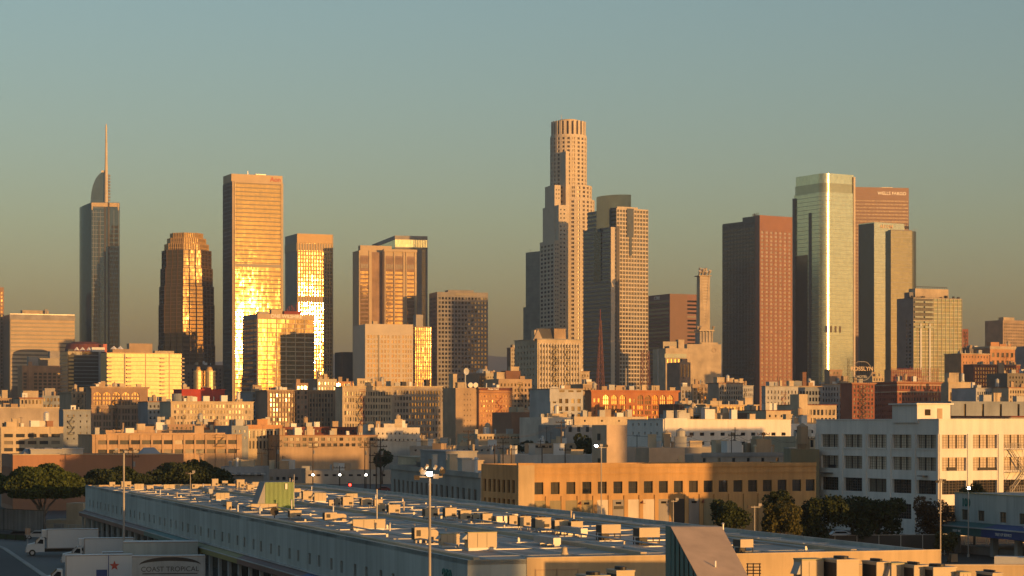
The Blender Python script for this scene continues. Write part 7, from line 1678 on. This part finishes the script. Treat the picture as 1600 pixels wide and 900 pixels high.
for a in (('first leaning utility pole left over the green hatch', 432, 686, 0, 620, 2), ('utility pole behind the green hatch, left of the trees', 419, 700, 0, 640, 1), ('thin utility pole over the mauve block', 409, 706, 0, 700, 1), ('utility pole with round bracket above the first small street tree', 489, 690, 0, 760, 2), ('dark short utility pole beside the middle street lamp', 530.5, 728, 0, 560, 1),
          ('left of the tall pair of utility poles past the low yards', 570, 688, 0, 640, 2), ('right of the tall pair of utility poles past the low yards', 578.5, 690, 0, 620, 1), ('thick dark utility pole behind the back row coolers', 588, 708, 0, 470, 2), ('utility pole with wide arms left of the narrow windowed block', 594.5, 684, 0, 500, 3),
          ('utility pole rising in front of the blank tan wall block', 732, 672, 0, 640, 2), ('utility pole before the brown brick roof house block', 773, 694, 0, 600, 1), ('tall utility pole with wide arms right of the lit hotel block', 786, 680, 0, 580, 3), ('thin utility pole near the brown shaded wall', 799, 700, 0, 620, 1),
          ('utility pole before the pale stepped house block', 877, 657, 0, 600, 2), ('short utility pole left of the stair tower', 847, 696, 0, 560, 1), ('thin utility pole left of the short one before the stair tower', 883, 700, 0, 560, 1), ('utility pole with arms before the long white warehouse windows', 1072, 679, 0, 540, 2), ('tall dark utility pole over the grey flat hall', 1148, 677, 0, 500, 3), ('utility pole at the right end of the long white warehouse', 1193, 675, 0, 520, 3), ('leaning utility pole before the small sunlit cream block', 1263, 682, 0, 470, 1), ('low utility pole over the red brick roofs left of the factory', 367, 700, 0, 720, 1), ('slender utility pole near the grey roof monitor', 207, 700, 0, 500, 2)):
    upole(*a)
W('mast_red', (0.15, 0.055, 0.045), rough=0.7)
def lattice_tower(label, px_, yt, Y, w0, mat='rust_red', taper=0.12, rows_=14):
    p = PX(px_, yt, Y); t = thing('radio_tower', label, 'radio mast', (p.x, Y, 0), 0.3); H = p.z; m = MB(); n = rows_
    C_ = lambda z, k: ((w0*(1-(1-taper)*z/H))*(1 if k in (0, 3) else -1), (w0*(1-(1-taper)*z/H))*(1 if k in (0, 1) else -1), z)
    for i in range(n):
        za, zc = H*i/n, H*(i+1)/n
        for k in range(4):
            m.tube(C_(za, k), C_(zc, k), 0.28, 4); m.tube(C_(za, k), C_(zc, (k+1) % 4), 0.15, 4); m.tube(C_(za, (k+1) % 4), C_(zc, k), 0.15, 4); m.tube(C_(za, k), C_(za, (k+1) % 4), 0.14, 4)
    m.build('lattice_mast', 'mast_red', t); m = MB(); m.tube((0, 0, H), (0, 0, H+8), 0.25); m.build('antenna', mat, t)
lattice_tower('tall red lattice radio mast before the banded grey tower', 938, 500, 1650, 4.2); lattice_tower('short blunt red lattice mast right of the tall red one', 1008, 548, 1650, 4.0, taper=0.55, rows_=7)
p = PX(978, 575, 1500); t = thing('flag_pole', 'bare pale pole rising behind the orange brick arches', 'flag pole', (p.x, 1500, 0)); m = MB(); m.cyl(0, 0, 0.5, 0, p.z, 8, 0.3); m.build('pole', 'bank_stone', t)
p = PX(1028, 545, 1700); t = thing('flag_pole', 'thin dark pole left of the angular annex', 'flag pole', (p.x, 1700, 0)); m = MB(); m.cyl(0, 0, 0.4, 0, p.z, 8, 0.3); m.build('pole', 'pale_gray', t)
t = thing('street_sign', 'small sign on a post in the truck yard beside the nearest street', 'sign', GX(43.5, 868)); m = MB(); m.tube((0,0,0),(0,0,4.0),0.06); m.build('post', 'pole_gray', t); m = MB(); m.box(-0.4,0.4,-0.04,0,3.2,4.2); m.build('sign_plate', 'pink_stone', t)

# ------------------------------------------------------------------ trucks and cars
def wheel(m_, t, x, y, r=0.5, wd=0.3):
    m = MB(); n = 16; i = 0
    m.v += [(x+r*cos(2*pi*k/n), y+s_, r+r*sin(2*pi*k/n)) for s_ in (0, wd) for k in range(n)]
    for k in range(n): m.f.append((k, (k+1) % n, n+(k+1) % n, n+k)); m.m.append(0)
    m.f.append(tuple(range(n))); m.m.append(0); m.f.append(tuple(n+k for k in range(n))); m.m.append(0)
    o = m.build('wheel', 'black_rubber', t)
    m = MB(); rr = r*0.55; m.face([(x+rr*cos(2*pi*k/n), y-0.01, r+rr*sin(2*pi*k/n)) for k in range(n)]); m.build('rim', 'galv', o)
def box_truck(label, g, rz, L=7.5, Hb=2.7, cabonly=True, reefer=True, stripe=None, sc_=1.0, group='white box trucks in the market yard'):
    """cab toward local -x, cargo box toward +x"""
    t = thing('box_truck', label, 'truck', g, rz, group); w_ = 1.25
    m = MB(); m.box(0, L, -w_, w_, 1.15, 1.15+Hb); bx = m.build('cargo_box', 'white_paint', t)
    m = MB()
    for (a, c, z0, z1) in ((0, L, 1.12, 1.24), (0, L, 1.15+Hb-0.1, 1.18+Hb), (-0.02, 0.1, 1.15, 1.15+Hb), (L-0.1, L+0.02, 1.15, 1.15+Hb)): m.box(a, c, -w_-0.02, -w_-0.002, z0, z1)
    m.build('edge_trim', 'steel', bx)
    P = [(-0.35, 0.6), (-0.35, 2.75), (-0.9, 2.8), (-1.75, 2.0), (-2.9, 1.75), (-3.1, 1.2), (-3.1, 0.6)]
    m = MB(); m.face([(x, -1.1, z) for x, z in P]); m.face([(x, 1.1, z) for x, z in reversed(P)])
    for (a, za), (c, zc) in zip(P, P[1:]+P[:1]): m.face([(a, -1.1, za), (c, -1.1, zc), (c, 1.1, zc), (a, 1.1, za)])
    cb = m.build('cab', 'white_paint', t)
    m = MB(); m.face([(-0.55,-1.112,1.85),(-0.55,-1.112,2.5),(-1.0,-1.112,2.55),(-1.5,-1.112,1.95)]); m.build('side_window', 'win_dark', cb)
    m = MB(); m.face([(-0.98,-1.0,2.76),(-0.98,1.0,2.76),(-1.72,1.0,2.06),(-1.72,-1.0,2.06)]); 
    m2 = MB(); m2.face([(x-0.02, y, z+0.02) for x, y, z in [(-0.98,-1.0,2.74),(-0.98,1.0,2.74),(-1.72,1.0,2.04),(-1.72,-1.0,2.04)]]); m2.build('windshield', 'win_dark', cb)
    m = MB(); m.box(-3.25, -3.11, -1.1, 1.1, 0.55, 0.95); m.build('bumper', 'steel', cb); m = MB(); m.box(-3.12, -3.105, -0.6, 0.6, 1.0, 1.6); m.build('grille', 'trim_dark', cb)
    for y in (-1.0, 0.75): m = MB(); m.box(-3.13, -3.103, y, y+0.25, 1.1, 1.35); m.build('headlight', 'sign_white', cb)
    m = MB(); m.box(-1.75, -1.65, -1.45, -1.15, 1.9, 2.4); m.build('mirror', 'trim_dark', cb)
    m = MB(); m.box(-3.0, L, -0.5, 0.5, 0.6, 1.1); m.build('chassis', 'trim_dark', t)
    if reefer: m = MB(); m.box(-0.75, -0.01, -0.9, 0.9, 2.9, 1.1+Hb); m.build('cooling_unit', 'white_paint', bx)
    for x in (-2.2, L-1.4, L-2.6): wheel(None, t, x, -1.2); wheel(None, t, x, 0.9)
    return t
RZT = radians(TH)*0.75
box_truck('white box truck with open front wheel, farthest of the yard trucks, under the market end', GX(73, 868), RZT, 7.8, 2.9)
box_truck('white box truck second in the yard, bonnet toward the street', GX(131, 884), RZT, 7.0, 2.8)
b3 = box_truck('white box truck with a star emblem panel near the bottom edge', GX(102, 925), RZT, 8.0, 3.3, reefer=False)
m = MB()
for k in range(5):
    a = pi/2+2*pi*k/5; c = (5.75, 3.15); 
    m.face([(c[0]+0.62*cos(a), -1.275, c[1]+0.62*sin(a)), (c[0]+0.26*cos(a+pi/5), -1.275, c[1]+0.26*sin(a+pi/5)), (c[0], -1.275, c[1]), (c[0]+0.26*cos(a-pi/5), -1.275, c[1]+0.26*sin(a-pi/5))])
m.build('star_emblem', 'sign_red', b3); m = MB(); m.box(3.6, 4.9, -1.28, -1.265, 1.9, 2.7); m.box(5.0, 5.1, -1.28, -1.265, 1.2, 4.4); m.build('blue_panel', 'blue_paint', b3)
# lettered trailer and the grey long trailer behind it
def trailer(name, label, g, rz, L, Hb, mat):
    t = thing(name, label, 'trailer', g, rz); m = MB(); m.box(0, L, -1.3, 1.3, 1.2, 1.2+Hb); bx = m.build('cargo_box', mat, t)
    m = MB(); m.box(0, L, -1.32, -1.302, 1.2+Hb-0.12, 1.23+Hb); m.box(0, L, -1.32, -1.302, 1.2, 1.35); m.build('edge_trim', 'steel', bx)
    m = MB(); m.box(0.5, L-0.3, -0.5, 0.5, 0.7, 1.2); m.build('chassis', 'trim_dark', t)
    for x in (L-2.8, L-1.6): wheel(None, t, x, -1.3); wheel(None, t, x, 1.0)
    m = MB(); m.box(1.5, 1.7, -1.0, -0.8, 0, 1.2); m.build('landing_leg', 'steel', t); return t
W('trailer_white', (0.36, 0.39, 0.40), rough=0.5, var=0.15, scale=0.6, streak=0.5)
t = trailer('semi_trailer', 'white lettered semi trailer with a dark arched swoosh at the bottom edge', GX(206, 938), RZT*0.7, 8.3, 3.9, 'trailer_white')
me = text_mesh('COAST TROPICAL', 0.8, 'trim_dark', 0.01, 0.0); o = link('lettering', me, t, (4.3, -1.32, 3.35)); o.rotation_euler = (pi/2, 0, 0)
m = MB(); n = 16
for k in range(n):
    a0, a1 = pi*k/n, pi*(k+1)/n; q = lambda a, r: (4.3-3.5*cos(a), -1.318, 4.05+r*sin(a))
    m.face([q(a0, 0.5), q(a1, 0.5), q(a1, 0.95), q(a0, 0.95)])
m.box(1.2, 7.4, -1.319, -1.306, 3.05, 3.15); m.build('swoosh_edge', 'trim_dark', t)
t = trailer('semi_trailer', 'long dull grey green trailer backed to the market dock behind the lettered trailer', GX(193, 912), RZT*0.6, 9.3, 4.1, 'market_wall')
m = MB(); m.box(0, 9.3, -1.35, 1.35, 5.3, 5.38); m.build('roof_edge', 'white_paint', t)
box_truck('white box truck nose poking out left of the grey green trailer', GX(160, 905), RZT, 3.0, 2.4, reefer=False)

def car(label, g, rz, mat='white_paint', L=4.6, H=1.45, van=False, cat='car', name='parked_car', group=None):
    t = thing(name, label, cat, g, rz, group); h = L/2
    P = [(-h, 0.35), (-h, 0.8), (-h+0.9, 0.95), (-h+1.6, H), (h-1.2, H), (h-0.3, 0.95), (h, 0.85), (h, 0.35)] if not van else [(-h, 0.4), (-h, 1.1), (-h+0.7, 1.3), (-h+1.2, H), (h, H), (h, 0.4)]
    m = MB(); w_ = 0.88; m.face([(x, -w_, z) for x, z in P]); m.face([(x, w_, z) for x, z in reversed(P)])
    for (a, za), (c, zc) in zip(P, P[1:]+P[:1]): m.face([(a, -w_, za), (c, -w_, zc), (c, w_, zc), (a, w_, za)])
    b_ = m.build('body', mat, t)
    m = MB(); m.face([(-h+1.15,-w_-0.01,1.0),(-h+1.65,-w_-0.01,H-0.1),(h-1.3,-w_-0.01,H-0.1),(h-0.7,-w_-0.01,1.0)] if not van else [(-h+1.0,-w_-0.01,H*0.62),(-h+1.35,-w_-0.01,H-0.15),(h-0.3,-w_-0.01,H-0.15),(h-0.3,-w_-0.01,H*0.62)]); m.build('side_window', 'win_dark', b_)
    for x in (-h+0.8, h-0.85): wheel(None, t, x, -w_-0.02, 0.33, 0.2); wheel(None, t, x, w_-0.18, 0.33, 0.2)
    m = MB(); m.box(-h-0.02, -h-0.002, -0.7, -0.4, 0.6, 0.75); m.build('headlight', 'sign_white', b_); return t
car('white pickup like van parked behind the market end below the dark trees', GX(1275, 866), radians(12), L=5.6, H=2.0, van=True, name='parked_van', cat='van')
g = GX(1160, 851); t = thing('parked_bus', 'white bus with dark windows parked between the slanted hood and the ochre block', 'bus', g, radians(14))
m = MB(); m.box(-3.2, 3.2, -1.25, 1.25, 0.5, 2.9); m.box(-3.0, 3.0, -1.1, 1.1, 2.9, 3.05); bb = m.build('body', 'white_paint', t)
for k in range(6): m = MB(); m.box(-2.9+k*1.0, -2.1+k*1.0, -1.27, -1.252, 1.5, 2.4); m.build('side_window', 'win_dark', bb)
m = MB(); m.box(3.202, 3.22, -1.0, 1.0, 1.4, 2.6); m.build('windshield', 'win_dark', bb)
for x in (-2.3, 2.1): wheel(None, t, x, -1.27); wheel(None, t, x, 1.0)
for i, (lab, px_, py, mt) in enumerate((('white car parked by the far street under the lamps, first from the left', 470, 771, 'white_paint'), ('dark car parked beyond the market roof beside the red light', 520, 772, 'trim_dark'), ('silver car parked by the shaded narrow windowed block', 575, 773, 'galv'), ('red car parked near the crossing poles', 598, 768, 'rust_red'))):
    car(lab, GX(px_, py), radians(8), mt)
car('white utility cart truck at the right edge below the second market hall', GX(1586, 892), radians(160), L=5.4, H=2.0, van=True, name='parked_van', cat='van')
for i, (lab, px_, py, mt) in enumerate((('pale car parked under the dark trees beside the fence', 1310, 842, 'white_paint'), ('dark car parked under the broad dark tree', 1345, 843, 'trim_dark'), ('grey car parked right of the dark one beneath the trees', 1385, 843, 'galv'), ('rusty car parked left of the white van behind the market end', 1232, 848, 'rust_red'))):
    car(lab, GX(px_, py), radians(5), mt)

# ------------------------------------------------------------------ overhead wires
def wire(label, a, c, sag=1.0, r=0.035, n=12):
    a, c = Vector(a), Vector(c); t = thing('power_line', label, 'overhead wire', a, 0, 'overhead wires between the utility poles')
    m = MB(); d = c-a; pr = None
    for k in range(n+1):
        v = k/n; p = d*v-Vector((0, 0, sag*4*v*(1-v)))
        if pr is not None: m.tube(pr, p, r, 4)
        pr = p
    m.build('cable', 'trim_dark', t)
for (pa, ya, Ya), (pb, yb, Yb) in (((419, 701, 640), (432, 689, 620)), ((432, 689, 620), (489, 693, 760)), ((432, 689, 620), (570, 691, 640)), ((570, 691, 640), (594.5, 687, 500)), ((594.5, 687, 500), (732, 675, 640)), ((588, 711, 470), (773, 697, 600)), ((732, 675, 640), (786, 683, 580)), ((786, 683, 580), (877, 660, 600)), ((877, 660, 600), (1072, 682, 540)), ((1072, 682, 540), (1148, 680, 500)), ((1148, 680, 500), (1193, 678, 520)), ((1193, 678, 520), (1263, 685, 470)), ((409, 708, 700), (419, 702, 640))):
    A_, C_ = PX(pa, ya, Ya), PX(pb, yb, Yb)
    for o_ in (-0.7, 0.7): wire('thin dark overhead wires sagging between the utility poles', A_+Vector((o_, 0, 0)), C_+Vector((o_, 0, 0)), 1.4, 0.03)
# ------------------------------------------------------------------ small yard things
def pallet_stack(label, g, n, mat='tan'):
    t = thing('pallet_stack', label, 'pallets', g, rnd.uniform(0, 1))
    for k in range(n):
        m = MB()
        for q in range(5): m.box(-0.6+q*0.26, -0.44+q*0.26, -0.5, 0.5, 0.1+k*0.15, 0.13+k*0.15)
        for q in (-0.5, -0.05, 0.4): m.box(-0.6, 0.6, q, q+0.1, k*0.15, 0.1+k*0.15)
        m.build('pallet', mat, t)
for lab, x, y, n in (('stack of wooden pallets under the far end of the market canopy', 118, 843, 9), ('lower stack of wooden pallets beside the farthest yard truck', 160, 850, 6), ('pallet stack beside the second market hall column', 1488, 878, 8)):
    pallet_stack(lab, GX(x, y), n)
for lab, x, y, mt in (('dark parked car at the far end of the truck yard', 28, 842, 'trim_dark'), ('silver parked car near the slatted fence in the truck yard', 60, 842, 'galv'), ('white parked car on the street beyond the truck yard', 105, 839, 'white_paint')):
    car(lab, GX(x, y), radians(8), mt)
t = thing('dumpster', 'green steel dumpster at the market dock end behind the trucks', 'dumpster', GX(150, 856), 0.3)
m = MB(); m.box(-1.2, 1.2, -0.8, 0.8, 0.15, 1.4); bx = m.build('bin', 'green_metal', t); m = MB(); m.box(-1.25, 1.25, -0.85, 0.85, 1.4, 1.48); m.build('lid', 'grille_black', bx)

# ------------------------------------------------------------------ haze
m = MB(); m.box(-3800, 3800, -900, 12800, -1, 372); hz = m.build('haze', ['grille_black']); struct(hz, 'stuff')
mh = bpy.data.materials.new('haze_air'); mh.use_nodes = True; n_ = mh.node_tree; n_.nodes.clear()
out = n_.nodes.new('ShaderNodeOutputMaterial'); pv = n_.nodes.new('ShaderNodeVolumePrincipled'); n_.links.new(pv.outputs[0], out.inputs['Volume'])
pv.inputs['Color'].default_value = (0.80, 0.84, 0.88, 1); pv.inputs['Density'].default_value = 0.00008; pv.inputs['Anisotropy'].default_value = 0.5
hz.data.materials.clear(); hz.data.materials.append(mh)
